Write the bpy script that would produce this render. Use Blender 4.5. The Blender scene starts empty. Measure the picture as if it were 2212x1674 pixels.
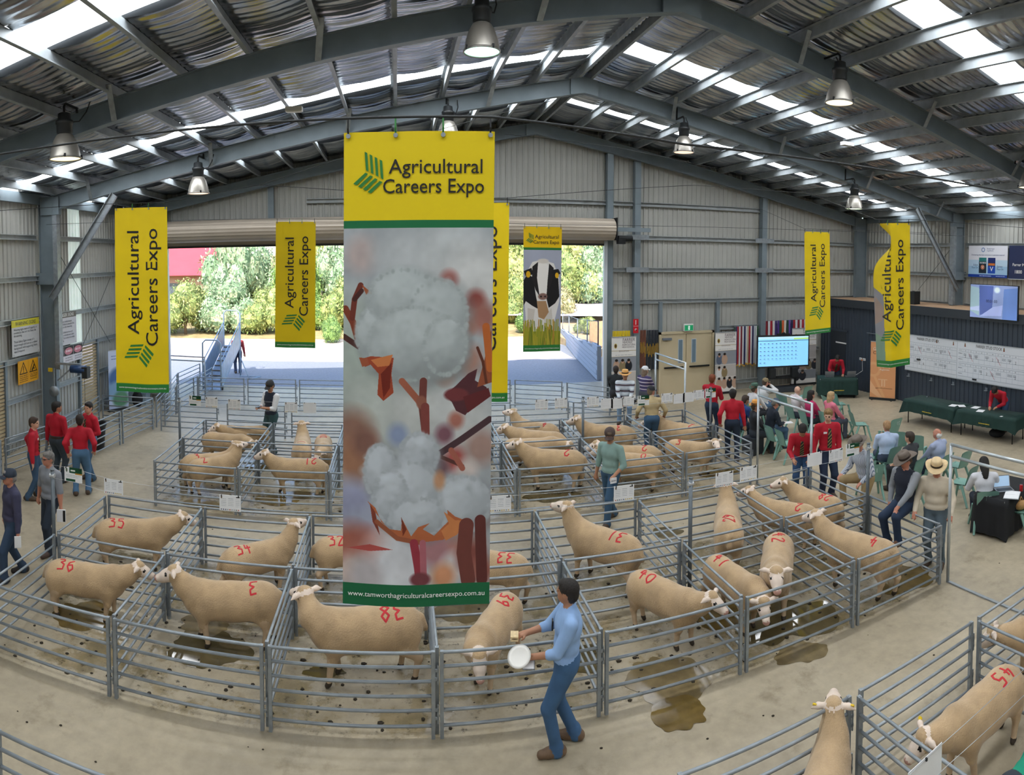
import bpy, bmesh, math, random
import numpy as np
from mathutils import Vector, Matrix
from mathutils.bvhtree import BVHTree
random.seed(7); np.random.seed(7)
sc = bpy.context.scene
COL = sc.collection
PI = math.pi
# ------------------------------------------------------------------ camera
# a phone panorama: central cylindrical projection, camera 5 m above the floor on a viewing deck
FPX, YAW, PITCH, ROLL, VC, CAMH = 1388.69, -.1781, .0401, .0012, 612.97, 5.0022
def _rot():
    c, s = math.cos(YAW), math.sin(YAW); cp, sp = math.cos(PITCH), math.sin(PITCH); cr, sr = math.cos(ROLL), math.sin(ROLL)
    A = np.array([[c, s, 0], [-s, c, 0], [0, 0, 1.]]); B = np.array([[1, 0, 0], [0, cp, -sp], [0, sp, cp]])
    return np.array([[cr, 0, sr], [0, 1, 0], [-sr, 0, cr]]) @ B @ A
RC = _rot()
cd = bpy.data.cameras.new('camera'); cam = bpy.data.objects.new('camera', cd); COL.objects.link(cam)
cd.type = 'PANO'; cd.panorama_type = 'CENTRAL_CYLINDRICAL'
cd.central_cylindrical_range_u_min = -1106 / FPX; cd.central_cylindrical_range_u_max = 1106 / FPX
cd.central_cylindrical_range_v_min = (VC - 1674) / FPX; cd.central_cylindrical_range_v_max = VC / FPX
cd.central_cylindrical_radius = 1.0; cd.clip_end = 2000
_m = Matrix.Identity(4)
for i in range(3):
    _m[i][0] = RC[0][i]; _m[i][1] = RC[2][i]; _m[i][2] = -RC[1][i]
_m[2][3] = CAMH
cam.matrix_world = _m
sc.camera = cam
# ------------------------------------------------------------------ light
w = bpy.data.worlds.new('sky'); sc.world = w; w.use_nodes = True
wn = w.node_tree; wn.nodes.clear()
sky = wn.nodes.new('ShaderNodeTexSky'); sky.sky_type = 'NISHITA'; sky.sun_disc = False
sky.sun_elevation = math.radians(45); sky.sun_rotation = math.radians(170); sky.dust_density = 2.0; sky.air_density = 1.0
bg = wn.nodes.new('ShaderNodeBackground'); bg.inputs[1].default_value = .55; w.cycles.sampling_method = 'MANUAL'; w.cycles.sample_map_resolution = 256
wo = wn.nodes.new('ShaderNodeOutputWorld'); wn.links.new(sky.outputs[0], bg.inputs[0]); wn.links.new(bg.outputs[0], wo.inputs[0])
sd = bpy.data.lights.new('sun', 'SUN'); sd.energy = 7.5; sd.angle = math.radians(.6); sd.color = (1, .94, .86)
sun = bpy.data.objects.new('sun', sd); COL.objects.link(sun)
sun.rotation_euler = Vector((.18, .95, -1.0)).to_track_quat('-Z', 'Y').to_euler()
sun.location = (0, -30, 40)
SKYLIGHT = 10.0        # glow of the daylit translucent roof sheets
sc.view_settings.view_transform = 'Standard'; sc.view_settings.look = 'None'
sc.view_settings.exposure = 0.12; sc.view_settings.gamma = 1.0; sc.view_settings.use_curve_mapping = False
sc.cycles.use_denoising = True
sc.cycles.max_bounces = 4; sc.cycles.diffuse_bounces = 3; sc.cycles.glossy_bounces = 2; sc.cycles.transmission_bounces = 2;
sc.cycles.use_adaptive_sampling = True; sc.cycles.adaptive_threshold = .1; sc.cycles.adaptive_min_samples = 10; sc.cycles.use_light_tree = True; sc.cycles.use_fast_gi = False; sc.cycles.transparent_max_bounces = 12
sc.cycles.caustics_reflective = False; sc.cycles.caustics_refractive = False
sc.cycles.sample_clamp_indirect = 6.0
# ------------------------------------------------------------------ measuring: photograph pixel -> point in the hall
def ray(u, v):
    th = (u - 1106) / FPX
    return RC.T @ np.array([math.sin(th), math.cos(th), (VC - v) / FPX])
def P(u, v, z=0.0, x=None, y=None):
    d = ray(u, v)
    t = (y / d[1]) if y is not None else (x / d[0]) if x is not None else (z - CAMH) / d[2]
    return Vector((t * d[0], t * d[1], CAMH + t * d[2]))
# ------------------------------------------------------------------ materials
def lin(h):
    if not isinstance(h, str): return tuple(h)[:3]
    h = h.lstrip('#'); r = [int(h[i:i + 2], 16) / 255 for i in (0, 2, 4)]
    return tuple(x / 12.92 if x <= .04045 else ((x + .055) / 1.055) ** 2.4 for x in r)
_M = {}
def mat(name, col='#888888', rough=.6, metal=0.0, noise=None, bump=None, emit=0.0, spec=.5, alpha=1.0, sheen=0.0):
    """noise=(scale, amount[, detail]) varies the colour; bump=(scale, strength[, distance])"""
    if name in _M: return _M[name]
    m = bpy.data.materials.new(name); m.use_nodes = True; _M[name] = m
    nt = m.node_tree; b = nt.nodes['Principled BSDF']; c = lin(col)
    b.inputs['Base Color'].default_value = (*c, 1); b.inputs['Roughness'].default_value = rough
    b.inputs['Metallic'].default_value = metal; b.inputs['Specular IOR Level'].default_value = spec
    b.inputs['Alpha'].default_value = alpha
    if sheen: b.inputs['Sheen Weight'].default_value = sheen
    if emit:
        if emit < 5: m.cycles.emission_sampling = 'NONE'
        b.inputs['Emission Color'].default_value = (*c, 1); b.inputs['Emission Strength'].default_value = emit
    if noise or bump:
        tc = nt.nodes.new('ShaderNodeTexCoord')
    if noise:
        n = nt.nodes.new('ShaderNodeTexNoise'); n.inputs['Scale'].default_value = noise[0]
        n.inputs['Detail'].default_value = noise[2] if len(noise) > 2 else 4
        nt.links.new(tc.outputs['Object'], n.inputs['Vector'])
        r = nt.nodes.new('ShaderNodeValToRGB'); a = noise[1]
        r.color_ramp.elements[0].position = .3; r.color_ramp.elements[1].position = .7
        r.color_ramp.elements[0].color = (*[x * (1 - a) for x in c], 1); r.color_ramp.elements[1].color = (*[min(1, x * (1 + a)) for x in c], 1)
        nt.links.new(n.outputs[0], r.inputs[0]); nt.links.new(r.outputs[0], b.inputs['Base Color'])
        if emit: nt.links.new(r.outputs[0], b.inputs['Emission Color'])
    if bump:
        n2 = nt.nodes.new('ShaderNodeTexNoise'); n2.inputs['Scale'].default_value = bump[0]; n2.inputs['Detail'].default_value = 3
        nt.links.new(tc.outputs['Object'], n2.inputs['Vector'])
        bp = nt.nodes.new('ShaderNodeBump'); bp.inputs['Strength'].default_value = bump[1]
        bp.inputs['Distance'].default_value = bump[2] if len(bump) > 2 else .01
        nt.links.new(n2.outputs[0], bp.inputs['Height']); nt.links.new(bp.outputs[0], b.inputs['Normal'])
    return m
# ------------------------------------------------------------------ mesh building
class MB:
    def __init__(s): s.v = []; s.f = []; s.m = []
    def add(s, vs, fs, mi=0):
        o = len(s.v); s.v += [tuple(p) for p in vs]; s.f += [tuple(i + o for i in f) for f in fs]; s.m += [mi] * len(fs); return s
    def box(s, c, d, mi=0, rz=0.0, M=None):
        x, y, z = [k / 2 for k in d]; vs = [Vector((a * x, b * y, e * z)) for e in (-1, 1) for b in (-1, 1) for a in (-1, 1)]
        R = M if M is not None else (Matrix.Rotation(rz, 3, 'Z') if rz else None)
        if R is not None: vs = [R @ p for p in vs]
        vs = [p + Vector(c) for p in vs]
        return s.add(vs, [(0, 2, 3, 1), (4, 5, 7, 6), (0, 1, 5, 4), (2, 6, 7, 3), (0, 4, 6, 2), (1, 3, 7, 5)], mi)
    def b2(s, a, b, mi=0):   # box from corner a to corner b
        return s.box([(i + j) / 2 for i, j in zip(a, b)], [abs(j - i) for i, j in zip(a, b)], mi)
    def tube(s, pts, r, n=8, mi=0, cap=True, ry=None):
        pts = [Vector(p) for p in pts]; rs = r if isinstance(r, (list, tuple)) else [r] * len(pts); vs = []; fs = []
        up = Vector((0, 0, 1)); pn = None
        for i, p in enumerate(pts):
            t = (pts[min(i + 1, len(pts) - 1)] - pts[max(i - 1, 0)])
            t = t.normalized() if t.length > 1e-9 else Vector((0, 0, 1))
            a = (pn if pn is not None else (up if abs(t.z) < .9 else Vector((1, 0, 0))))
            bx = a.cross(t)
            if bx.length < 1e-4: bx = Vector((1, 0, 0)).cross(t)
            bx.normalize(); by = t.cross(bx).normalized(); pn = by
            for k in range(n):
                an = 2 * PI * (k + .5) / n
                vs.append(p + bx * math.cos(an) * rs[i] + by * math.sin(an) * (rs[i] if ry is None else ry))
        for i in range(len(pts) - 1):
            for k in range(n):
                k2 = (k + 1) % n; fs.append((i * n + k, i * n + k2, (i + 1) * n + k2, (i + 1) * n + k))
        if cap: fs += [tuple(range(n - 1, -1, -1)), tuple(range((len(pts) - 1) * n, len(pts) * n))]
        return s.add(vs, fs, mi)
    def lathe(s, prof, n=16, mi=0, c=(0, 0, 0), cap=False):   # prof: (r, z)
        vs = [(c[0] + r * math.cos(2 * PI * k / n), c[1] + r * math.sin(2 * PI * k / n), c[2] + z) for r, z in prof for k in range(n)]; fs = []
        for i in range(len(prof) - 1):
            for k in range(n):
                k2 = (k + 1) % n; fs.append((i * n + k, i * n + k2, (i + 1) * n + k2, (i + 1) * n + k))
        if cap: fs += [tuple(range(n - 1, -1, -1)), tuple(range((len(prof) - 1) * n, len(prof) * n))]
        return s.add(vs, fs, mi)
    def sweep(s, prof, a, b, up=(0, 0, 1), mi=0, closed=False):  # 2-D profile (x = side, y = up) swept from a to b
        a = Vector(a); b = Vector(b); t = (b - a).normalized(); u = Vector(up); x = t.cross(u).normalized(); y = x.cross(t).normalized(); n = len(prof)
        vs = [q + x * p[0] + y * p[1] for q in (a, b) for p in prof]
        fs = [(i, (i + 1) % n, n + (i + 1) % n, n + i) for i in range(n if closed else n - 1)]
        if closed: fs += [tuple(range(n - 1, -1, -1)), tuple(range(n, 2 * n))]
        return s.add(vs, fs, mi)
    def grid(s, fn, nu, nv, mi=0):
        o = [fn(i / nu, j / nv) for j in range(nv + 1) for i in range(nu + 1)]
        return s.add(o, [(j * (nu + 1) + i, j * (nu + 1) + i + 1, (j + 1) * (nu + 1) + i + 1, (j + 1) * (nu + 1) + i) for j in range(nv) for i in range(nu)], mi)
    def ell(s, c, r, n=10, mi=0, R=None):
        vs = []; m = n
        for j in range(m + 1):
            ph = PI * j / m - PI / 2
            for i in range(n):
                p = Vector((r[0] * math.cos(ph) * math.cos(2 * PI * i / n), r[1] * math.cos(ph) * math.sin(2 * PI * i / n), r[2] * math.sin(ph)))
                vs.append((R @ p if R is not None else p) + Vector(c))
        fs = [(j * n + i, j * n + (i + 1) % n, (j + 1) * n + (i + 1) % n, (j + 1) * n + i) for j in range(m) for i in range(n)]
        return s.add(vs, fs, mi)
    def mesh(s, name, mats, smooth=False):
        me = bpy.data.meshes.new(name); me.from_pydata(s.v, [], s.f)
        for m in (mats if isinstance(mats, (list, tuple)) else [mats]): me.materials.append(m)
        me.polygons.foreach_set('material_index', s.m)
        if smooth: me.polygons.foreach_set('use_smooth', [True] * len(s.f))
        me.update(); return me
    def build(s, name, mats, parent=None, smooth=False, loc=None, rz=None):
        return obj(name, s.mesh(name, mats, smooth), parent, loc, rz)
def obj(name, me, parent=None, loc=None, rz=None):
    o = bpy.data.objects.new(name, me); COL.objects.link(o)
    if parent is not None: o.parent = parent
    if loc is not None: o.location = loc
    if rz is not None: o.rotation_euler = (0, 0, rz)
    return o
def tag(o, label=None, cat=None, group=None, kind=None):
    if label: o['label'] = label
    if cat: o['category'] = cat
    if group: o['group'] = group
    if kind: o['kind'] = kind
    return o
def thing(name, label, cat, loc=(0, 0, 0), rz=0.0, group=None, kind=None):
    o = bpy.data.objects.new(name, None); COL.objects.link(o); o.empty_display_size = .1
    o.location = loc; o.rotation_euler = (0, 0, rz); return tag(o, label, cat, group, kind)
def struct(name, label=None, loc=(0, 0, 0)):
    return thing(name, label, None, loc, kind='structure')
def copy_tree(o, parent=None, loc=None, rz=None):
    c = o.copy(); COL.objects.link(c); c.parent = parent
    if loc is not None: c.location = loc
    if rz is not None: c.rotation_euler = (0, 0, rz)
    for ch in o.children: copy_tree(ch, c)
    return c
def shade_auto(me, ang=40):
    me.polygons.foreach_set('use_smooth', [True] * len(me.polygons))
    try: me.set_sharp_from_angle(angle=math.radians(ang))
    except Exception: pass
# lettering as flat meshes from the built-in font
_T = {}
def text_mesh(body, w=None, h=None, align='CENTER', bold=0.0):
    """verts (N,2) and faces of a text, scaled so its width is w (or its height h), centred"""
    k = (body, align, bold)
    if k not in _T:
        cu = bpy.data.curves.new('lettering', 'FONT'); cu.body = body; cu.align_x = align; cu.fill_mode = 'BOTH'; cu.offset = bold; cu.resolution_u = 3; cu.space_line = .95
        o = bpy.data.objects.new('lettering', cu); me = bpy.data.meshes.new_from_object(o)
        v = np.array([q.co[:2] for q in me.vertices]); f = [tuple(p.vertices) for p in me.polygons]
        bpy.data.objects.remove(o); bpy.data.curves.remove(cu); bpy.data.meshes.remove(me)
        lo, hi = v.min(0), v.max(0); v = v - (lo + hi) / 2; _T[k] = (v, f, hi - lo)
    v, f, s = _T[k]
    kx = (w / s[0]) if w else h / s[1]; ky = (h / s[1]) if h else kx
    return v * np.array([kx, ky]), f
def put_text(mb, body, cx, cy, w=None, h=None, mi=0, place=None, rot=0.0, align='CENTER', bold=0.0):
    """adds text to mb; place maps (x, y) on the surface to a 3-D point"""
    v, f = text_mesh(body, w, h, align, bold); c, s = math.cos(rot), math.sin(rot)
    mb.add([place(cx + c * a - s * b, cy + s * a + c * b) for a, b in v], f, mi)
# flat printed pictures, painted in code
class Paint:
    def __init__(s, w, h, col='#ffffff'):
        s.w, s.h = w, h; s.a = np.empty((h, w, 3)); s.a[:] = s.c(col)
        s.Y, s.X = np.mgrid[0:h, 0:w]; s.X = (s.X + .5) / w; s.Y = 1 - (s.Y + .5) / h; s.asp = h / w
    def c(s, col):
        if isinstance(col, str): col = col.lstrip('#'); return np.array([int(col[i:i + 2], 16) / 255 for i in (0, 2, 4)])
        return np.array(col)
    def mix(s, k, col): s.a += (s.c(col) - s.a) * k[..., None]; return s
    def win(s, x0, y0, x1, y1):
        return (slice(max(0, int((1 - y1) * s.h)), max(0, int(math.ceil((1 - y0) * s.h)))), slice(max(0, int(x0 * s.w)), max(0, int(math.ceil(x1 * s.w)))))
    def mixw(s, w_, k, col): b = s.a[w_]; b += (s.c(col) - b) * k[..., None]; return s
    def rect(s, x0, y0, x1, y1, col, k=1.0):
        w_ = (slice(max(0, round((1 - y1) * s.h)), max(0, round((1 - y0) * s.h), round((1 - y1) * s.h) + 1)), slice(max(0, round(x0 * s.w)), max(0, round(x1 * s.w), round(x0 * s.w) + 1))); b = s.a[w_]; b += (s.c(col) - b) * k; return s
    def ell(s, cx, cy, rx, ry, col, soft=.15, ang=0, k=1.0):
        m = max(rx, ry) * (1 + soft); w_ = s.win(cx - m, cy - m / s.asp, cx + m, cy + m / s.asp)
        dx = s.X[w_] - cx; dy = (s.Y[w_] - cy) * s.asp; c, n = math.cos(ang), math.sin(ang)
        q = np.sqrt(((dx * c + dy * n) / rx) ** 2 + ((-dx * n + dy * c) / ry) ** 2)
        return s.mixw(w_, np.clip((1 - q) / max(soft, 1e-3) + .5, 0, 1) * k, col)
    def poly(s, pts, col, k=1.0):
        n = len(pts); w_ = s.win(min(p[0] for p in pts), min(p[1] for p in pts), max(p[0] for p in pts), max(p[1] for p in pts)); X, Y = s.X[w_], s.Y[w_]; ins = np.zeros(X.shape, bool)
        for i in range(n):
            x0, y0 = pts[i]; x1, y1 = pts[(i + 1) % n]
            if y0 == y1: continue
            cond = ((Y < y0) != (Y < y1)); ins ^= cond & (X < (x1 - x0) * (Y - y0) / (y1 - y0) + x0)
        return s.mixw(w_, ins * k, col)
    def line(s, pts, wd, col, k=1.0):
        for (x0, y0), (x1, y1) in zip(pts[:-1], pts[1:]):
            ax, ay, bx, by = x0, y0 * s.asp, x1, y1 * s.asp; L = (bx - ax) ** 2 + (by - ay) ** 2 + 1e-12; g = wd + 1.5 / s.w; w_ = s.win(min(x0, x1) - g, min(y0, y1) - g / s.asp, max(x0, x1) + g, max(y0, y1) + g / s.asp); X, Y = s.X[w_], s.Y[w_]
            t = np.clip(((X - ax) * (bx - ax) + (Y * s.asp - ay) * (by - ay)) / L, 0, 1)
            d = np.hypot(X - ax - t * (bx - ax), Y * s.asp - ay - t * (by - ay)); s.mixw(w_, np.clip((wd - d) * s.w + .5, 0, 1) * k, col)
        return s
    def noise(s, amt, n=8):
        g = np.random.rand(max(2, int(n * s.asp)) + 1, n + 1); yy = np.linspace(0, g.shape[0] - 1.001, s.h); xx = np.linspace(0, n - .001, s.w)
        y0 = yy.astype(int); x0 = xx.astype(int); fy = (yy - y0)[:, None]; fx = (xx - x0)[None]
        q = (g[y0][:, x0] * (1 - fy) * (1 - fx) + g[y0 + 1][:, x0] * fy * (1 - fx) + g[y0][:, x0 + 1] * (1 - fy) * fx + g[y0 + 1][:, x0 + 1] * fy * fx)
        s.a *= 1 + amt * (q[..., None] - .5); return s
    def dash(s, x0, x1, y, hh, col, n=None, k=.8):   # a line of print too small to read
        x = x0
        while x < x1:
            e = min(x1, x + random.uniform(.02, .07) * (x1 - x0) * (n or 1)); s.rect(x, y - hh / 2, e, y + hh / 2, col, k); x = e + .012 * (x1 - x0) * (n or 1)
        return s
    def mat(s, name, rough=.55, emit=0.0, trans=0.0, spec=.3):
        im = bpy.data.images.new(name, s.w, s.h); px = np.ones((s.h, s.w, 4), np.float32); px[..., :3] = np.clip(s.a, 0, 1)[::-1]
        im.pixels.foreach_set(px.ravel()); im.update(); im.pack()
        m = mat(name, '#ffffff', rough, spec=spec); nt = m.node_tree; t = nt.nodes.new('ShaderNodeTexImage'); t.image = im; t.extension = 'EXTEND'
        b = nt.nodes['Principled BSDF']; nt.links.new(t.outputs[0], b.inputs['Base Color'])
        if emit: m.cycles.emission_sampling = 'NONE'; nt.links.new(t.outputs[0], b.inputs['Emission Color']); b.inputs['Emission Strength'].default_value = emit
        return m
def uv_grid(me, fn):
    uv = me.uv_layers.new(name='UVMap'); co = [v.co for v in me.vertices]
    for l in me.loops: uv.data[l.index].uv = fn(co[l.vertex_index])
def quad(name, mtl, w, h, parent=None, loc=(0, 0, 0), rz=0.0, thick=.004, back=None):
    """an upright sheet of real thickness, printed side towards local -Y, base centre at loc"""
    b = MB().box((0, thick / 2, h / 2), (w, thick, h), 1); b.m[2] = 0
    me = b.mesh(name, [mtl, back or mtl]); uv_grid(me, lambda c: (c.x / w + .5, c.z / h))
    return obj(name, me, parent, loc, rz)
# ================================================================== the hall
XL, XR, YE, YB, XRG = -9.62, 18.72, 21.2, -7.0, 4.6
FR = [-1.4, 4.25, 9.9, 15.55, 21.05]            # portal frames
SLOPE = .19
def zr(x): return 9.1 - SLOPE * abs(x - XRG)     # underside of the rafters
steel = mat('galvanised_steel', '#939ba1', .42, .45, noise=(9, .16), bump=(60, .04))
paint = mat('grey_painted_steel', '#7b8890', .45, .15, noise=(3, .08))
cladm = mat('grey_cladding', '#b0b1ac', .5, .15, noise=(1.2, .05))
# ---- floor
fm = mat('concrete_floor', '#b3a892', .5, noise=(.8, .06)); nt = fm.node_tree; pb = nt.nodes['Principled BSDF']
def floor_nodes():
    L = nt.links.new; N = nt.nodes.new; tc = N('ShaderNodeTexCoord')
    def noise(sc_, det=6, rough=.6):
        n = N('ShaderNodeTexNoise'); n.inputs['Scale'].default_value = sc_; n.inputs['Detail'].default_value = det; n.inputs['Roughness'].default_value = rough
        L(tc.outputs['Object'], n.inputs['Vector']); return n.outputs[0]
    def ramp(i, stops):
        r = N('ShaderNodeValToRGB'); e = r.color_ramp.elements
        while len(e) < len(stops): e.new(.5)
        for k, (p, c) in enumerate(stops): e[k].position = p; e[k].color = (*lin(c), 1)
        L(i, r.inputs[0]); return r.outputs[0]
    def mix(f, a, b, bl='MIX'):
        m = N('ShaderNodeMix'); m.data_type = 'RGBA'; m.blend_type = bl
        if isinstance(f, float): m.inputs[0].default_value = f
        else: L(f, m.inputs[0])
        L(a, m.inputs[6]); L(b, m.inputs[7]); return m.outputs[2]
    base = ramp(noise(.35, 8), [(.3, '#958b77'), (.5, '#b0a48c'), (.72, '#c3b79e')])
    fine = ramp(noise(7, 6), [(.3, '#b5b5b5'), (.7, '#ffffff')])
    c1 = mix(.35, base, fine, 'MULTIPLY')
    blot = ramp(noise(1.6, 7, .7), [(.56, '#ffffff'), (.72, '#a29b8a')])
    c1 = mix(.6, c1, blot, 'MULTIPLY')
    # dirt that the stock has trodden over the floor of the pens
    sx = N('ShaderNodeSeparateXYZ'); L(tc.outputs['Object'], sx.inputs[0])
    def band(o, a, b, s=.12):
        m1 = N('ShaderNodeMapRange'); m1.inputs[1].default_value = a - s; m1.inputs[2].default_value = a + s; L(o, m1.inputs[0])
        m2 = N('ShaderNodeMapRange'); m2.inputs[1].default_value = b + s; m2.inputs[2].default_value = b - s; L(o, m2.inputs[0])
        q = N('ShaderNodeMath'); q.operation = 'MULTIPLY'; L(m1.outputs[0], q.inputs[0]); L(m2.outputs[0], q.inputs[1]); return q.outputs[0]
    def mul(a, b):
        q = N('ShaderNodeMath'); q.operation = 'MULTIPLY'; L(a, q.inputs[0]); L(b, q.inputs[1]); return q.outputs[0]
    def mx(a, b):
        q = N('ShaderNodeMath'); q.operation = 'MAXIMUM'; L(a, q.inputs[0]); L(b, q.inputs[1]); return q.outputs[0]
    xm = band(sx.outputs[0], -4.9, 7.5)
    pens = mul(xm, mx(band(sx.outputs[1], 6.5, 10), band(sx.outputs[1], 12.05, 15.6)))
    wet = ramp(noise(1.15, 9, .68), [(.45, '#000000'), (.57, '#ffffff')])
    wetm = mul(pens, wet)
    fleck = ramp(noise(6.5, 9, .75), [(.56, '#000000'), (.66, '#ffffff')])
    flm = mul(pens, fleck)
    olive = ramp(noise(3.1, 7, .7), [(.32, '#4a4026'), (.5, '#75663f'), (.62, '#978664')])
    c2 = mix(mul(wetm, ramp(noise(.3, 1), [(0, '#a0a0a0'), (1, '#ffffff')])), c1, olive)
    dark = ramp(noise(2, 2), [(0, '#2c2719'), (1, '#443c28')])
    c3 = mix(flm, c2, dark)
    L(c3, pb.inputs['Base Color'])
    rr = N('ShaderNodeMapRange'); rr.inputs[3].default_value = .46; rr.inputs[4].default_value = .12; L(wetm, rr.inputs[0])
    L(rr.outputs[0], pb.inputs['Roughness'])
    bp = N('ShaderNodeBump'); bp.inputs['Strength'].default_value = .15; bp.inputs['Distance'].default_value = .01; L(noise(14, 4), bp.inputs['Height']); L(bp.outputs[0], pb.inputs['Normal'])
floor_nodes()
tag(MB().box(((XL + XR) / 2, (YB + YE + 3.5) / 2, -.1), (XR - XL + .2, YE - YB + 3.5, .2)).build('floor', fm), 'pale concrete floor slab of the hall', kind='structure')
# ---- cladding sheets
def sheet(name, axis, pos, s0, s1, z0, ztop, flip, mtl, parent):
    """ribbed sheet from s0 to s1 along the wall; axis 'x' for a wall at y=pos, 'y' for a wall at x=pos"""
    pr = []; n = max(1, round((s1 - s0) / .19)); p = (s1 - s0) / n
    for k in range(n):
        a = s0 + k * p; pr += [(a, 0), (a + .115 * p / .19, 0), (a + .135 * p / .19, .03), (a + .17 * p / .19, .03)]
    pr.append((s1, 0)); vs = []
    for zz in (0, 1):
        for q, d in pr:
            z = z0 if zz == 0 else (ztop(q) if callable(ztop) else ztop)
            vs.append((q, pos + flip * d, z) if axis == 'x' else (pos + flip * d, q, z))
    n = len(pr)
    return MB().add(vs, [(i, i + 1, n + i + 1, n + i) for i in range(n - 1)]).build(name, mtl, parent)
PITCHS = .76
wall_b = struct('wall_back', 'gable end wall of grey ribbed cladding with a roller door opening')
top = lambda x: zr(x) + .78
DX0, DX1, DZ = -7.92, 7.08, 5.55
x = XL
while x < XR - .01:
    x1 = min(x + PITCHS, XR); mid = (x + x1) / 2
    for a, b in ((x, min(x1, DX0)), (max(x, DX0), min(x1, DX1)), (max(x, DX1), x1)):
        if b - a > .0005: sheet('cladding_sheet', 'x', YE + .12, a, b, DZ if DX0 <= (a + b) / 2 <= DX1 else 0, top, -1, cladm, wall_b)
    x = x1
wall_l = struct('wall_left', 'long side wall of grey ribbed cladding')
wall_r = struct('wall_right', 'long side wall of pale ribbed cladding behind the stage')
skyl = mat('skylight_sheet', '#f4f7fa', .4, emit=SKYLIGHT)
wallsky = mat('translucent_wall_sheet', '#d3e0da', .5, emit=.4, noise=(3, .1))  # weak emission stands in for daylight coming through the sheet
ROLL_L = [(7.4, 13.72), (17.8, 19.05)]      # roller shutters in the side wall (hall side)
y = YB; shL = shR = None
while y < YE - .01:
    y1 = min(y + PITCHS, YE)
    tr = 17.5 < (y + y1) / 2 < 18.26; sh_ = any(r[0] < (y + y1) / 2 < r[1] for r in ROLL_L)
    o = sheet('cladding_sheet', 'y', XL - .12, y, y1, 2.4 if sh_ or tr else 0, top(XL), 1, wallsky if tr else cladm, wall_l)
    if tr:
        o.name = 'translucent_sheet'
        if not sh_: sheet('cladding_sheet', 'y', XL - .12, y, y1, 0, 2.45, 1, cladm, wall_l)
    sheet('cladding_sheet', 'y', XR + .12, y, y1, 0, top(XR), -1, cladm, wall_r)
    y = y1
wall_f = struct('wall_front', 'gable wall behind the viewing deck')
x = XL
while x < XR - .01:
    x1 = min(x + PITCHS * 2, XR); sheet('cladding_sheet', 'x', YB - .1, x, x1, 0, top, 1, cladm, wall_f); x = x1
creams = mat('cream_shutter_slat', '#c2ad88', .35, .25, noise=(2, .1))
for n_, (a, b) in zip((3, 4), ROLL_L):
    sh = struct('door_%d' % n_, 'cream roller shutter in the side wall with daylight between its slats')
    m = MB().sweep([(-.012, -.047), (.03, -.03), (.03, .03), (-.012, .043), (-.018, .043), (.022, .028), (.022, -.028), (-.018, -.047)], (XL - .1, a, 0), (XL - .1, b, 0), closed=True).mesh('shutter_slat', creams)
    for k in range(24): obj('shutter_slat', m, sh, (0, 0, .06 + k * .1))
    for q in (a, b): MB().b2((XL - .16, q - .05, 0), (XL - .02, q + .05, 2.45)).build('guide', paint, sh)
# ---- girts (C channels) on the walls
CH = [(.0, -.0), (.09, 0), (.09, .02), (.015, .02), (.015, .13), (.09, .13), (.09, .15), (0, .15)]
girtm = mat('galvanised_girt', '#a8aeb0', .4, .3, noise=(5, .12))
for z in (.25, 1.3, 2.35, 3.4, 4.53, 5.67, 6.85):
    for p, yy in ((wall_l, None), (wall_r, None)):
        if z > 6.3: continue
        X = XL - .09 if p is wall_l else XR + .09
        pr = [(a if p is wall_l else -a, b) for a, b in CH]
        for i in range(len(FR) - 1):
            if z < 3 and p is wall_l:
                segs = []; a = FR[i] + .12; e = FR[i + 1] - .12; cuts = [r for r in ROLL_L if r[1] > a and r[0] < e] if z < 2.3 else []
                for r in cuts:
                    if r[0] > a: segs.append((a, r[0]))
                    a = max(a, r[1])
                if a < e: segs.append((a, e))
            else: segs = [(FR[i] + .12, FR[i + 1] - .12)]
            for a, e in segs: MB().sweep(pr, (X, a, z), (X, e, z), closed=True).build('girt', girtm, p)
    prE = [(-a, b) for a, b in CH]
    if z > 6.8: seg = [(-3, 7.2), (7.3, 8.15), (8.3, 13.4)]
    elif z > 5.6: seg = [(7.3, 8.15), (8.3, 13.4), (13.6, 18.4)]
    elif z > 2.4: seg = [(XL + .3, DX0 - .2), (7.3, 8.15), (8.3, 13.4), (13.6, 18.4)]
    else: seg = [(XL + .3, DX0 - .2), (11.55, 13.4), (13.6, 16.4)]
    for a, e in seg: MB().sweep([(q, r) for q, r in prE], (e, YE + .09, z), (a, YE + .09, z), closed=True).build('girt', girtm, wall_b)
for x in (-4.2, -1.4, 1.4): 
    MB().b2((x - .1, YE - .02, 6.3), (x + .1, YE + .08, zr(x))).build('wall_post', paint, wall_b)
for x in (7.22, 8.24, 13.5): MB().b2((x - .11, YE - .16, 0), (x + .11, YE + .08, zr(x))).build('wall_post', paint, wall_b)
MB().b2((DX0 - .25, YE - .16, 0), (DX0, YE + .08, zr(DX0))).build('wall_post', paint, wall_b)
for x in (9.2, 11.55): MB().b2((x - .06, YE - .06, 0), (x + .06, YE + .08, 3.45)).build('door_post', paint, wall_b)
for x, z in ((8.24, 4.53), (8.24, 5.67), (13.5, 4.53), (13.5, 5.67)):
    MB().b2((x - .42, YE - .18, z - .01), (x + .42, YE - .165, z + .17)).build('splice_plate', steel, wall_b)
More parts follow.
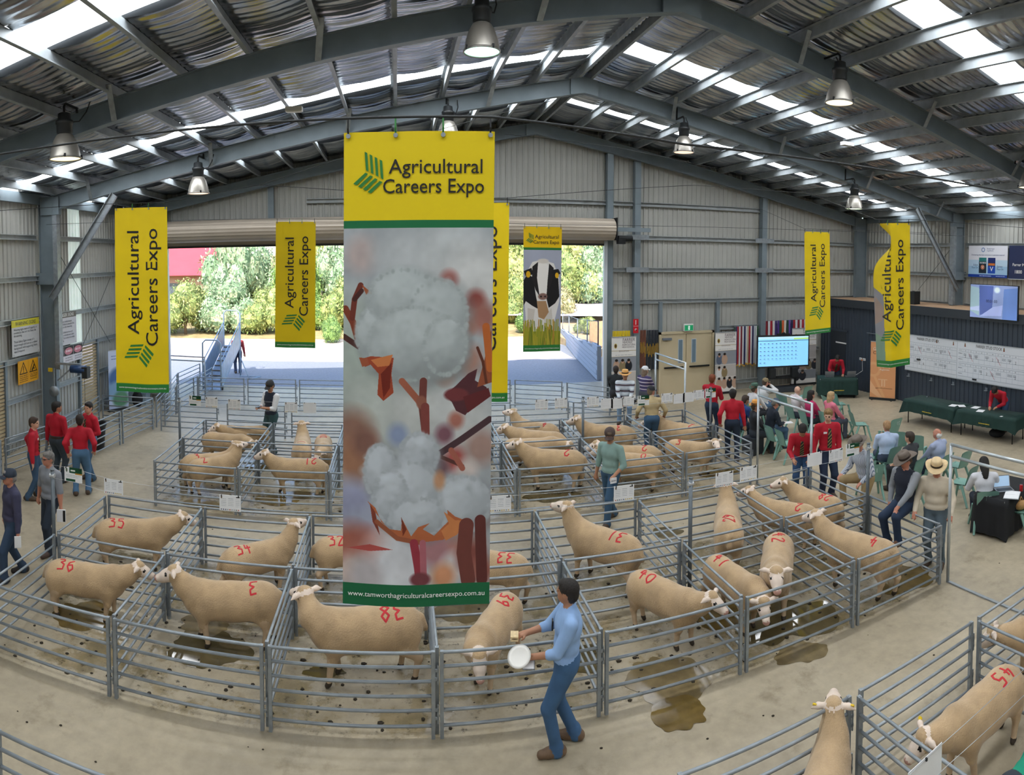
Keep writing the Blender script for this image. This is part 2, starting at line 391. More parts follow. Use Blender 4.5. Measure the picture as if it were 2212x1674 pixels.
# ---- portal frames
def ibeam(mb, a, b, up, d=.39, wdt=.17, t=.014):
    for q0, q1 in (((-wdt / 2, 0), (wdt / 2, t)), ((-wdt / 2, d - t), (wdt / 2, d)), ((-t / 2, t), (t / 2, d - t))):
        mb.sweep([(q0[0], q0[1]), (q1[0], q0[1]), (q1[0], q1[1]), (q0[0], q1[1])], a, b, up=up, closed=True)
PX = [.16 + 1.125 * k for k in range(13)]       # purlin offsets from the ridge
for i, Y in enumerate(FR):
    fr = struct('portal_frame', 'grey steel portal frame of the hall', (0, 0, 0))
    for s in (-1, 1):
        W = XL if s < 0 else XR
        m = MB(); ibeam(m, (W, Y, 0), (W, Y, zr(W) + .3), up=(-s, 0, 0), d=.46 if s < 0 else .58); m.build('column', paint, fr)
        m = MB(); a = Vector((W - s * .3, Y, zr(W - s * .3))); b = Vector((XRG, Y, zr(XRG)))
        ibeam(m, a, b, up=(0, 0, 1)); m.build('rafter', paint, fr)
        MB().box((W - s * .36, Y, zr(W) + .22), (.6, .16, .5)).build('knee_plate', paint, fr)
        if i in (1, 2, 3):
            for k in (2, 5, 8, 11):
                xx = XRG + s * PX[k]; z = zr(xx)
                for dy in (-.1,):
                    MB().add([(xx - .05, Y - .09, z + .01), (xx + .05, Y - .09, z + .01), (xx + .05 - s * .1, Y - .5, z + .5), (xx - .05 - s * .1, Y - .5, z + .5),
                              (xx - .05, Y - .10, z - .0), (xx + .05, Y - .10, z - .0), (xx + .05 - s * .1, Y - .51, z + .49), (xx - .05 - s * .1, Y - .51, z + .49)],
                             [(0, 1, 2, 3), (7, 6, 5, 4), (0, 4, 5, 1), (1, 5, 6, 2), (2, 6, 7, 3), (3, 7, 4, 0)]).build('fly_brace', steel, fr)
    MB().add([(XRG - .35, Y - .1, 9.04), (XRG, Y - .1, 9.1), (XRG + .35, Y - .1, 9.04), (XRG + .35, Y - .1, 9.42), (XRG, Y - .1, 9.5), (XRG - .35, Y - .1, 9.42)] +
             [(XRG - .35, Y + .1, 9.04), (XRG, Y + .1, 9.1), (XRG + .35, Y + .1, 9.04), (XRG + .35, Y + .1, 9.42), (XRG, Y + .1, 9.5), (XRG - .35, Y + .1, 9.42)],
             [(0, 1, 2, 3, 4, 5), (11, 10, 9, 8, 7, 6)] + [(k, k + 6, (k + 1) % 6 + 6, (k + 1) % 6) for k in range(6)]).build('apex_plate', paint, fr)
    if i == 3:
        CHB = [(-.1, 0), (.1, 0), (.1, .07), (.085, .07), (.085, .015), (-.085, .015), (-.085, .07), (-.1, .07)]
        MB().sweep(CHB, (-9.2, Y - .15, 4.02), (-7.2, Y - .15, 6.78), up=(0, -1, 0), closed=True).build('knee_brace', steel, fr)
        MB().sweep(CHB, (18.3, Y - .15, 4.05), (16.0, Y - .15, 6.88), up=(0, -1, 0), closed=True).build('knee_brace', steel, fr)
        MB().b2((-9.14, Y - .14, 2.05), (-9.0, Y + .06, 6.35)).build('guide_channel', steel, fr)
        MB().b2((18.06, Y - .14, 3.5), (18.2, Y + .06, 6.4)).build('guide_channel', steel, fr)
        MB().b2((-9.9, Y - .12, 4.42), (-9.1, Y - .1, 4.75)).build('girt_cleat', paint, fr)
        MB().b2((18.1, Y - .12, 4.42), (19.0, Y - .1, 4.72)).build('girt_cleat', paint, fr)
# ---- roof: purlins, foil blanket, translucent sheets
roof = struct('roof', 'gable roof lined with silver foil between steel purlins')
purl = mat('galvanised_purlin', '#a3abb0', .42, .3, noise=(4, .15))
foil = mat('silver_foil', '#b9bfc6', .24, .95)
def foil_nodes():
    nt = foil.node_tree; b = nt.nodes['Principled BSDF']; N = nt.nodes.new; L = nt.links.new; tc = N('ShaderNodeTexCoord')
    mp = N('ShaderNodeMapping'); mp.inputs['Scale'].default_value = (.35, 1, .35); L(tc.outputs['Object'], mp.inputs[0])
    n = N('ShaderNodeTexNoise'); n.inputs['Scale'].default_value = 2.2; n.inputs['Detail'].default_value = 5; L(mp.outputs[0], n.inputs['Vector'])
    bp = N('ShaderNodeBump'); bp.inputs['Strength'].default_value = .55; bp.inputs['Distance'].default_value = .05; L(n.outputs[0], bp.inputs['Height']); L(bp.outputs[0], b.inputs['Normal'])
    r = N('ShaderNodeValToRGB'); r.color_ramp.elements[0].position = .35; r.color_ramp.elements[0].color = (.27, .29, .32, 1); r.color_ramp.elements[1].position = .75; r.color_ramp.elements[1].color = (.78, .79, .8, 1)
    L(n.outputs[0], r.inputs[0]); L(r.outputs[0], b.inputs['Base Color'])
foil_nodes()
for s in (-1, 1):
    W = XL - .12 if s < 0 else XR + .12; ex = [XRG] + [XRG + s * p for p in PX] + [W]
    for p in PX:
        x = XRG + s * p; z = zr(x) + .4
        pr = [(0, 0), (.075, 0), (.075, .02), (.012, .02), (.012, .19), (-.065, .19), (-.065, .2), (0, .2)]
        MB().sweep(pr, (x, YB, z), (x, YE + .1, z), closed=True).build('purlin', purl, roof)
    SKYS = [(-4.7, -3.8), (1.0, 1.9), (6.85, 7.75), (12.95, 13.9) if s > 0 else (13.55, 14.45), (18.1, 18.85)]
    ys = [YB]
    for i in range(len(FR)): ys.append(FR[i])
    ys[-1] = YE + .12
    for gi in range(len(ex) - 1):
        a, b = ex[gi], ex[gi + 1]
        for bi in range(len(ys) - 1):
            y0, y1 = ys[bi], ys[bi + 1]; cut = [q for q in SKYS if y0 < q[0] < y1]
            cut = cut[0] if cut and gi > 0 else None
            for (ya, yb) in ([(y0, cut[0]), (cut[1], y1)] if cut else [(y0, y1)]):
                n = max(2, int((yb - ya) / .032)); ph = random.random() * 6; am = random.uniform(.010, .018); k1 = random.uniform(.8, 1.6)
                def fn(uu, vv, a=a, b=b, ya=ya, yb=yb, ph=ph, am=am, k1=k1):
                    x = a + (b - a) * vv; y = ya + (yb - ya) * uu; sg = math.sin(PI * vv)
                    z = zr(x) + .6 - sg * (.055 + .02 * math.sin(y * k1 + ph)) + (.3 + .7 * sg) * am * (math.sin(2 * PI * y / .19) + .5 * math.sin(2 * PI * y / .41 + ph + 3 * vv))
                    return (x, y, z)
                MB().grid(fn, n, 5).build('foil_blanket', foil, roof, smooth=True)
            if cut:
                n = int((cut[1] - cut[0]) / .0475)
                def fn(uu, vv, a=a, b=b, c=(cut[0] - .1, cut[1] + .1)):
                    x = a + (b - a) * vv; y = c[0] + (c[1] - c[0]) * uu; return (x, y, zr(x) + .70)
                MB().grid(fn, 1, 1).build('skylight_sheet', skyl, roof, smooth=True)
    yb = [YB - .3] + [q for c in SKYS for q in c] + [YE + .35]; We = W + s * .3
    for k in range(0, len(yb), 2):
        MB().add([(XRG, yb[k], zr(XRG) + .75), (XRG, yb[k + 1], zr(XRG) + .75), (We, yb[k + 1], zr(We) + .75), (We, yb[k], zr(We) + .75),
                  (XRG, yb[k], zr(XRG) + .8), (XRG, yb[k + 1], zr(XRG) + .8), (We, yb[k + 1], zr(We) + .8), (We, yb[k], zr(We) + .8)],
                 [(0, 1, 2, 3), (7, 6, 5, 4), (0, 4, 5, 1), (1, 5, 6, 2), (2, 6, 7, 3), (3, 7, 4, 0)]).build('roof_sheet', mat('roof_steel', '#aab0b4', .5, .2), roof)
    for k in (0, 1):   # eave beam
        MB().sweep([(-.06, 0), (.06, 0), (.06, .28), (-.06, .28)], ((XL if s < 0 else XR) + s * .02, YB, zr(W) + .3), ((XL if s < 0 else XR) + s * .02, YE, zr(W) + .3), closed=True).build('eave_beam', paint, roof) if k == 0 else None
MB().box((XRG, (YB + YE) / 2, 9.93), (1.2, YE - YB + .8, .05)).build('ridge_cap', mat('roof_steel'), roof)
# ---- roller door over the wide opening
rollm = mat('cream_roller_steel', '#b3a899', .45, .2, noise=(2, .05))
rd = struct('door_1', 'cream roller door wound up above the wide opening')
m = MB(); n = 40
prof = [(.36 + (.012 if k % 2 else 0), 2 * PI * k / n) for k in range(n)]
vs = [(X, YE - .5 + r * math.cos(a), 5.98 + r * math.sin(a)) for X in (DX0 - .1, DX1 + .12) for r, a in prof]
m.add(vs, [(k, (k + 1) % n, n + (k + 1) % n, n + k) for k in range(n)] + [tuple(range(n - 1, -1, -1)), tuple(range(n, 2 * n))]).build('rolled_curtain', rollm, rd)
for k in range(2): MB().box(((DX0 + DX1) / 2, YE - .16 - .02 * k, 5.72 - .16 * k), (DX1 - DX0, .03, .15)).build('curtain_slat', rollm, rd)
MB().box(((DX0 + DX1) / 2, YE - .18, 5.47), (DX1 - DX0, .06, .07)).build('bottom_rail', mat('dark_rubber', '#3c3c3d', .7), rd)
for X in (DX0 + .04, DX1 - .04): MB().b2((X - .06, YE - .24, 0), (X + .06, YE - .1, 5.6)).build('guide', mat('white_metal_trim', '#c9d1d8', .4, .2), rd)
MB().box((7.26, YE - .5, 6.0), (.04, .5, .75)).build('end_plate', mat('black_metal', '#1c1e20', .5, .4), rd)
MB().b2((7.2, YE - .6, 5.92), (8.55, YE - .5, 6.06)).build('motor_bracket', paint, rd)
mm = MB(); mm.tube([(7.35, YE - .62, 5.68), (7.85, YE - .62, 5.68)], .1, 10); mm.box((7.45, YE - .62, 5.6), (.25, .22, .22)); mm.build('motor', mat('black_metal'), rd)
# ================================================================== stock pens
PH = .93
RZ = (.915, .765, .61, .455, .30, .135)
_rail = MB().tube([(0, 0, 0), (1, 0, 0)], .0175, 8).mesh('rail', steel, True)
_post = MB().box((0, 0, PH / 2), (.038, .038, PH)).mesh('post', steel)
_m = MB(); _m.box((.03, 0, 0), (.06, .014, .03)); _m.box((.03, 0, -.09), (.06, .014, .03)); _m.box((.05, 0, -.045), (.014, .014, .2))
_latch = _m.mesh('hinge_pin', steel)
NP = [0]
def panel(a, b, label, z0=0.0, h=None, n=6, latch=True, group='stock pen panels'):
    a = Vector((a[0], a[1], 0)); b = Vector((b[0], b[1], 0)); d = (b - a); L = d.length
    g = .045; t = thing('pen_panel', label, 'fence panel', a + d.normalized() * g + Vector((0, 0, z0)), math.atan2(d.y, d.x), group)
    L -= 2 * g; k = (h or PH) / PH
    for x in (0, L):
        o = obj('post', _post, t, (x, 0, 0)); o.scale = (1, 1, k)
    for z in RZ[:n]:
        o = obj('rail', _rail, t, (0, 0, z * k)); o.scale = (L, 1, 1)
    if latch:
        for z in (.72, .3): obj('hinge_pin', _latch, t, (L, 0, z))
    NP[0] += 1; return t
XS = [-6.75, -4.96, -3.2, -1.41, .39, 2.18, 3.96, 5.74, 7.52]
COLN = ['at the far left edge', 'of the first pen', 'of the second pen', 'of the third pen', 'of the fourth pen', 'of the fifth pen', 'of the sixth pen', 'of the seventh pen', 'of the end pen']
def pen_block(ys, x0, xs, names, skip=()):
    for r, y in enumerate(ys):
        for i in range(x0, len(xs) - 1):
            if ('r', r, i) in skip: continue
            panel((xs[i], y), (xs[i + 1], y), 'galvanised six rail panel %s, %s' % (COLN[i], names[r]))
    for r in range(len(ys) - 1):
        for i in range(x0, len(xs)):
            if ('c', r, i) in skip: continue
            panel((xs[i], ys[r] + .03), (xs[i], ys[r + 1] - .03), 'galvanised six rail divider panel %s, %s' % (COLN[i], names[len(ys) + r]))
pen_block([6.5, 8.25, 10.0], 1, XS, ['nearest row', 'middle row of the near block', 'far row of the near block', 'near tier of the near block', 'far tier of the near block'])
XS2 = [-6.75, -4.9, -3.13, -1.34, .45, 2.28, 4.08, 5.82, 7.5]
pen_block([12.05, 13.85, 15.6], 1, XS2, ['front row of the far block', 'middle row of the far block', 'back row of the far block', 'near tier of the far block', 'far tier of the far block'])
# bottom right block, bottom left corner
panel((2.1, 4.45), (3.92, 4.45), 'galvanised panel behind the pale sheep at the bottom edge')
panel((3.98, 4.45), (5.74, 4.45), 'galvanised panel beside the sheep painted 45')
panel((5.8, 4.45), (7.55, 4.45), 'galvanised panel at the right edge by the entry gate')
panel((3.95, 4.43), (3.95, 2.7), 'galvanised divider panel between the two bottom sheep')
panel((5.77, 4.43), (5.77, 2.7), 'galvanised divider panel behind the sheep painted 45')
panel((-3.35, 4.43), (-1.58, 4.43), 'galvanised panel across the bottom left corner')
panel((-5.2, 4.43), (-3.38, 4.43), 'galvanised panel running off the bottom left edge')
# tall posts with sign wires
postm = mat('dark_galvanised', '#6d757b', .45, .6, noise=(6, .1))
def pole(x, y, h, label):
    t = thing('sign_post', label, 'post', (x, y, 0), group='sign posts')
    MB().tube([(0, 0, 0), (0, 0, h)], .03, 10).build('pipe', postm, t, True); MB().tube([(0, 0, h - .002), (0, 0, h + .012)], .034, 10).build('cap', postm, t, True)
    MB().tube([(-.04, 0, h - .08), (.04, 0, h - .08)], .034, 8).build('wire_tie', mat('wire', '#c9cdd0', .4, .6), t)
for x, y, h, l in ((-5.03, 8.3, 1.86, 'tall grey post beside the man in the grey polo'), (-4.97, 13.9, 1.84, 'tall grey post at the far block left corner'), (4.05, 8.17, 1.86, 'tall grey post in the middle of the near block'),
                   (7.44, 8.17, 1.86, 'tall grey post beside the sitting man in a hat'), (4.15, 13.92, 1.84, 'tall grey post in the middle of the far block'), (7.42, 13.92, 1.84, 'tall grey post beside the red shirted onlookers')):
    pole(x, y, h, l)
# tall gate frames over the alleys
def gate_frame(a, b, h, label):
    t = thing('gate_frame', label, 'gate frame', (a[0], a[1], 0), group='tall gate frames')
    d = Vector((b[0] - a[0], b[1] - a[1], 0)); q = mat('bright_galvanised', '#b9c0c4', .35, .6, noise=(6, .1))
    for k, p in enumerate((Vector((0, 0, 0)), d)): MB().tube([p, p + Vector((0, 0, h))], .026, 10).build('upright', q, t, True)
    for z in (h - .015, h - .2): MB().tube([Vector((0, 0, z)), d + Vector((0, 0, z))], .026, 10).build('top_rail', q, t, True)
    MB().box(d / 2 + Vector((0, 0, .012)), (.05, d.length, .02), rz=math.atan2(d.y, d.x) - PI / 2).build('floor_bar', steel, t)
gate_frame((7.62, 10.05), (7.6, 12.0), 2.2, 'tall galvanised gate frame between the pen blocks')
gate_frame((7.62, 6.45), (7.62, 4.5), 2.2, 'tall galvanised gate frame beside the man in the white hat')
gate_frame((7.55, 15.65), (7.5, 17.6), 2.2, 'tall galvanised gate frame in front of the double door')

# yard panels along the side wall, the race to the door and the back row
for a, b, l in [((-8.84, 17.61), (-7.15, 17.73), 'galvanised panel in front of the blue tub'), ((-7.14, 17.66), (-7.38, 15.92), 'galvanised panel beyond the black bin'), ((-7.39, 15.86), (-7.52, 14.2), 'galvanised panel just in front of the black bin'),
                ((-7.53, 14.15), (-7.75, 12.5), 'galvanised panel behind the boys in red'), ((-8.86, 17.5), (-8.6, 15.8), 'galvanised panel by the second shutter'), ((-8.58, 15.7), (-8.4, 13.95), 'galvanised panel along the side wall behind the boys'), ((-8.42, 13.9), (-8.7, 12.2), 'galvanised panel along the side wall left of the boys'), ((-8.72, 12.1), (-7.85, 10.75), 'galvanised panel at the left edge behind the leaning boy'),
                ((-7.12, 17.82), (-7.42, 19.55), 'galvanised race panel on the left side, near end'), ((-7.44, 19.65), (-7.86, 21.8), 'galvanised race panel on the left side, middle'), ((-7.87, 21.9), (-7.74, 24.2), 'galvanised race panel on the left side, by the ramp'), ((-6.95, 18.1), (-7.12, 19.6), 'galvanised race panel on the right side, near end'), ((-7.13, 19.68), (-7.05, 21.3), 'galvanised race panel on the right side, middle'), ((-6.97, 21.4), (-7.0, 23.4), 'galvanised race panel on the right side, by the ramp'),
                ((-6.93, 21.33), (-5.22, 21.37), 'galvanised back row panel below the loading ramp'), ((-5.17, 21.38), (-3.42, 21.39), 'galvanised back row panel left of the man in the vest'), ((-3.37, 21.36), (-1.62, 21.3), 'galvanised back row panel right of the man in the vest'), ((.2, 21.2), (1.95, 21.15), 'galvanised back row panel behind the cotton banner, right part'), ((2.0, 21.15), (3.78, 21.1), 'galvanised back row panel beside the hidden yellow banner'), ((3.86, 21.08), (5.39, 20.38), 'galvanised back row panel below the cow banner'), ((5.45, 20.26), (6.6, 19.05), 'galvanised back row panel beside the door jamb'),
                ((-6.9, 17.56), (-5.1, 17.6), 'galvanised alley panel near the race, left'), ((-4.85, 17.5), (-3.1, 17.48), 'galvanised alley panel behind the man in the vest'), ((-3.02, 17.62), (-1.3, 17.65), 'galvanised alley panel left of the cotton banner'), ((1.3, 17.55), (3.0, 17.5), 'galvanised alley panel right of the cotton banner'), ((3.06, 17.5), (4.8, 17.42), 'galvanised alley panel below the cow banner'), ((4.86, 17.4), (6.4, 17.2), 'galvanised alley panel behind the tan shirted man'), ((6.5, 17.3), (7.5, 17.55), 'galvanised alley panel before the double door')]:
    panel(a, b, l)
t = thing('race_gate', 'high galvanised slide gate frame beside the loading ramp', 'gate', (-8.7, 22.0, 0))
for z in (1.55, 1.4): MB().tube([(0, 0, z), (1.9, -.2, z)], .022, 8).build('rail', steel, t, True)
MB().tube([(1.9, -.2, 0), (1.9, -.2, 1.58)], .025, 8).build('upright', steel, t, True); MB().tube([(0, 0, 0), (0, 0, 1.58)], .025, 8).build('upright', steel, t, True)
# ================================================================== hanging banners, cables, lamps, lot cards
def PR(u, v, rho):
    d = ray(u, v); t = rho / math.hypot(d[0], d[1]); return Vector((t * d[0], t * d[1], CAMH + t * d[2]))
YEL, GRN = '#e8cf18', '#1e6b3d'
yelm = mat('banner_yellow', '#e6cb12', .5, noise=(3, .03)); inkb = mat('black_ink', '#141414', .5); inkg = mat('green_ink', '#2a7a35', .5); inkw = mat('white_ink', '#f2f4f2', .5)
def cotton_print():
    p = Paint(440, 1380, '#9fa6ab'); X = lambda u: (u - 741) / 321; Y = lambda v: 1 - (v - 287) / 1018
    def E(u, v, ru, rv, col, soft=.5, ang=0, k=1.0): p.ell(X(u), Y(v), ru / 321, rv / 321, col, soft, ang, k)
    def PL(pts, col, k=1.0): p.poly([(X(a), Y(b)) for a, b in pts], col, k)
    def LN(pts, wd, col, k=1.0): p.line([(X(a), Y(b)) for a, b in pts], wd / 321, col, k)
    for u, v, r, c in [(780, 545, 30, '#b6a9a6'), (850, 545, 40, '#aeb4b7'), (960, 560, 70, '#b7bdbf'), (1030, 600, 60, '#c3c6c6'), (967, 600, 16, '#a0605a'), (1025, 645, 18, '#8c4a44'), (1040, 680, 25, '#9c6a60'), (1010, 700, 14, '#a56d5e'),
                       (760, 700, 60, '#a9b4ae'), (770, 800, 60, '#a3b0a8'), (800, 880, 70, '#a9b1ac'), (900, 880, 60, '#b3b8b6'), (1000, 900, 60, '#bcc0c0'), (1010, 770, 25, '#a58074'), (960, 800, 18, '#b07a66'), (985, 900, 14, '#a0685c'),
                       (760, 930, 40, '#8c6a5c'), (770, 990, 40, '#9a7058'), (790, 950, 25, '#7d5a50'), (960, 930, 16, '#7c5560'), (985, 985, 20, '#a0504c'), (950, 1000, 18, '#6b4f55'), (1040, 960, 30, '#9a8078'), (1010, 1010, 20, '#c2b8b4'),
                       (860, 930, 18, '#8897b5'), (760, 1080, 40, '#8f93ad'), (780, 1130, 30, '#9aa0b4'), (760, 1180, 40, '#96584a'), (800, 1190, 40, '#a5685c'), (760, 1230, 30, '#b7a6a0'), (1000, 1180, 40, '#a6766c'), (1030, 1100, 30, '#8a5046'),
                       (860, 1220, 60, '#c9ccd2'), (790, 1240, 30, '#b9b4b8'), (940, 1180, 30, '#a0757a'), (985, 1220, 25, '#c4c2c6'), (960, 1240, 22, '#c28a68'), (1020, 1200, 26, '#7c4640'), (1045, 1230, 22, '#8f5a50')]:
        E(u, v, r * 1.15, r * 1.25, c, .9)
    p.noise(.12, 9)
    LN([(742, 720), (775, 742)], 6, '#4a2b28'); LN([(745, 660), (762, 690), (775, 735)], 7, '#7a3a26'); LN([(778, 610), (765, 640), (760, 680)], 6, '#6a3024')
    PL([(780, 608), (806, 630), (790, 630)], '#a2502c'); LN([(765, 640), (780, 622)], 5, '#43201c')
    rr = np.random.RandomState(3)
    def boll(lobes, base=(.655, .69, .695), n=70):
        for u, v, ru, rv in lobes: E(u + 6, v + 10, ru * 1.08, rv * 1.1, tuple(np.array(base) * .72), .5, k=.75)
        for u, v, ru, rv in lobes:
            E(u, v, ru, rv, tuple(np.array(base) * .93), .16)
            for q in range(n):
                a_ = rr.uniform(0, 2 * PI); d_ = math.sqrt(rr.uniform(0, .85)); x_, y__ = d_ * math.cos(a_), d_ * math.sin(a_); sh_ = 1.02 - .10 * x_ * .6 - .16 * y__ + rr.uniform(-.035, .035) - .10 * d_ ** 3
                E(u + x_ * ru, v + y__ * rv, ru * rr.uniform(.14, .34), rv * rr.uniform(.12, .28), tuple(np.clip(np.array(base) * sh_, 0, 1)), .9, rr.uniform(0, 3), .6)
            for q in range(90):   # fuzzy rim
                a_ = rr.uniform(0, 2 * PI); E(u + ru * math.cos(a_), v + rv * math.sin(a_), rr.uniform(2, 6), rr.uniform(2, 6), tuple(np.array(base) * rr.uniform(.9, 1.02)), .9, 0, .7)
    boll([(815, 715, 46, 62), (870, 640, 75, 62), (945, 680, 62, 82), (890, 735, 95, 78), (960, 740, 45, 62)])
    PL([(780, 768), (800, 762), (850, 765), (845, 800), (850, 840), (828, 858), (815, 845), (818, 800), (800, 780), (788, 785)], '#97432a'); PL([(822, 800), (846, 775), (842, 830), (828, 852)], '#6d2418'); PL([(800, 770), (848, 758), (840, 782), (815, 785)], '#c47746')
    PL([(775, 765), (793, 766), (797, 780), (782, 785)], '#9a5238')
    LN([(914, 815), (912, 870), (922, 950)], 8, '#6b3a34'); LN([(868, 815), (900, 852), (908, 862)], 7, '#9a5a45'); E(910, 860, 11, 14, '#8a5848', .3); LN([(918, 870), (920, 960)], 9, '#7a3f3a')
    for pts in [[(960, 845), (985, 825), (1010, 800), (1030, 790), (1025, 815), (1050, 830), (1060, 850), (1020, 870), (1005, 890), (985, 880), (975, 860)]]: PL(pts, '#4f2a30')
    E(985, 845, 26, 14, '#6d3336', .3); PL([(1000, 850), (1055, 832), (1060, 850), (1010, 885)], '#5b2326'); PL([(1030, 830), (1048, 760), (1060, 700), (1062, 820)], '#8a4a30'); LN([(1030, 745), (1042, 775), (1050, 820)], 3, '#5a2e20'); LN([(1048, 700), (1058, 790)], 8, '#b4622e')
    LN([(945, 975), (1000, 940), (1058, 900)], 7, '#453036'); LN([(945, 975), (1000, 1000)], 4, '#55322e'); LN([(975, 965), (1000, 1005)], 6, '#9a5a4c')
    # lower boll
    boll([(905, 975, 40, 48), (822, 1012, 34, 60), (1000, 1085, 60, 62), (890, 1060, 62, 70), (845, 1065, 36, 58), (905, 1110, 60, 42)], (.68, .71, .735))
    E(950, 1030, 12, 20, '#c08a62', .8, k=.8)
    PL([(794, 1075), (812, 1090), (825, 1120), (860, 1150), (905, 1164), (960, 1160), (985, 1135), (1010, 1120), (985, 1110), (968, 1095), (970, 1120), (940, 1150), (915, 1135), (930, 1122), (905, 1130), (890, 1150), (870, 1112), (868, 1138), (840, 1135), (812, 1100)], '#a9603c')
    PL([(880, 1135), (868, 1108), (872, 1150)], '#6e2f1e'); PL([(960, 1098), (985, 1118), (1010, 1120), (990, 1150), (965, 1162), (955, 1140), (972, 1125)], '#c07a4a'); PL([(800, 1082), (812, 1100), (822, 1150), (806, 1120)], '#7a3a2c'); LN([(815, 1120), (860, 1155), (910, 1164)], 5, '#8f5238')
    LN([(896, 1165), (905, 1215), (910, 1255)], 9, '#8f3240'); LN([(915, 1165), (918, 1250)], 7, '#a5606a'); E(910, 1245, 22, 15, '#6f3a40', .4); LN([(1010, 1130), (1005, 1190), (1015, 1250)], 16, '#6b3a34'); LN([(1040, 1120), (1045, 1250)], 12, '#5a2c2a')
    PL([(750, 1180), (800, 1170), (850, 1180), (800, 1185)], '#a84c48'); p.noise(.05, 30)
    p.rect(0, Y(489), 1, 1, '#e0c714'); p.rect(0, Y(489), 1, Y(473), '#1c6b41'); p.rect(0, 0, 1, Y(1257), '#17613d')
    p.a = p.a ** 1.0
    return p
def cow_print():
    p = Paint(200, 640, '#aab0c4'); X = lambda u: (u - 1130.5) / 82; Y = lambda v: 1 - (v - 489) / 271
    def PL(pts, col): p.poly([(X(a), Y(b)) for a, b in pts], col)
    def E(u, v, ru, rv, col, soft=.15, ang=0): p.ell(X(u), Y(v), ru / 82, rv / 82, col, soft, ang)
    PL([(1132, 640), (1136, 590), (1150, 565), (1172, 560), (1196, 568), (1208, 600), (1209, 650), (1200, 690), (1192, 712), (1180, 716), (1150, 716), (1137, 700)], '#e6e4e2')
    PL([(1131, 605), (1140, 590), (1152, 600), (1158, 640), (1165, 668), (1150, 660), (1136, 650), (1131, 660)], '#17161a'); PL([(1190, 590), (1206, 600), (1209, 640), (1200, 655), (1186, 665), (1180, 640)], '#17161a')
    PL([(1158, 575), (1172, 561), (1188, 575), (1186, 600), (1180, 640), (1166, 640), (1158, 600)], '#f2efec'); PL([(1150, 575), (1162, 565), (1160, 600), (1166, 640), (1157, 625), (1149, 600)], '#201d20'); PL([(1186, 568), (1196, 578), (1192, 610), (1181, 640), (1183, 605)], '#201d20')
    PL([(1131, 585), (1148, 578), (1152, 592), (1135, 596)], '#1a181b'); PL([(1192, 582), (1206, 580), (1211, 590), (1195, 598)], '#1a181b'); E(1141, 592, 5, 7, '#e6b21c'); E(1203, 594, 4, 6, '#e6b21c'); E(1173, 563, 12, 5, '#dcd6cf', .4)
    E(1173, 640, 10, 7, '#8a6a62', .3); E(1169, 640, 2, 2, '#2a1c1c'); E(1178, 640, 2, 2, '#2a1c1c'); PL([(1160, 650), (1180, 650), (1188, 680), (1176, 690), (1164, 685)], '#b08b66'); PL([(1140, 665), (1156, 668), (1150, 715), (1140, 712)], '#cfc9c2'); PL([(1176, 690), (1192, 665), (1196, 700), (1184, 716)], '#d6d2cc')
    p.rect(0, Y(760), 1, Y(716), '#9a9a2a')
    for k in range(170):
        a = random.random(); h = random.uniform(690, 712) if random.random() < .45 else random.uniform(705, 735); p.line([(a, Y(760)), (a + random.uniform(-.06, .06), Y(h))], .012, random.choice(['#a5a22c', '#8f9a2a', '#b9a83c', '#6f7d22', '#b58a3a']), .9)
    p.rect(0, Y(539), 1, 1, '#efc60a'); p.rect(0, Y(539), 1, Y(534), '#2b7a38'); p.rect(0, 0, 1, Y(746), '#2b7a38')
    return p
def logo(mb, place, cx, cy, s, mi, rot=0.0):
    c, n = math.cos(rot), math.sin(rot)
    def q(pts):
        pts = [np.array(p_, float) for p_ in pts]
        def g(f, h):
            a, b = pts[0] * (1 - f) * (1 - h) + pts[1] * f * (1 - h) + pts[2] * f * h + pts[3] * (1 - f) * h
            return place(cx + ((a - 168) * c - (1137 - b) * n) * s, cy + ((a - 168) * n + (1137 - b) * c) * s)
        mb.grid(g, 4, 8, mi) if abs(pts[0] - pts[1]).sum() < abs(pts[1] - pts[2]).sum() else mb.grid(g, 8, 4, mi)
    for i in range(4):
        q([(143 + 32 * i, 1003 + 17 * i), (160 + 32 * i, 1011 + 17 * i), (169 + 32 * i, 1131 + 17 * i), (152 + 32 * i, 1122 + 17 * i)][::-1])
        q([(148 + 31 * i, 1137 + 18 * i), (166 + 31 * i, 1145 + 18 * i), (92 + 31 * i, 1216 + 18 * i), (70 + 31 * i, 1207 + 18 * i)][::-1])
URL = 'www.tamworthagriculturalcareersexpo.com.au'
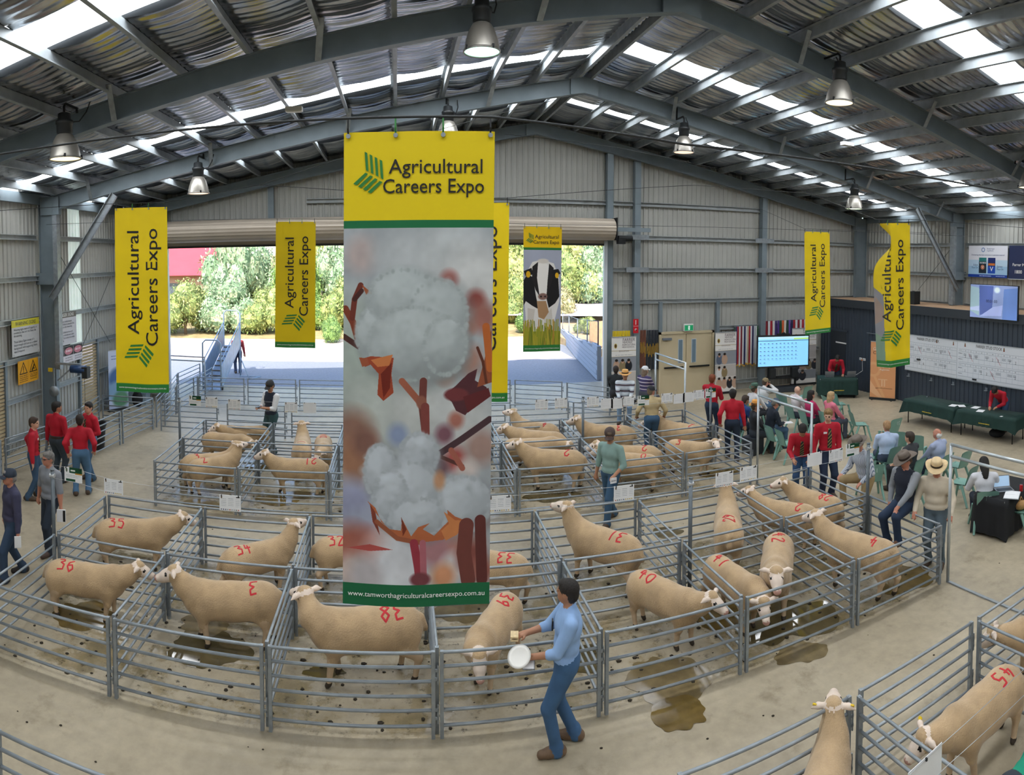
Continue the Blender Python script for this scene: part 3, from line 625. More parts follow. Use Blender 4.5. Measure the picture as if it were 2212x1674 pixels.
def banner(name, label, TL, TR, BL, BR, style, wave=.012, seed=0, fold=None):
    TL, TR, BL, BR = [Vector(q) for q in (TL, TR, BL, BR)]; W = .9; H = ((TL - BL).length + (TR - BR).length) / 2; W = ((TL - TR).length + (BL - BR).length) / 2
    nrm = (TR - TL).cross(TL - BL).normalized()     # towards the viewer
    if nrm.dot(Vector((0, 0, CAMH)) - TL) < 0: nrm = -nrm
    t = thing(name, label, 'banner', (TL + TR) / 2, group='hanging expo banners'); o0 = (TL + TR) / 2
    rnd = random.Random(seed); ph = rnd.random() * 6
    def surf(x, y, off=0.0):                         # x -.5...5, y 0 (top)..1
        p = TL.lerp(TR, x + .5).lerp(BL.lerp(BR, x + .5), y)
        d = wave * (math.sin(x * 7 + ph + y * 1.5) * (.3 + y) + .35 * math.sin(x * 16 + ph * 2) * (1 - y * .7)); 
        if fold: p, d = fold(p, x, y, d, nrm, W, H)
        return p + nrm * (d + off) - o0
    def place(px_, py_): return surf(px_ / W, -py_ / H, .006 if W > .86 or style == 'cotton' else .01)
    m = MB(); m.grid(lambda a, b: surf(a - .5, 1 - b), 36, 48, 0); m.grid(lambda a, b: surf(.5 - a, 1 - b, -.004), 36, 48, 0)
    if style == 'cotton': im = PR_COT
    elif style == 'cow': im = PR_COW
    else: im = PR_TWI if fold else PR_YEL
    me = m.mesh('cloth', im, True); uv = me.uv_layers.new(name='UVMap'); n1 = 37 * 49
    for l in me.loops:
        k = l.vertex_index; b = k >= n1; k = k - n1 if b else k; i, j = k % 37, k // 37; uv.data[l.index].uv = (i / 36 if not b else 1 - i / 36, j / 48)
    obj('cloth', me, t)
    u = W / 972.0
    if style in ('cotton', 'cow'):
        k = .9 if style == 'cotton' else 1.0; yc = -(1137 - 848) * u * k
        L = MB(); put_text(L, 'Agricultural', (600 - 494) * u, -(1113 - 848) * u * k, (900 - 297) * u, .125 * W, 0, place, bold=.004); L.build('lettering', inkb, t); L = MB(); put_text(L, 'Careers Expo', (588 - 494) * u, -(1252 - 848) * u * k, (912 - 262) * u, .125 * W, 0, place, bold=.004); L.build('lettering', inkb, t)
        G = MB(); logo(G, place, (168 - 494) * u, yc, u, 0); G.build('logo', inkg, t)
        B = MB(); put_text(B, URL, 0, -H * .976, W * .93, None, 0, place); B.build('web_address', inkw, t)
    else:
        L = MB(); put_text(L, 'Agricultural', -.12 * W, -.405 * H, .56 * H, .29 * W, 0, place, rot=PI / 2, bold=.004); L.build('lettering', inkb, t); L = MB(); put_text(L, 'Careers Expo', .24 * W, -.43 * H, .63 * H, .29 * W, 0, place, rot=PI / 2, bold=.004); L.build('lettering', inkb, t)
        G = MB(); logo(G, place, -.05 * W, -.80 * H, u * 2.1, 0, PI / 2 + .0); G.build('logo', inkg, t)
        B = MB(); put_text(B, URL, 0, -H * .978, W * .9, None, 0, place); B.build('web_address', inkw, t)
    for k in range(4):
        x = -.47 + .94 * k / 3; p = surf(x, .004, .004); ho = MB()
        ho.tube([p + Vector((0, 0, -.01)), p + nrm * .02 + Vector((0, 0, .03)), p + Vector((0, 0, .085))], .006, 6); ho.build('hook', mat('black_metal') if k in (0, 3) else inkg, t)
        e = MB(); e.tube([p + nrm * .002 + Vector((0, 0, -.012)), p + nrm * .012 + Vector((0, 0, -.012))], .014, 10); e.build('eyelet', steel, t)
    return t
PR_COT = cotton_print().mat('cotton_boll_print'); PR_COW = cow_print().mat('cow_print')
py_ = Paint(60, 200, '#e6c913'); py_.rect(0, 0, 1, .045, '#2b7a38'); py_.noise(.05, 4); PR_YEL = py_.mat('yellow_banner_print')
py_ = Paint(90, 300, '#e6c913'); py_.poly([(0, 0), (.3, 0), (.27, .5), (0, .56)], '#8d8d95'); py_.poly([(.02, .5), (.26, .42), (.24, .33), (.0, .3)], '#a08c82'); py_.poly([(0, 0), (.3, 0), (.29, .2), (0, .24)], '#7f9a86'); py_.rect(0, 0, 1, .045, '#2b7a38'); py_.noise(.08, 6); PR_TWI = py_.mat('twisted_banner_print')
def four(a, b, c, d, rho, rho2=None): return [PR(*q, r) for q, r in ((a, rho), (b, rho2 or rho), (c, rho), (d, rho2 or rho))]
banner('expo_banner', 'large banner printed with cotton bolls, closest to the camera', *four((743, 287), (1069, 284), (740, 1305), (1057, 1305), 3.85), 'cotton', .008, 1)
banner('expo_banner', 'yellow banner on the far left in front of the side wall', *four((248, 450), (361, 447), (251, 845), (364, 849), 11.1, 10.8), 'yellow', .022, 2)
banner('expo_banner', 'yellow banner hanging in front of the open door beside the cotton banner', *four((596, 479), (682, 479), (594, 750), (681, 752), 14.6), 'yellow', .012, 3)
banner('expo_banner', 'banner printed with a black and white cow', *four((1131, 489), (1214, 491), (1130, 760), (1210, 758), 15.2), 'cow', .015, 4)
banner('expo_banner', 'yellow banner mostly hidden behind the cotton banner', *four((963, 440), (1100, 438), (958, 868), (1096, 867), 9.1), 'yellow', .02, 5)
banner('expo_banner', 'flat yellow banner hanging in front of the dark stage', *four((1738, 500), (1792, 502), (1740, 724), (1794, 717), 18.2, 17.6), 'yellow', .01, 6)
def twist(p, x, y, d, nrm, W, H):
    side = Vector((nrm.y, -nrm.x, 0)); k = max(0, -.05 - x)    # left strip of the cloth is folded back and blown outwards
    bul = math.exp(-((y - .12) / .12) ** 2)
    return p + side * (k * W * (.9 - 1.9 * bul * (1 if k > 0 else 0)) * (1 if y > -1 else 0)) * .75, d - k * W * 1.1 * (.4 + .6 * y)
banner('expo_banner', 'twisted yellow banner with one edge folded back beside the stage', *four((1893, 482), (1965, 482), (1893, 800), (1966, 787), 12.9, 12.5), 'yellow', .02, 7, twist)
# ---- cables
cab = mat('steel_cable', '#35383a', .5, .5)
def cable(label, pts, r=.006):
    q = []; pts = [Vector(p) for p in pts]
    for a, b in zip(pts[:-1], pts[1:]):
        for k in range(6): q.append(a.lerp(b, k / 6))
    q.append(pts[-1]); tag(MB().tube(q, r, 6).build('cable', cab, smooth=True), label, 'cable', 'overhead cables')
a = PR(750, 287, 3.85); b = PR(1064, 284, 3.85); YC = (a.y + b.y) / 2
cable('black cable carrying the cotton banner across the hall', [P(-150, 350, y=YC + .6), P(0, 333, y=YC + .3), a + Vector((0, 0, .085)), b + Vector((0, 0, .085)), P(1480, 312, y=b.y - .1), P(2212, 421, y=b.y - .5), P(2380, 450, y=b.y - .7)], .008)
cable('thin cable above the far left banner', [P(0, 455, y=10.2), PR(248, 440, 11.1), PR(361, 437, 10.8), P(560, 400, y=11.2), Vector((4.4, 15.3, 9.0))], .005)
cable('thin cable above the banner beside the cotton banner', [P(100, 485, y=14.4), PR(596, 473, 14.6), PR(682, 473, 14.6), PR(1131, 484, 15.2), PR(1214, 486, 15.2), P(1740, 497, y=14.9), P(2130, 512, y=13)], .005)
cable('thin cable slung from the ridge to the right hand wall', [P(1090, 290, y=20.5), P(1330, 318, y=19), P(1700, 400, y=16), PR(1893, 474, 12.9), PR(1965, 474, 12.5), P(2212, 492, y=8.5)], .005)
cable('thin cable above the banner hidden behind the cotton banner', [P(560, 400, y=9.0), PR(963, 434, 9.1) + Vector((0, 0, .03)), PR(1100, 432, 9.1) + Vector((0, 0, .03)), P(1500, 400, y=9.0), Vector((18.2, 9.3, 6.3))], .004)
cable('thin cable behind the right hand banner', [P(1330, 440, y=18), P(1640, 450, y=17), PR(1738, 494, 18.2), PR(1792, 496, 17.6), P(2050, 505, y=15)], .004)
# ---- high bay lamps
def make_lamp():
    t = thing('high_bay_lamp', 'lamp', 'lamp', group='high bay lamps')
    m = MB(); m.lathe([(.262, 0), (.258, .03), (.235, .16), (.19, .3), (.14, .385), (.12, .4)], 28); m.lathe([(.118, .395), (.136, .38), (.185, .297), (.229, .16), (.252, .03), (.256, 0)], 28, 1)
    m.build('reflector', [mat('spun_aluminium', '#a7a39b', .34, .55, noise=(2, .06)), mat('white_enamel', '#dfe0da', .35)], t, True)
    m = MB(); m.lathe([(.272, -.01), (.276, .004), (.272, .018), (.258, .018), (.256, -.01), (.272, -.01)], 28); m.build('rim', mat('dull_aluminium', '#8d8a84', .4, .6), t, True)
    return t
lens_m = {}
def lens(tint, e):
    k = tint
    if k not in lens_m: lens_m[k] = MB().lathe([(.0005, .012), (.13, .014), (.256, .008)], 24).mesh('lens', mat('lamp_glass_' + tint[1:], tint, .3, emit=e), True)
    return lens_m[k]
lamp0 = None
_lh = MB(); _lh.lathe([(.0005, .4), (.12, .4), (.135, .43), (.135, .56), (.15, .57), (.15, .62), (.115, .64), (.105, .74), (.06, .76), (.0005, .76)], 18); _lh = _lh.mesh('gear_housing', mat('black_plastic', '#1d2124', .45), True)
_lc = MB().box((0, 0, 0), (.03, .02, .06)).mesh('clip', mat('black_metal'))
lamps = [(1041, 112, 9.35, '#b9ffe4', 2.2, 'high bay lamp hanging at the top of the near rafter, glowing pale green'), (141, 343, 9.35, '#ffe6b0', 2.0, 'high bay lamp at the far left glowing warm yellow'), (429, 418, 15.0, '#ffe2c8', 1.2, 'high bay lamp above the banner beside the open door'),
         (1813, 222, 9.35, '#fff0cf', 1.4, 'high bay lamp on the near rafter to the right'), (1477, 329, 15.0, '#ffd9c0', 1.2, 'high bay lamp in the middle with a pinkish glow'), (1845, 451, 15.0, '#e6ffd9', 1.6, 'high bay lamp above the twisted banner'),
         (968, 300, 15.0, '#f5f5ee', 1.0, 'high bay lamp half hidden behind the cotton banner'), (2222, 405, 9.35, '#fff0cf', 1.2, 'high bay lamp cut by the right edge')]
for u, v, y, tint, e, lab in lamps:
    if lamp0 is None: lamp0 = make_lamp(); t = lamp0
    else:
        t = lamp0.copy(); COL.objects.link(t)
        for ch in lamp0.children:
            if ch.name.split('.')[0] in ('reflector', 'rim'): c = ch.copy(); COL.objects.link(c); c.parent = t
    t.location = P(u, v, y=y); t['label'] = lab; z1 = zr(t.location.x) + .5 - t.location.z
    obj('lens', lens(tint, e), t); obj('gear_housing', _lh, t)
    for k in range(4): obj('clip', _lc, t, (.272 * math.cos(k * PI / 2 + .5), .272 * math.sin(k * PI / 2 + .5), .02))
    yb_ = (9.82 if y < 12 else 15.47) - y; MB().tube([(0, 0, .74), (0, 0, .86), (0, .06, .92), (0, yb_, .92)], .022, 8).build('stem', mat('black_metal'), t, True); MB().tube([(0, yb_ - .02, .92), (0, yb_ - .02, z1 - .15)], .022, 8).build('hanger', mat('black_metal'), t, True)
    MB().tube([(.1, .05, .6), (.2, .15, .62), (.26, .3, .8), (.26, yb_ - .02, 1.0)], .011, 6).build('flex', mat('black_plastic'), t, True)
# ---- lot cards on the wires
def card_paint(kind, seed):
    r = random.Random(seed); p = Paint(120, 84, '#eceef0')
    if kind == 'lot':
        p.ell(.1, .85, .03, .05, '#5a4630', .3); p.rect(.78, .86, .95, .92, '#222222')
        for k in range(5):
            y = .75 - k * .11; p.dash(.08, .32, y, .025, '#9aa0a8', 4); p.dash(.42, .66, y + .03, .025, '#8a9098', 4); p.dash(.76, .95, y, .03, '#b5bac0', 5)
        for k in range(9): p.rect(.06 + .1 * k, .05, .12 + .1 * k, .12, r.choice(['#3d4a6a', '#b0503c', '#8a8f95', '#c0a04a', '#5a6a5a']), .8)
    elif kind == 'farm':
        p.rect(.28, .62, 1, 1, '#12482f'); p.rect(.62, .55, 1, .64, '#c08a3a'); p.ell(.13, .8, .05, .1, '#5a6a58', .3); p.rect(.36, .74, .62, .84, '#e8efe8'); p.dash(.1, .92, .45, .04, '#a5abb0', 2); p.dash(.15, .8, .34, .03, '#b0b5ba', 2); p.rect(.08, .04, .62, .2, '#174e35')
    else:
        p.noise(.04, 3)
        if kind == 'list':
            for k in range(8): p.dash(.1, .85, .85 - k * .09, .015, '#c9cdd2', 3)
    return p
CARDM = {k: [card_paint(k, i).mat('%s_card_%d' % (k, i), .4) for i in range(3 if k == 'lot' else 1)] for k in ('lot', 'farm', 'blank', 'list')}
def card(u, v, y, kind, label, i=0, wdt=.297, hgt=.215, tilt=0.0):
    p = P(u, v, y=y); t = thing('lot_card', label, 'card', p, group='lot cards on the sign wires')
    quad('card', CARDM[kind][i % len(CARDM[kind])], wdt, hgt, t, (0, 0, -hgt / 2), tilt, .006)
    for s in (-.4, .4): MB().box((s * wdt, -.006, hgt / 2 - .008), (.012, .014, .02)).build('clip', mat('black_plastic'), t)
    return t
near = [(158, 1026, 'farm', 'green headed card beside the grey post on the left'), (245, 1052, 'lot', 'lot card above the first near pen'), (497, 1087, 'lot', 'lot card above the second near pen'), (1080, 1088, 'lot', 'lot card touching the cotton banner edge'),
        (1348, 1065, 'lot', 'lot card in front of the man in the green shirt'), (1565, 1035, 'lot', 'lot card beside the middle post, first of a pair'), (1617, 1023, 'lot', 'lot card beside the middle post, second of a pair'), (1760, 992, 'blank', 'blank white card below the bending boy'),
        (1806, 984, 'lot', 'lot card in front of the striped shirt'), (1842, 971, 'farm', 'green headed card beside the hatted man')]
far = [(421, 866, 'farm', 'small green headed card at the far block left post'), (457, 869, 'lot', 'lot card on the far wire, first from the left post'), (506, 874, 'lot', 'lot card on the far wire left of the man in the vest'), (629, 880, 'lot', 'lot card on the far wire right of the man in the vest'), (669, 881, 'blank', 'blank card on the far wire beside the cotton banner'),
       (1170, 874, 'lot', 'lot card on the far wire, first right of the cotton banner'), (1212, 871, 'lot', 'lot card with a yellow heading on the far wire'), (1281, 868, 'lot', 'lot card right of the middle far post'), (1311, 872, 'list', 'plain list sheet below the striped rugby shirt'), (1333, 872, 'list', 'plain list sheet left of a lot card under the hat wearer'),
       (1357, 867, 'lot', 'lot card left of the tan shirted man'), (1390, 865, 'farm', 'green headed card over the tan shirted man'), (1441, 860, 'lot', 'lot card right of the tan shirted man'), (1467, 861, 'list', 'plain list sheet in front of the double door'), (1487, 858, 'list', 'plain list sheet nearest the red haired boy'), (1510, 853, 'lot', 'lot card in front of the red haired boy'), (1535, 849, 'farm', 'green headed card at the far right post')]
for i, (u, v, k, l) in enumerate(near): card(u, v, 8.24, k, l, i)
for i, (u, v, k, l) in enumerate(far): card(u, v, 13.9, k, l, i, .29, .235)
wirem = mat('wire')
def wire(label, pts, r=.0025):
    tag(MB().tube(pts, r, 5).build('sign_wire', wirem, smooth=True), label, 'wire', 'sign wires')
for dz, nm in ((.1, 'upper'), (-.1, 'lower')):
    wire('%s sign wire over the near pens' % nm, [(-5.03, 8.25, P(158, 1026, y=8.24).z + dz)] + [P(u, v, y=8.245) + Vector((0, .004, dz)) for u, v, k, l in near] + [(7.44, 8.2, P(1842, 971, y=8.24).z + dz)])
    wire('%s sign wire over the far pens' % nm, [(-4.97, 13.9, P(421, 866, y=13.9).z + dz)] + [P(u, v, y=13.905) + Vector((0, .004, dz)) for u, v, k, l in far] + [(7.42, 13.92, P(1535, 849, y=13.9).z + dz)])
# ================================================================== bodies: smooth unions of tapered limbs and ellipsoids, skinned as one surface
def sdf_mesh(name, prims, vox, mats, smooth=True):
    """prims: ('c', a, b, ra, rb, mat, k) tapered limb | ('e', centre, radii, R, mat, k)"""
    lo = np.full(3, 1e9); hi = -lo
    for q in prims:
        if q[0] == 'c':
            for p, r in ((q[1], q[3]), (q[2], q[4])): lo = np.minimum(lo, np.array(p) - r); hi = np.maximum(hi, np.array(p) + r)
        else:
            R = max(q[2]) if q[3] is not None else np.array(q[2]); lo = np.minimum(lo, np.array(q[1]) - R); hi = np.maximum(hi, np.array(q[1]) + R)
    lo = lo - 2.5 * vox; n = np.ceil((hi - lo + 2.5 * vox) / vox).astype(int) + 1
    D = np.full(n, 1.0, np.float32); ID = np.zeros(n, np.int16); RAW = np.full(n, 9.0, np.float32)
    ax = [lo[i] + vox * np.arange(n[i]) for i in range(3)]
    for q in prims:
        mi, k = q[-2], q[-1]; m = max(k, .03) + 3 * vox
        if q[0] == 'c':
            a, b = np.array(q[1], float), np.array(q[2], float); l2 = np.minimum(a - q[3], b - q[4]) - m; h2 = np.maximum(a + q[3], b + q[4]) + m
        else:
            c = np.array(q[1], float); R = max(q[2]); l2, h2 = c - R - m, c + R + m
        i0 = np.clip(np.floor((l2 - lo) / vox).astype(int), 0, n - 1); i1 = np.clip(np.ceil((h2 - lo) / vox).astype(int) + 1, 1, n)
        sl = tuple(slice(i0[i], i1[i]) for i in range(3))
        X = ax[0][sl[0]][:, None, None]; Y = ax[1][sl[1]][None, :, None]; Z = ax[2][sl[2]][None, None, :]
        if q[0] == 'c':
            ab = b - a; L = (ab @ ab) + 1e-9; t = np.clip(((X - a[0]) * ab[0] + (Y - a[1]) * ab[1] + (Z - a[2]) * ab[2]) / L, 0, 1)
            d = np.sqrt((X - a[0] - t * ab[0]) ** 2 + (Y - a[1] - t * ab[1]) ** 2 + (Z - a[2] - t * ab[2]) ** 2) - (q[3] + (q[4] - q[3]) * t)
        else:
            x, y, z = X - c[0], Y - c[1], Z - c[2]
            if q[3] is not None:
                R = np.array(q[3]); x, y, z = R[0, 0] * x + R[1, 0] * y + R[2, 0] * z, R[0, 1] * x + R[1, 1] * y + R[2, 1] * z, R[0, 2] * x + R[1, 2] * y + R[2, 2] * z
            r = q[2]; k0 = np.sqrt((x / r[0]) ** 2 + (y / r[1]) ** 2 + (z / r[2]) ** 2); k1 = np.sqrt((x / r[0] ** 2) ** 2 + (y / r[1] ** 2) ** 2 + (z / r[2] ** 2) ** 2) + 1e-9
            d = k0 * (k0 - 1) / k1
        d = d.astype(np.float32); d0 = D[sl]; h = np.clip(.5 + .5 * (d0 - d) / k, 0, 1); D[sl] = d0 * (1 - h) + d * h - k * h * (1 - h)
        up = d < RAW[sl] + (.004 if mi in q[-2:-1] else 0); ID[sl] = np.where(d < RAW[sl], mi, ID[sl]); RAW[sl] = np.minimum(RAW[sl], d)
    # surface nets
    S = D < 0; c0 = S[:-1, :-1, :-1].astype(np.int8); cnt = np.zeros(c0.shape, np.int8)
    for dx in (0, 1):
        for dy in (0, 1):
            for dz in (0, 1): cnt += S[dx:dx + n[0] - 1, dy:dy + n[1] - 1, dz:dz + n[2] - 1]
    act = (cnt > 0) & (cnt < 8); idx = np.full(c0.shape, -1, np.int32); cells = np.argwhere(act); idx[act] = np.arange(len(cells))
    acc = np.zeros((len(cells), 3)); num = np.zeros(len(cells)); cs = [(dx, dy, dz) for dx in (0, 1) for dy in (0, 1) for dz in (0, 1)]
    for a in cs:
        for e in range(3):
            if a[e]: continue
            b = list(a); b[e] = 1; A = cells + a; B = cells + b; da = D[tuple(A.T)]; db = D[tuple(B.T)]; cr = (da < 0) != (db < 0)
            t = np.where(cr, da / np.where(cr, da - db, 1), 0); p = A + (B - A) * t[:, None]; acc[cr] += p[cr]; num[cr] += 1
    V = lo + vox * acc / num[:, None]; F = []
    for e, (o1, o2) in enumerate(((1, 2), (2, 0), (0, 1))):
        sl0 = [slice(1, n[i] - 1) for i in range(3)]; sl0[e] = slice(0, n[e] - 1); sl1 = list(sl0); sl1[e] = slice(1, n[e])
        s0 = S[tuple(sl0)]; s1 = S[tuple(sl1)]; cr = np.argwhere(s0 != s1)
        if not len(cr): continue
        off = np.ones(3, int); off[e] = 0; g = cr + off; sg = s0[tuple(cr.T)]
        def at(d1, d2): q = g.copy(); q[:, o1] -= d1; q[:, o2] -= d2; return idx[tuple(q.T)]
        f = np.stack([at(1, 1), at(0, 1), at(0, 0), at(1, 0)], 1); f[~sg] = f[~sg][:, ::-1]; F.append(f)
    F = np.concatenate(F); F = F[(F >= 0).all(1)]
    ce = V[F].mean(1); gi = np.clip(np.round((ce - lo) / vox).astype(int), 0, n - 1); mid = ID[tuple(gi.T)]
    me = bpy.data.meshes.new(name); me.vertices.add(len(V)); me.vertices.foreach_set('co', V.ravel()); me.loops.add(F.size); me.loops.foreach_set('vertex_index', F.ravel().astype(np.int32))
    me.polygons.add(len(F)); me.polygons.foreach_set('loop_start', np.arange(0, F.size, 4, dtype=np.int32)); me.polygons.foreach_set('loop_total', np.full(len(F), 4, np.int32))
    for m in mats: me.materials.append(m)
    me.polygons.foreach_set('material_index', mid.astype(np.int32)); me.polygons.foreach_set('use_smooth', np.ones(len(F), bool)); me.update(); me.validate()
    return me
# ------------------------------------------------------------------ sheep
wool = mat('shorn_wool', '#ba9e79', .9, noise=(4, .2, 8), bump=(55, .55, .012), sheen=.25)
facem = mat('sheep_face', '#e4d2c2', .75, noise=(9, .08)); hoofm = mat('hoof', '#3a3128', .6); eyem = mat('dark_eye', '#15110f', .2); nosem = mat('sheep_nose', '#c79a8c', .5); legm = mat('sheep_leg', '#c4ab8d', .8, noise=(8, .12))
def sheep_prims(yaw=0.0, pitch=.75, hp=-.35, stance=0.0):
    """neck yaw and pitch (up positive), hp: pitch of the face below level"""
    W, Fc, Hf, Ey, Ns, Lg = range(6); P_ = []
    def C(a, b, ra, rb, m, k=.05): P_.append(('c', a, b, ra, rb, m, k))
    def E(c, r, m, k=.05, R=None): P_.append(('e', c, r, R, m, k))
    E((0, 0, .545), (.51, .22, .235), W); E((-.36, 0, .57), (.27, .215, .23), W, .08); E((.33, 0, .55), (.26, .19, .235), W, .08); E((0, 0, .66), (.5, .13, .11), W, .08); E((.42, 0, .66), (.16, .12, .14), W, .08)
    cy, sy, cp, sp = math.cos(yaw), math.sin(yaw), math.cos(pitch), math.sin(pitch)
    nb = Vector((.47, 0, .63)); nd = Vector((cp * cy, cp * sy, sp)); ne = nb + nd * .33; mid = nb + Vector((cp * math.cos(yaw * .4), cp * math.sin(yaw * .4), sp * .8)) * .16
    C(nb, mid, .175, .135, W, .07); C(mid, ne, .135, .1, W, .06)
    y2 = yaw * 1.25; hd = Vector((math.cos(hp) * math.cos(y2), math.cos(hp) * math.sin(y2), math.sin(hp))); sd_ = Vector((-math.sin(y2), math.cos(y2), 0)); up = hd.cross(sd_)
    h0 = ne + Vector((0, 0, .03)); C(h0, h0 + hd * .13, .087, .074, Fc, .03); C(h0 + hd * .1, h0 + hd * .235, .072, .047, Fc, .03); E(h0 + hd * .245, (.045, .045, .04), Ns, .02); E(h0 + hd * .0 + up * .045, (.075, .07, .05), W, .03)
    C(h0 + hd * .12 - up * .05, h0 + hd * .2 - up * .045, .035, .03, Fc, .03)
    for s in (-1, 1):
        e0 = h0 + sd_ * s * .06 + up * .03; C(e0, e0 + sd_ * s * .085 - hd * .02 + up * .0, .022, .03, Fc, .02); C(e0 + sd_ * s * .085 - hd * .02, e0 + sd_ * s * .15 - hd * .03 - up * .02, .028, .01, Fc, .02)
        E(h0 + hd * .1 + sd_ * s * .066 + up * .032, (.017, .017, .017), Ey, .004)
        f = stance * s * .06; x = .35
        C((x, s * .1, .48), (x + .01, s * .115, .3), .1, .055, W, .06); C((x + .01 + f * .4, s * .115, .31), (x + f, s * .115, .06), .045, .029, Lg, .03); C((x + f, s * .115, .055), (x + .02 + f, s * .115, .03), .034, .03, Hf, .01)
        E((-.42, s * .1, .5), (.16, .1, .2), W, .07); C((-.42, s * .115, .4), (-.5 - f, s * .12, .27), .085, .05, Lg, .05); C((-.5 - f, s * .12, .27), (-.46 - f, s * .12, .06), .042, .029, Lg, .03); C((-.46 - f, s * .12, .055), (-.44 - f, s * .12, .03), .034, .03, Hf, .01)
    C((-.6, 0, .64), (-.655, 0, .52), .05, .035, W, .04); E((-.05, 0, .36), (.1, .05, .05), W, .05)
    return P_
SH = {}; EAR = {}
for k, a in dict(ahead=(0, .75, -.4), left=(.75, .7, -.3), right=(-.75, .7, -.3), up=(.15, 1.0, -.1), low=(-.35, -.05, -.75), lowl=(.4, .1, -.8), level=(.1, .45, -.5)).items():
    pr_ = sheep_prims(*a, stance=random.choice((-1, 1, .6))); EAR[k] = [(Vector(q[1]) + Vector(q[2])) / 2 for q in pr_ if q[0] == 'c' and q[4] == .01]
    me = sdf_mesh('sheep_body', pr_, .0145, [wool, facem, hoofm, eyem, nosem, legm]); SH[k] = (me, BVHTree.FromPolygons([v.co for v in me.vertices], [tuple(p.vertices) for p in me.polygons]))
paintm = mat('red_stock_paint', '#c01824', .6)
DIG = {'0': [[(.5, 1), (.1, .8), (0, .5), (.1, .2), (.5, 0), (.9, .2), (1, .5), (.9, .8), (.5, 1)]], '1': [[(.5, 1), (.5, 0)]], '2': [[(0, .8), (.3, 1), (.8, .95), (.9, .7), (.5, .4), (0, 0), (1, .05)]], '3': [[(0, .95), (.7, 1), (.8, .75), (.35, .55), (.9, .4), (.8, .05), (0, 0)]], '4': [[(.3, 1), (.1, .45), (.95, .5)], [(.6, .8), (.55, 0)]], '5': [[(.9, 1), (.15, .95), (.1, .6), (.7, .6), (.9, .3), (.6, 0), (0, .05)]], '6': [[(.8, 1), (.2, .7), (.05, .3), (.4, 0), (.9, .2), (.7, .5), (.15, .4)]], '7': [[(0, 1), (1, .95), (.4, 0)]], '8': [[(.5, .5), (.1, .75), (.5, 1), (.9, .75), (.5, .5), (.05, .25), (.5, 0), (.95, .25), (.5, .5)]], '9': [[(.9, .7), (.4, .5), (.1, .8), (.5, 1), (.9, .75), (.7, .3), (.4, 0)]]}
_num = {}
def number_mesh(pose, txt, side, x0, rot):
    key = (pose, txt, side, round(x0, 2), rot)
    if key in _num: return _num[key]
    bv = SH[pose][1]; mb = MB(); H_, W_ = .17, .1
    for i, ch in enumerate(txt):
        for st in DIG[ch]:
            pts = []
            for (a, b), (c, d) in zip(st[:-1], st[1:]):
                for k in range(5): pts.append((a + (c - a) * k / 5, b + (d - b) * k / 5))
            pts.append(st[-1]); L = []; 
            for a, b in pts:
                X = (i - (len(txt) - 1) / 2) * (W_ + .04) + (a - .5) * W_; Y = (b - .5) * H_; cx, sx = math.cos(rot), math.sin(rot); X, Y = cx * X - sx * Y, sx * X + cx * Y
                h = bv.ray_cast(Vector((x0 + X, side + Y, 1.5)), Vector((0, 0, -1)))
                L.append((h[0], h[1]) if h[0] else None)
            L = [q for q in L if q]; 
            if len(L) < 2: continue
            vs = []; 
            for j, (p, nn) in enumerate(L):
                t = (L[min(j + 1, len(L) - 1)][0] - L[max(0, j - 1)][0]); sd2 = nn.cross(t); sd2 = sd2.normalized() * .011 if sd2.length > 1e-6 else Vector((.011, 0, 0))
                vs += [p + nn * .004 + sd2, p + nn * .004 - sd2, p - nn * .01 + sd2, p - nn * .01 - sd2]
            m = len(L); mb.add(vs, [(4 * j, 4 * j + 1, 4 * j + 5, 4 * j + 4) for j in range(m - 1)] + [(4 * j, 4 * j + 4, 4 * j + 6, 4 * j + 2) for j in range(m - 1)] + [(4 * j + 1, 4 * j + 3, 4 * j + 7, 4 * j + 5) for j in range(m - 1)])
    _num[key] = mb.mesh('painted_number', paintm); return _num[key]
tagm = mat('yellow_ear_tag', '#e8c520', .4)
def sheep(rear, chest, pose, num, label, side=None, x0=-.27, rot=0.0, sc_=None, zc=.55):
    a = P(*rear, z=.58); b = P(*chest, z=zc); d = Vector((b.x - a.x, b.y - a.y, 0)); L = d.length; c = (a + b) / 2; s = sc_ or min(1.09, max(.97, L / 1.16))
    o = obj('sheep', SH[pose][0], None, (c.x, c.y, 0), math.atan2(d.y, d.x)); o.scale = (s, s, s); tag(o, label, 'sheep', 'sheep in the show pens')
    if num:
        cs = Vector((-c.x, -c.y, 0)).dot(Vector((-d.y, d.x, 0)).normalized()) / c.length
        obj('painted_number', number_mesh(pose, num, round(.07 * cs, 2) if side is None else side, x0, rot), o)
    # keep the body inside its own pen
    R = Matrix.Rotation(math.atan2(d.y, d.x), 2); co = np.array([v.co for v in SH[pose][0].vertices]); co = co[co[:, 2] < .86] * s; xy = co[:, :2] @ np.array(R).T
    for xs_, ys_ in ((XS, (6.5, 8.25, 10.0)), (XS2, (12.05, 13.85, 15.6))):
        if not (ys_[0] - .3 < c.y < ys_[-1] + .3) or c.x > xs_[-1] + .2: continue
        for ax_, ln in ((0, xs_), (1, ys_)):
            g = [q for q in range(len(ln) - 1) if ln[q] - .02 <= c[ax_] <= ln[q + 1] + .02]
            if not g: continue
            l0, l1 = ln[g[0]] + .05, ln[g[0] + 1] - .05; e0, e1 = c[ax_] + xy[:, ax_].min(), c[ax_] + xy[:, ax_].max()
            if e1 - e0 > l1 - l0: sh = (l0 + l1) / 2 - (e0 + e1) / 2
            else: sh = max(0, l0 - e0) - max(0, e1 - l1)
            o.location[ax_] += sh
    return o
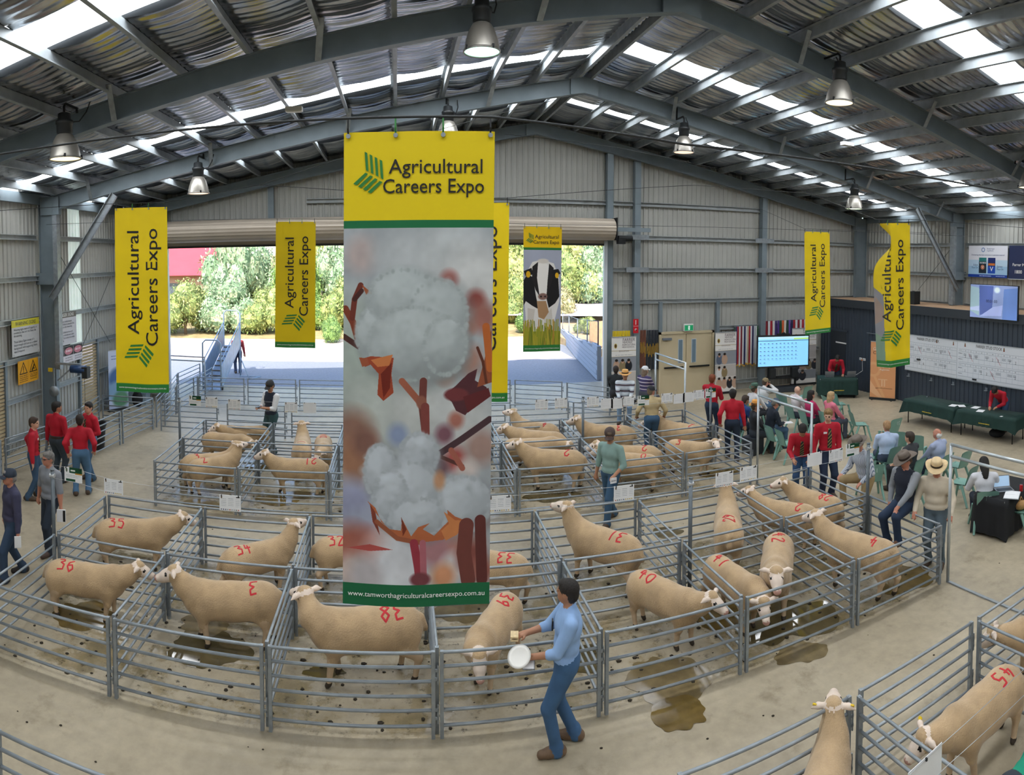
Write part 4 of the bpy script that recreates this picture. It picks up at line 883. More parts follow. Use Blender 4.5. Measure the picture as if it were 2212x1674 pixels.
for args in [
    ((125, 1214), (278, 1238), 'level', '36', 'ram painted 36 on its rump, facing right in the first near pen'), ((222, 1151), (378, 1154), 'level', '35', 'ram painted 35 behind the one painted 36'),
    ((568, 1275), (376, 1271), 'ahead', '3', 'ram painted 3 standing broadside and facing left in the second near pen'), ((491, 1214), (619, 1188), 'up', '34', 'ram painted 34 looking away to the right'),
    ((884, 1355), (650, 1373), 'right', '38', 'ram painted 38 below the cotton banner'), ((1103, 1300), (1028, 1410), 'lowl', '39', 'ram painted 39 lowering its head to the near rail'),
    ((1375, 1254), (1495, 1315), 'level', '40', 'ram painted 40 beside the man in the blue shirt'), ((1515, 1198), (1606, 1264), 'low', '41', 'ram painted 41 peering through the rails'), ((1672, 1154), (1659, 1248), 'level', '42', 'ram painted 42 facing the camera'),
    ((1887, 1191), (1740, 1151), 'ahead', '4', 'ram painted 4 in the last near pen'), ((1358, 1178), (1216, 1134), 'up', '31', 'ram painted 31 with its head raised'), ((1548, 1163), (1546, 1087), 'up', '29', 'ram painted 29 seen from behind'),
    ((1754, 1116), (1642, 1101), 'ahead', '2', 'ram painted 2 in the far tier next to the end pen'), ((1808, 1099), (1717, 1073), 'left', '28', 'ram painted 28 looking towards the crowd'), ((1095, 1230), (965, 1213), 'ahead', '33', 'ram of which only the rump shows right of the cotton banner'),
    ((690, 1185), (790, 1180), 'ahead', '32', 'ram hidden behind the cotton banner, only its legs showing below'),
    ((421, 1011), (503, 999), 'up', '2', 'front ram painted 2 in the first far pen'), ((417, 987), (509, 983), 'up', '3', 'ram painted 3 in the first far pen'), ((433, 947), (513, 959), 'low', '', 'unpainted ram facing right in the far tier left pen'), ((588, 936), (505, 940), 'level', '', 'unpainted ram facing left in the far tier left pen'),
    ((682, 1011), (567, 1011), 'ahead', '21', 'ram painted 21 facing left beside the cotton banner'), ((652, 983), (656, 953), 'up', '1', 'ram standing with its back turned beside the cotton banner'), ((704, 937), (705, 967), 'low', '10', 'ram painted 10 facing the camera beside the cotton banner'),
    ((1251, 1003), (1120, 999), 'ahead', '2', 'front ram painted 2 right of the cotton banner'), ((1120, 979), (1239, 977), 'low', '0', 'ram painted 0 facing right, behind the front one'), ((1219, 961), (1104, 953), 'level', '', 'unpainted ram facing left right of the cotton banner'), ((1229, 938), (1140, 926), 'up', '4', 'ram painted 4 in the far tier with its head up'),
    ((970, 985), (1066, 977), 'level', '', 'ram whose head just shows past the cotton banner'), ((1408, 973), (1297, 973), 'level', '2', 'ram painted 2 behind the man in the green shirt'), ((1382, 1005), (1291, 999), 'level', '0', 'ram painted 0 half hidden by the man in the green shirt'), ((1366, 942), (1259, 938), 'ahead', '3', 'ram painted 3 behind the middle far post'),
    ((1551, 957), (1448, 943), 'ahead', '2', 'ram painted 2 in the far end pen'), ((1447, 965), (1535, 977), 'right', '3', 'front ram painted 3 facing right in the far end pen'), ((1519, 933), (1426, 930), 'level', '', 'unpainted ram at the back of the far end pen'),
    ((2188, 1465), (2055, 1592), 'low', '45', 'large ram painted 45 at the bottom right'), ((2345, 1340), (2215, 1378), 'low', '', 'ram cut by the right edge'), ((1752, 1800), (1790, 1668), 'up', '', 'ram at the bottom edge with tagged ears seen from behind')]:
    o = sheep(*args)
    if 'tagged' in args[4] or 'peering' in args[4] or 'painted 45' in args[4]:
        for e_ in (EAR[args[2]] if 'tagged' in args[4] else EAR[args[2]][:1]): MB().tube([e_ + Vector((-.012, 0, .022)), e_ + Vector((0, 0, .03))], .02, 10).build('ear_tag', tagm, o)
# ================================================================== people
def ik(a, b, l1, l2, hint):
    d = b - a; L = d.length
    if L > (l1 + l2) * .999: b = a + d * ((l1 + l2) * .999 / L); d = b - a; L = d.length
    x = (l1 * l1 - l2 * l2 + L * L) / (2 * L); h = math.sqrt(max(0, l1 * l1 - x * x)); u = d / L; hv = hint - u * hint.dot(u)
    return a + u * x + (hv.normalized() if hv.length > 1e-6 else Vector((0, 1, 0))) * h, b
SKIN = {k: mat('skin_' + k, c, .55, noise=(12, .06)) for k, c in dict(fair='#c99a80', tan='#b07f62', pale='#d4aa92', ruddy='#bd8068').items()}
_cl = {}
def cloth(c, kind='plain'):
    k = 'cloth_%s_%s' % (kind, c[1:])
    if k not in _M:
        m = mat(k, c, .85, noise=(5, .12), bump=(5, .35, .02))
        if kind != 'plain':
            nt = m.node_tree; N = nt.nodes.new; L = nt.links.new; tc = N('ShaderNodeTexCoord'); wv = N('ShaderNodeTexWave'); wv.wave_profile = 'SIN'
            wv.bands_direction = {'rugby': 'Z', 'stripe': 'X', 'plaid': 'Z'}[kind]; wv.inputs['Scale'].default_value = {'rugby': 1.9, 'stripe': 14, 'plaid': 3}[kind]; L(tc.outputs['Object'], wv.inputs[0])
            r = N('ShaderNodeValToRGB'); r.color_ramp.interpolation = 'CONSTANT'; e = r.color_ramp.elements
            if kind == 'rugby':
                e[0].color = (*lin('#cfd6dc'), 1); e[1].position = .3; e[1].color = (*lin('#93a3b3'), 1); q = e.new(.55); q.color = (*lin('#cfd6dc'), 1); q = e.new(.78); q.color = (*lin('#4a3f49'), 1)
            elif kind == 'stripe': e[0].color = (*lin('#c9cdd4'), 1); e[1].position = .6; e[1].color = (*lin('#6f7c92'), 1)
            else: e[0].color = (*lin('#3d3a63'), 1); e[1].position = .45; e[1].color = (*lin('#6a4a72'), 1); q = e.new(.85); q.color = (*lin('#c9c4cc'), 1)
            L(wv.outputs[0], r.inputs[0]); L(r.outputs[0], nt.nodes['Principled BSDF'].inputs['Base Color'])
    return _M[k]
def person(label, loc, face, shirt='#b5162a', pants='#33475c', hair='#2c211b', skin='fair', pose='stand', sleeve='long', h=1.0, shoes='#4a3a2c', skind='plain', vest=None, vox=.0145,
           lean=0.0, twist=0.0, head=(0, 0), LH=None, RH=None, LF=None, RF=None, hipz=None, hairlen=0, bald=False, hat=None, hatc='#8a7f74', tie=False, glasses=False, girth=1.0, fine=False, group=None, belt=False, knees=None, curl=.6, badge=False):
    """face: heading in radians the person looks along (0 = +Y, positive = to the left); local frame: +Y ahead, +X the person's right"""
    V = Vector; SK, SHm, PT, SO, HR, EY, VS, LP = range(8); pr = []
    def C(a, b, ra, rb, m, k=.03): pr.append(('c', V(a), V(b), ra, rb, m, k))
    def E(c, r, m, k=.03, R=None): pr.append(('e', V(c), r, R, m, k))
    girth *= 1.13; sit = pose == 'sit'; hz = hipz if hipz is not None else (.53 if sit else .93); g = girth
    hip = V((0, 0, hz)); Rt = Matrix.Rotation(twist, 3, 'Z') @ Matrix.Rotation(-lean, 3, 'X')
    up = lambda x, y, z: hip + Rt @ V((x, y, z))
    body = VS if vest else SHm; TR = np.array(Rt)
    E(up(0, -.005, .02), (.16 * g, .115 * g, .13), PT, .04, TR); E(up(0, .0 + .02 * (g - 1), .17), (.148 * g, .11 * g, .15), body, .04, TR); E(up(0, 0, .36), (.175 * g, .118 * g, .19), body, .05, TR)
    E(up(0, .01, .06), (.152 * g, .113 * g, .085), body if not belt else SHm, .02, TR)
    C(up(-.14, -.005, .485), up(.14, -.005, .485), .06, .06, body, .05); C(up(0, -.01, .5), up(0, .02, .62), .056, .052, SK, .025); C(up(0, -.02, .5), up(0, -.01, .545), .072, .062, SHm, .02)
    Rh = Rt @ Matrix.Rotation(head[0], 3, 'Z') @ Matrix.Rotation(head[1] - (0 if abs(lean) < .5 else 0), 3, 'X'); hc = up(0, .03, .70); HRm = np.array(Rh)
    hp = lambda x, y, z: hc + Rh @ V((x, y, z))
    E(hc, (.076, .096, .108), SK, .02, HRm); E(hp(0, .045, -.06), (.056, .058, .06), SK, .03, HRm); E(hp(0, .1, -.012), (.014, .022, .024), SK, .012, HRm); E(hp(0, .085, .028), (.05, .018, .014), SK, .02, HRm)
    E(hp(0, .094, -.062), (.024, .012, .008), LP, .006, HRm)
    for s in (-1, 1): E(hp(.078 * s, -.005, -.01), (.012, .024, .034), SK, .01, HRm); E(hp(.031 * s, .086, .008), (.013, .011, .008), EY, .004, HRm)
    if not bald:
        E(hp(0, -.02, .038), (.092, .105, .096), HR, .01, HRm); E(hp(0, -.06, -.02), (.076, .06, .08), HR, .02, HRm); E(hp(0, .055, .082), (.06, .04, .034), HR, .02, HRm)
        if hairlen > 0: E(hp(0, -.085, -.1), (.075, .05, .14 * hairlen), HR, .03, HRm); E(hp(.06, -.04, -.05), (.035, .05, .1), HR, .03, HRm); E(hp(-.06, -.04, -.05), (.035, .05, .1), HR, .03, HRm)
    elif bald == 'fringe': E(hp(0, -.05, -.03), (.086, .06, .06), HR, .01, HRm)
    hands = {}
    for s, T in ((-1, LH), (1, RH)):
        S = up(.187 * s * (1 + .5 * (g - 1)), -.005, .465); tgt = V(T) if T else (hip + V((.28 * s * g, .03, -.14)) if not sit else hip + V((.14 * s, .36, .06)))
        El, Wr = ik(S, tgt, .295, .26, V((s * .55, -1, -.25)) if not sit else V((s * .7, -.5, -.6)))
        C(S, El, .074, .06, SHm, .03); fm_ = SHm if sleeve == 'long' else SK
        if sleeve == 'short': C(S.lerp(El, .9), El, .044, .041, SK, .01)
        C(El, Wr.lerp(El, .1), .057, .043 if sleeve == 'long' else .028, fm_, .02)
        if sleeve == 'roll': C(El, El.lerp(Wr, .3), .052, .05, SHm, .01); pr[-2] = ('c', El, Wr, .042, .029, SK, .02)
        d = (Wr - El).normalized(); nrm = V((0, 0, 1)) if abs(d.z) < .7 else V((0, 1, 0)); side = d.cross(nrm).normalized(); nn = side.cross(d).normalized()
        C(Wr - d * .02, Wr + d * .02, .027, .027, SK, .01); C(Wr + d * .02 + side * .018, Wr + d * .07 + side * .022, .02, .019, SK, .015); C(Wr + d * .02 - side * .018, Wr + d * .07 - side * .022, .02, .019, SK, .015)
        for q in range(4):
            b0 = Wr + d * .075 + side * (q - 1.5) * .021; L_ = (.036, .042, .04, .03)[q]; b1 = b0 + (d * math.cos(curl * .5) - nn * math.sin(curl * .5)) * L_; b2_ = b1 + (d * math.cos(curl * 1.3) - nn * math.sin(curl * 1.3)) * L_ * .9
            C(b0, b1, .0095, .009, SK, .005); C(b1, b2_, .009, .0075, SK, .005)
        th = side * (-s if T else -s); b0 = Wr + d * .025 + th * .025; b1 = b0 + th * .03 + d * .03 - nn * .012; C(b0, b1, .013, .011, SK, .008); C(b1, b1 + d * .03 - nn * .01, .011, .009, SK, .005)
        hands[s] = (Wr, d)
    for s, T in ((-1, LF), (1, RF)):
        Hj = hip + Matrix.Rotation(twist * .3, 3, 'Z') @ V((.088 * s, 0, -.03)); tgt = V(T) if T else (V((.1 * s, .02, 0)) if not sit else V((.12 * s, .44, 0)))
        fz = tgt.z; An = tgt + V((0, 0, .085)); Kn, An = ik(Hj, An, .445, .42, V((s * .12 if not knees else knees[0 if s < 0 else 1], 1, .25)))
        C(Hj, Kn, .1 * (g * .5 + .5), .072, PT, .04); C(Kn, An, .07, .06, PT, .03); C(An + V((0, 0, .03)), An + V((0, -.005, -.03)), .066, .064, PT, .02)
        fy = V((s * .18, 1, 0)).normalized() if not T or len(T) < 4 else V((math.sin(T[3]), math.cos(T[3]), 0)); ft = V((An.x, An.y, An.z - .085))
        C(ft + V((0, 0, .053)) - fy * .055, ft + V((0, 0, .05)) + fy * .08, .053, .051, SO, .02); C(ft + V((0, 0, .048)) + fy * .08, ft + V((0, 0, .042)) + fy * .16, .05, .042, SO, .02)
    mats = [SKIN[skin], cloth(shirt, skind), cloth(pants), mat('boot_' + shoes[1:], shoes, .7, noise=(20, .15)), mat('hair_' + hair[1:], hair, .7, noise=(40, .3), bump=(70, .6, .01)), eyem, cloth(vest) if vest else cloth(shirt, skind), mat('lips', '#a05a50', .5)]
    me = sdf_mesh('person', pr, .0095 if fine else vox, mats)
    o = obj('person', me, None, loc, face); o.scale = (h, h, h); tag(o, label, 'person', group)
    Mh = Matrix.Translation(hc) @ Rh.to_4x4()
    def kid(mb, name, mt, M=Mh, smooth=True):
        k = mb.build(name, mt, o, smooth); k.matrix_parent_inverse = Matrix.Identity(4); k.matrix_local = M; return k
    if hat == 'cap':
        b = MB(); b.lathe([(.1, .02), (.102, .05), (.092, .095), (.06, .128), (.0005, .14)], 18); b.v = [(x, y * 1.1 - .012, z) for x, y, z in b.v]
        b.grid(lambda a, c: ((a - .5) * .17, .08 + c * (.1 - .25 * (a - .5) ** 2), .038 - .02 * c - .08 * (a - .5) ** 2), 8, 3); b.grid(lambda a, c: ((.5 - a) * .17, .08 + c * (.1 - .25 * (a - .5) ** 2), .032 - .02 * c - .08 * (a - .5) ** 2), 8, 3); kid(b, 'cap', mat('cap_' + hatc[1:], hatc, .8, noise=(20, .1)))
    elif hat:
        b = MB(); R_ = .2 if hat == 'wide' else .15
        def br(a, c): an = 2 * PI * a; r = .088 + (R_ - .088) * c; return (r * math.cos(an) * .93, r * math.sin(an) * 1.12 - .01, .045 + .045 * c * abs(math.cos(an)) ** 2 - .022 * c * abs(math.sin(an)))
        b.grid(br, 28, 4); b.grid(lambda a, c: tuple(np.array(br(1 - a, c)) - (0, 0, .006)), 28, 4); b.lathe([(.1, .035), (.099, .07), (.094, .13), (.08, .162), (.05, .165), (.0005, .15)], 20); b.v = [(x, y * (1.1 if z > .1 else 1), z) for x, y, z in b.v]
        ho = kid(b, 'hat', mat('felt_' + hatc[1:], hatc, .85, noise=(12, .12)))
        k = MB(); k.lathe([(.1015, .05), (.1, .085)], 20); k.build('hat_band', mat('dark_hat_band', '#2b211b', .5), ho, True)
    if glasses:
        b = MB()
        for s in (-1, 1): b.tube([(.034 * s + .024 * math.cos(t), .108, .01 + .018 * math.sin(t)) for t in np.linspace(0, 2 * PI, 11)], .003, 5); b.tube([(.058 * s, .105, .014), (.08 * s, .02, .01)], .003, 5)
        b.tube([(-.012, .11, .012), (.012, .11, .012)], .003, 5); kid(b, 'glasses', mat('black_plastic'))
    Mt = Matrix.Translation(hip) @ Rt.to_4x4()
    if tie:
        yk = .118 * g; b = MB(); pts = [(0, .062, .52), (0, yk - .005, .44), (0, yk + .012, .33), (0, yk + .01, .2), (0, yk + .004, .08)]; wd = [.018, .03, .036, .042, .04]; vs = []
        for (x, y, z), q in zip(pts, wd): vs += [(-q, y, z), (q, y, z), (q, y - .02, z), (-q, y - .02, z)]
        b.add(vs, [(4 * i + a, 4 * i + (a + 1) % 4, 4 * i + 4 + (a + 1) % 4, 4 * i + 4 + a) for i in range(4) for a in range(4)] + [(16, 17, 18, 19)])
        m = mat('striped_tie', '#23302a', .6)
        if not m.node_tree.nodes.get('W'):
            nt = m.node_tree; wv = nt.nodes.new('ShaderNodeTexWave'); wv.name = 'W'; wv.bands_direction = 'DIAGONAL'; wv.inputs['Scale'].default_value = 9; tc = nt.nodes.new('ShaderNodeTexCoord'); nt.links.new(tc.outputs['Object'], wv.inputs[0])
            r = nt.nodes.new('ShaderNodeValToRGB'); r.color_ramp.elements[0].color = (*lin('#1e2a26'), 1); r.color_ramp.elements[0].position = .7; r.color_ramp.elements[1].color = (*lin('#a08a50'), 1); r.color_ramp.elements[1].position = .9; nt.links.new(wv.outputs[0], r.inputs[0]); nt.links.new(r.outputs[0], nt.nodes['Principled BSDF'].inputs['Base Color'])
        kid(b, 'tie', m, Mt, False)
    if badge:
        b = MB().box((.09, .1 * g + .008, .38), (.07, .012, .035)); kid(b, 'name_badge', mat('white_paper', '#e9eaec', .5), Mt, False)
    if belt:
        b = MB(); b.lathe([(.155, .045), (.16, .055), (.16, .085), (.155, .095)], 24); b.v = [(x * g, y * .74 * g, z) for x, y, z in b.v]; kid(b, 'belt', mat('leather_belt', '#3a2a20', .5), Mt)
    return o, hands, Mt, Mh
def W2(o, p): return Matrix.LocRotScale(o.location, o.rotation_euler, o.scale) @ Vector(p)
def toward(a, b): return math.atan2(-(b[0] - a[0]), b[1] - a[1])
RED = '#b3142a'; JEAN = '#35506b'
# ---- the man with a plate, in front of the pens
p1 = P(1222, 1615); F1 = PI / 2 - .2
o, hd, Mt, Mh = person('man in a light blue shirt and jeans carrying a plate of food', (p1.x, p1.y, 0), F1, '#8fb0dc', '#3c5f85', '#1d1815', 'tan', fine=True, sleeve='roll', head=(-.45, -.05), LH=(-.16, .34, 1.06), RH=(.1, .4, 1.15), LF=(-.11, .1, 0), RF=(.11, -.1, 0), shoes='#6a5440', curl=1.0, lean=-.06, girth=1.08)
kp = MB().box((.09, .155, .3), (.06, .014, .1)).build('pocket_phone', mat('black_plastic'), o); kp.matrix_local = Mt
# plate, sandwich and folded paper held in his hands
wl = W2(o, hd[-1][0] + hd[-1][1] * .1); wr = W2(o, hd[1][0] + hd[1][1] * .1)
pl = thing('paper_plate', 'white paper plate held by the man in the blue shirt', 'plate', wl + Vector((-.05, -.04, .035)))
MB().lathe([(.0005, 0), (.075, 0), (.085, .008), (.115, .016), (.117, .019), (.084, .012), (.074, .004), (.0005, .004)], 28).build('dish', mat('white_card', '#eceae4', .6), pl, True); MB().lathe([(.115, .016), (.119, .018), (.115, .021)], 28).build('rim', mat('white_card'), pl, True)
pl.rotation_euler = (.45, -.35, 0)
sw = thing('sandwich', 'bitten white bread sandwich in the man\'s raised hand', 'food', wr + Vector((-.04, -.03, .0)), F1)
for z, n_ in ((0, 'bread_slice'), (.032, 'bread_slice')): MB().box((0, 0, z), (.11, .08, .016)).build(n_, mat('bread', '#dcc59a', .9, noise=(30, .15)), sw)
MB().ell((0, 0, .017), (.05, .038, .014), 10).build('filling', mat('sausage', '#5a2f1c', .5), sw, True)
bk = thing('folded_catalogue', 'folded sale catalogue under the paper plate', 'paper', wl + Vector((.04, -.05, -.03)), F1); MB().box((0, 0, 0), (.2, .12, .012)).build('cover', mat('grey_print', '#7c8087', .5, noise=(30, .4)), bk); MB().box((0, .004, .007), (.19, .11, .004)).build('page', mat('white_paper', '#e9eaec', .5), bk)
# ---- group at the left: four boys in red shirts, two older men
def at(u, v): q = P(u, v); return (q.x, q.y, 0)
person('boy in a red shirt and striped tie leaning one hand on a rail', at(75, 1077), -1.15, RED, JEAN, '#3a281c', 'fair', LH=(-.35, -.12, .95), tie=True, head=(-.3, 0), LF=(-.16, .05, 0), RF=(.12, -.12, 0), badge=True)
person('tall boy in a red shirt seen from behind, hair black', at(125, 1042), -.2, RED, '#3a4650', '#16110e', 'tan', h=1.06, head=(-.5, 0), belt=True, LF=(-.13, .05, 0))
person('boy in a red shirt with a hand on his hip, back turned', at(176, 1070), .35, RED, '#4d7396', '#241a15', 'fair', LH=(-.26, -.08, .95), RH=(.3, .0, .98), LF=(-.12, .0, 0), RF=(.14, .1, 0))
person('boy in a red shirt facing the camera with a badge', at(197, 1036), 2.6, RED, '#40607c', '#1a1411', 'fair', h=1.03, RH=(.1, .25, 1.1), LH=(-.2, .2, 1.05), tie=True, badge=True, head=(.4, 0))
o, hd, *_ = person('grey haired man with glasses in a grey polo shirt', at(112, 1190), 2.75, '#7f8288', '#25303e', '#6e6a66', 'ruddy', sleeve='short', glasses=True, LF=(-.12, .15, 0), RF=(.12, -.15, 0), shoes='#4b3a34', girth=1.08)
w_ = W2(o, hd[-1][0]); c_ = thing('sale_catalogue', 'white and black catalogue in the grey polo man\'s hand', 'paper', w_ + Vector((.04, -.06, -.1)), .3); MB().box((0, 0, 0), (.15, .02, .21)).build('cover', mat('white_paper', '#e9eaec', .5), c_); MB().box((.05, -.012, 0), (.04, .004, .19)).build('stripe', mat('black_ink'), c_)
o, hd, *_ = person('older man in a navy pullover and cap at the left edge', at(30, 1248), 2.5, '#3a3a52', '#2c4058', '#8a8580', 'ruddy', hat='cap', hatc='#26303e', LF=(-.12, .2, 0), RF=(.12, -.2, 0), shoes='#2b2624', girth=1.1)
w_ = W2(o, hd[-1][0]); c_ = thing('folded_paper', 'folded white papers in the navy pullover man\'s hand', 'paper', w_ + Vector((.02, -.04, -.12)), .6); MB().box((0, 0, 0), (.1, .015, .18)).build('sheet', mat('white_paper'), c_); MB().box((.01, -.012, .01), (.09, .006, .17)).build('sheet', mat('white_paper'), c_)
# ---- man with a phone in the far block, man in the alley
q = P(590, 1000, z=.3); o, hd, *_ = person('man in a navy vest and cap looking at his phone', (-3.25, 16.1, 0), 2.5, '#d6d7d9', '#2f4b4d', '#3a2c22', 'tan', vest='#1d2433', hat='cap', hatc='#2b2b2d', LH=(-.08, .32, 1.16), RH=(.1, .32, 1.14), head=(.1, -.45), h=1.08, sleeve='roll')
w_ = W2(o, hd[-1][0] + Vector((.06, .1, .03))); tag(MB().box((0, 0, 0), (.08, .15, .012)).build('phone', mat('black_plastic'), None, False, w_, 2.5), 'dark phone held by the man in the vest', 'phone')
o, hd, *_ = person('man in a sage green shirt and brown cap walking in the alley', at(1318, 1128), 2.2, '#86a39c', '#33536f', '#6a5a4a', 'tan', hat='cap', hatc='#4c3d38', LF=(-.1, .24, 0), RF=(.1, -.26, 0), sleeve='roll', LH=(-.24, .22, .98), head=(.5, -.4), h=1.03)
w_ = W2(o, hd[-1][0]); c_ = thing('sale_sheet', 'white sheet in the sage green shirted man\'s hand', 'paper', w_ + Vector((-.04, -.06, -.07)), .2); MB().box((0, 0, 0), (.13, .012, .1)).build('page', mat('white_paper'), c_); MB().box((0, -.01, 0), (.1, .004, .012)).build('print', mat('grey_print'), c_)
# ---- far right of the pens: onlookers
person('man in a tan shirt leaning on the rails, back turned', (*P(1408, 905, z=.93)[:2], 0), 2.9 - PI, '#b9a67e', '#3d5c7a', '#6a5a48', 'ruddy', hat='cap', hatc='#20242c', lean=.15, LH=(-.36, .2, .97), RH=(.36, .2, .97), girth=1.1, head=(-.9, 0))
person('man in a striped rugby shirt and straw hat sitting on a rail', (*P(1350, 862, z=.98)[:2], 0), 2.75, '#cfd6dc', '#7892ae', '#5a4632', 'tan', 'sit', skind='rugby', hat='wide', hatc='#d9a765', hipz=.98, LF=(-.14, .36, .35), RF=(.14, .36, .35), girth=1.15)
person('woman in a purple plaid shirt and white fronted cap', (*P(1392, 850, z=.95)[:2], 0), 2.6 - PI - .6, '#3d3a63', '#4a4a55', '#7d6a58', 'fair', 'sit', skind='plaid', hat='cap', hatc='#e4e6ea', hipz=.95, LF=(-.14, .36, .3), RF=(.14, .36, .3), hairlen=.8)
person('person in a dark jacket half hidden behind the straw hat wearer', (*P(1330, 848, z=.9)[:2], 0), -.4, '#22262a', '#2b2b30', '#2a1d16', 'tan', 'sit', hipz=.9, LF=(-.14, .36, .3), RF=(.14, .36, .3))
person('red haired boy in a red shirt reading a paper', (8.35, 15.6, 0), -.9, RED, '#22334a', '#7c3f22', 'pale', RH=(.15, .34, 1.05), LH=(-.12, .34, 1.05), h=1.04)
person('dark haired boy in a red shirt leaning on the far end pen, back turned', (7.95, 13.75, 0), -.5, RED, '#1f2c40', '#16110f', 'tan', LH=(-.3, -.05, .92), h=1.02, LF=(-.1, .2, 0), RF=(.12, -.1, 0))
person('tall fair boy in a red shirt and striped tie', (*P(1786, 1000, x=8.42)[:2], 0), PI - .3, RED, '#1f2c45', '#8a6a42', 'pale', tie=True, badge=True, h=1.08, LH=(-.22, .12, .86), head=(-.5, -.2))
person('dark haired boy in a red shirt bending over the rail', (*P(1731, 1000, x=7.98)[:2], 0), PI - .6, RED, '#2c4a70', '#1a1512', 'tan', lean=.5, LH=(-.15, .5, .95), RH=(.18, .48, .95), head=(0, -.5), tie=True)
person('man in a fine striped shirt and brown felt hat with one boot on the rail', (8.1, 8.95, 0), 1.5, '#a9b0bc', '#a38d66', '#4a3a2c', 'ruddy', skind='stripe', hat='wide', hatc='#6b625a', RF=(.14, .42, .42), lean=.25, LH=(-.25, .3, .95), RH=(.2, .42, 1.0), girth=1.1, head=(.4, -.2))
person('man in a navy vest and brown felt hat sitting on the top rail', (7.62, 7.42, 0), 1.7, '#8c9096', '#22334c', '#5a4a3c', 'ruddy', 'sit', vest='#1b2130', hat='wide', hatc='#6e635a', hipz=1.02, LF=(-.14, .36, .42), RF=(.14, .3, .36), RH=(.25, .1, .98), girth=1.12, head=(-.3, -.4), shoes='#6a4a33', sleeve='long')
person('man in a cream work shirt and white hat leaning on the pen gate', (7.92, 7.0, 0), 2.1, '#cfc3ae', '#5a6a75', '#6a5a4a', 'ruddy', hat='wide', hatc='#d8bf95', LH=(-.3, .28, .95), RH=(.3, .26, .95), girth=1.15, head=(.1, -.3), LF=(-.12, .05, 0))
# ================================================================== stage side: dark mezzanine wall, boards, screens, tables, chairs
SX = 16.5
navyc = mat('dark_blue_cladding', '#3c4552', .45, .15, noise=(1.5, .06)); wall_s = struct('wall_stage', 'dark blue ribbed wall under the mezzanine')
y = YB
while y < YE - .01:
    y1 = min(y + .76, YE); sheet('cladding_sheet', 'y', SX, y, y1, 0, 3.3, -1, navyc, wall_s); y = y1
mz = struct('floor_mezzanine', 'carpeted platform on top of the dark stage wall')
MB().b2((SX - .12, YB, 3.38), (XR, YE, 3.47)).build('deck', mat('brown_carpet', '#a5876a', .95, noise=(9, .1)), mz); MB().b2((SX - .14, YB, 3.2), (SX - .02, YE, 3.5)).build('fascia', mat('dark_fascia', '#2f353d', .5), mz)
d2 = struct('door_5', 'dark door in the stage wall'); MB().b2((SX - .06, 19.55, 0), (SX - .035, 20.5, 2.2)).build('leaf', mat('dark_door', '#2a3038', .5), d2); MB().b2((SX - .08, 19.45, 2.2), (SX - .03, 20.6, 2.27)).build('lintel', navyc, d2)
tag(MB().b2((SX - .08, 19.5, 1.72), (SX - .062, 20.15, 1.77)).build('push_bar_sign', mat('white_paper', '#e9eaec', .5)), 'thin white strip on the dark stage door', 'sign')
tag(MB().b2((SX - .07, 17.7, 2.28), (SX - .035, 18.3, 2.31)).build('shelf_bracket', mat('grey_bracket', '#6a727c', .5)), 'thin grey bar on the dark wall above the orange banner', 'bracket')
for k, yy in enumerate((18.62, 18.42)):
    pw = thing('power_outlet', 'white power outlet on the dark wall, %s of two' % ('first' if k else 'second'), 'outlet', (SX - .05, yy, 1.25)); MB().box((0, 0, 0), (.03, .14, .09)).build('plate', mat('white_plastic', '#e8e8e6', .4), pw); MB().box((-.02, 0, 0), (.02, .05, .03)).build('socket', mat('grey_plastic', '#9a9c9e', .5), pw)
# ---- whiteboards
def board_paint(seed, first):
    r = random.Random(seed); p = Paint(560, 256, '#dfe3ea')
    p.rect(.0, .0, 1, .1, '#d9dde4'); cols = 11; 
    for row in range(2):
        y1 = .80 - row * .38; y0 = y1 - .34
        for yy in (y1, y1 - .07, y1 - .22, y0): p.rect(.02, yy - .004, .99, yy + .004, '#aeb6c2')
        for c in range(cols + 1): x = .09 + c * .9 / cols; p.rect(x - .0015, y0, x + .0015, y1, '#b5bcc8')
        p.dash(.02, .08, y1 - .12, .02, '#7a828e', 6); p.dash(.02, .08, y1 - .27, .02, '#7a828e', 6)
        for c in range(10):
            if r.random() < .72:
                x = .095 + c * .09 * .91
                for q in range(r.choice((3, 4, 5))): p.ell(x + .012 + q * .014, y1 - .14, .006, .016, '#8a929e', .3); p.ell(x + .012 + q * .014, y1 - .14, .003, .011, '#dfe3ea', .3)
            if r.random() < .12: p.line([(.1 + c * .082, y1 - .1), (.16 + c * .082, y0 + .05)], .002, '#b04050')
    for xx in (.62, .93) if first else (.12, .7): p.ell(xx, .92, .008, .022, '#7a5a3c', .3); p.ell(xx, .885, .012, .008, '#8a4a3c', .3)
    return p
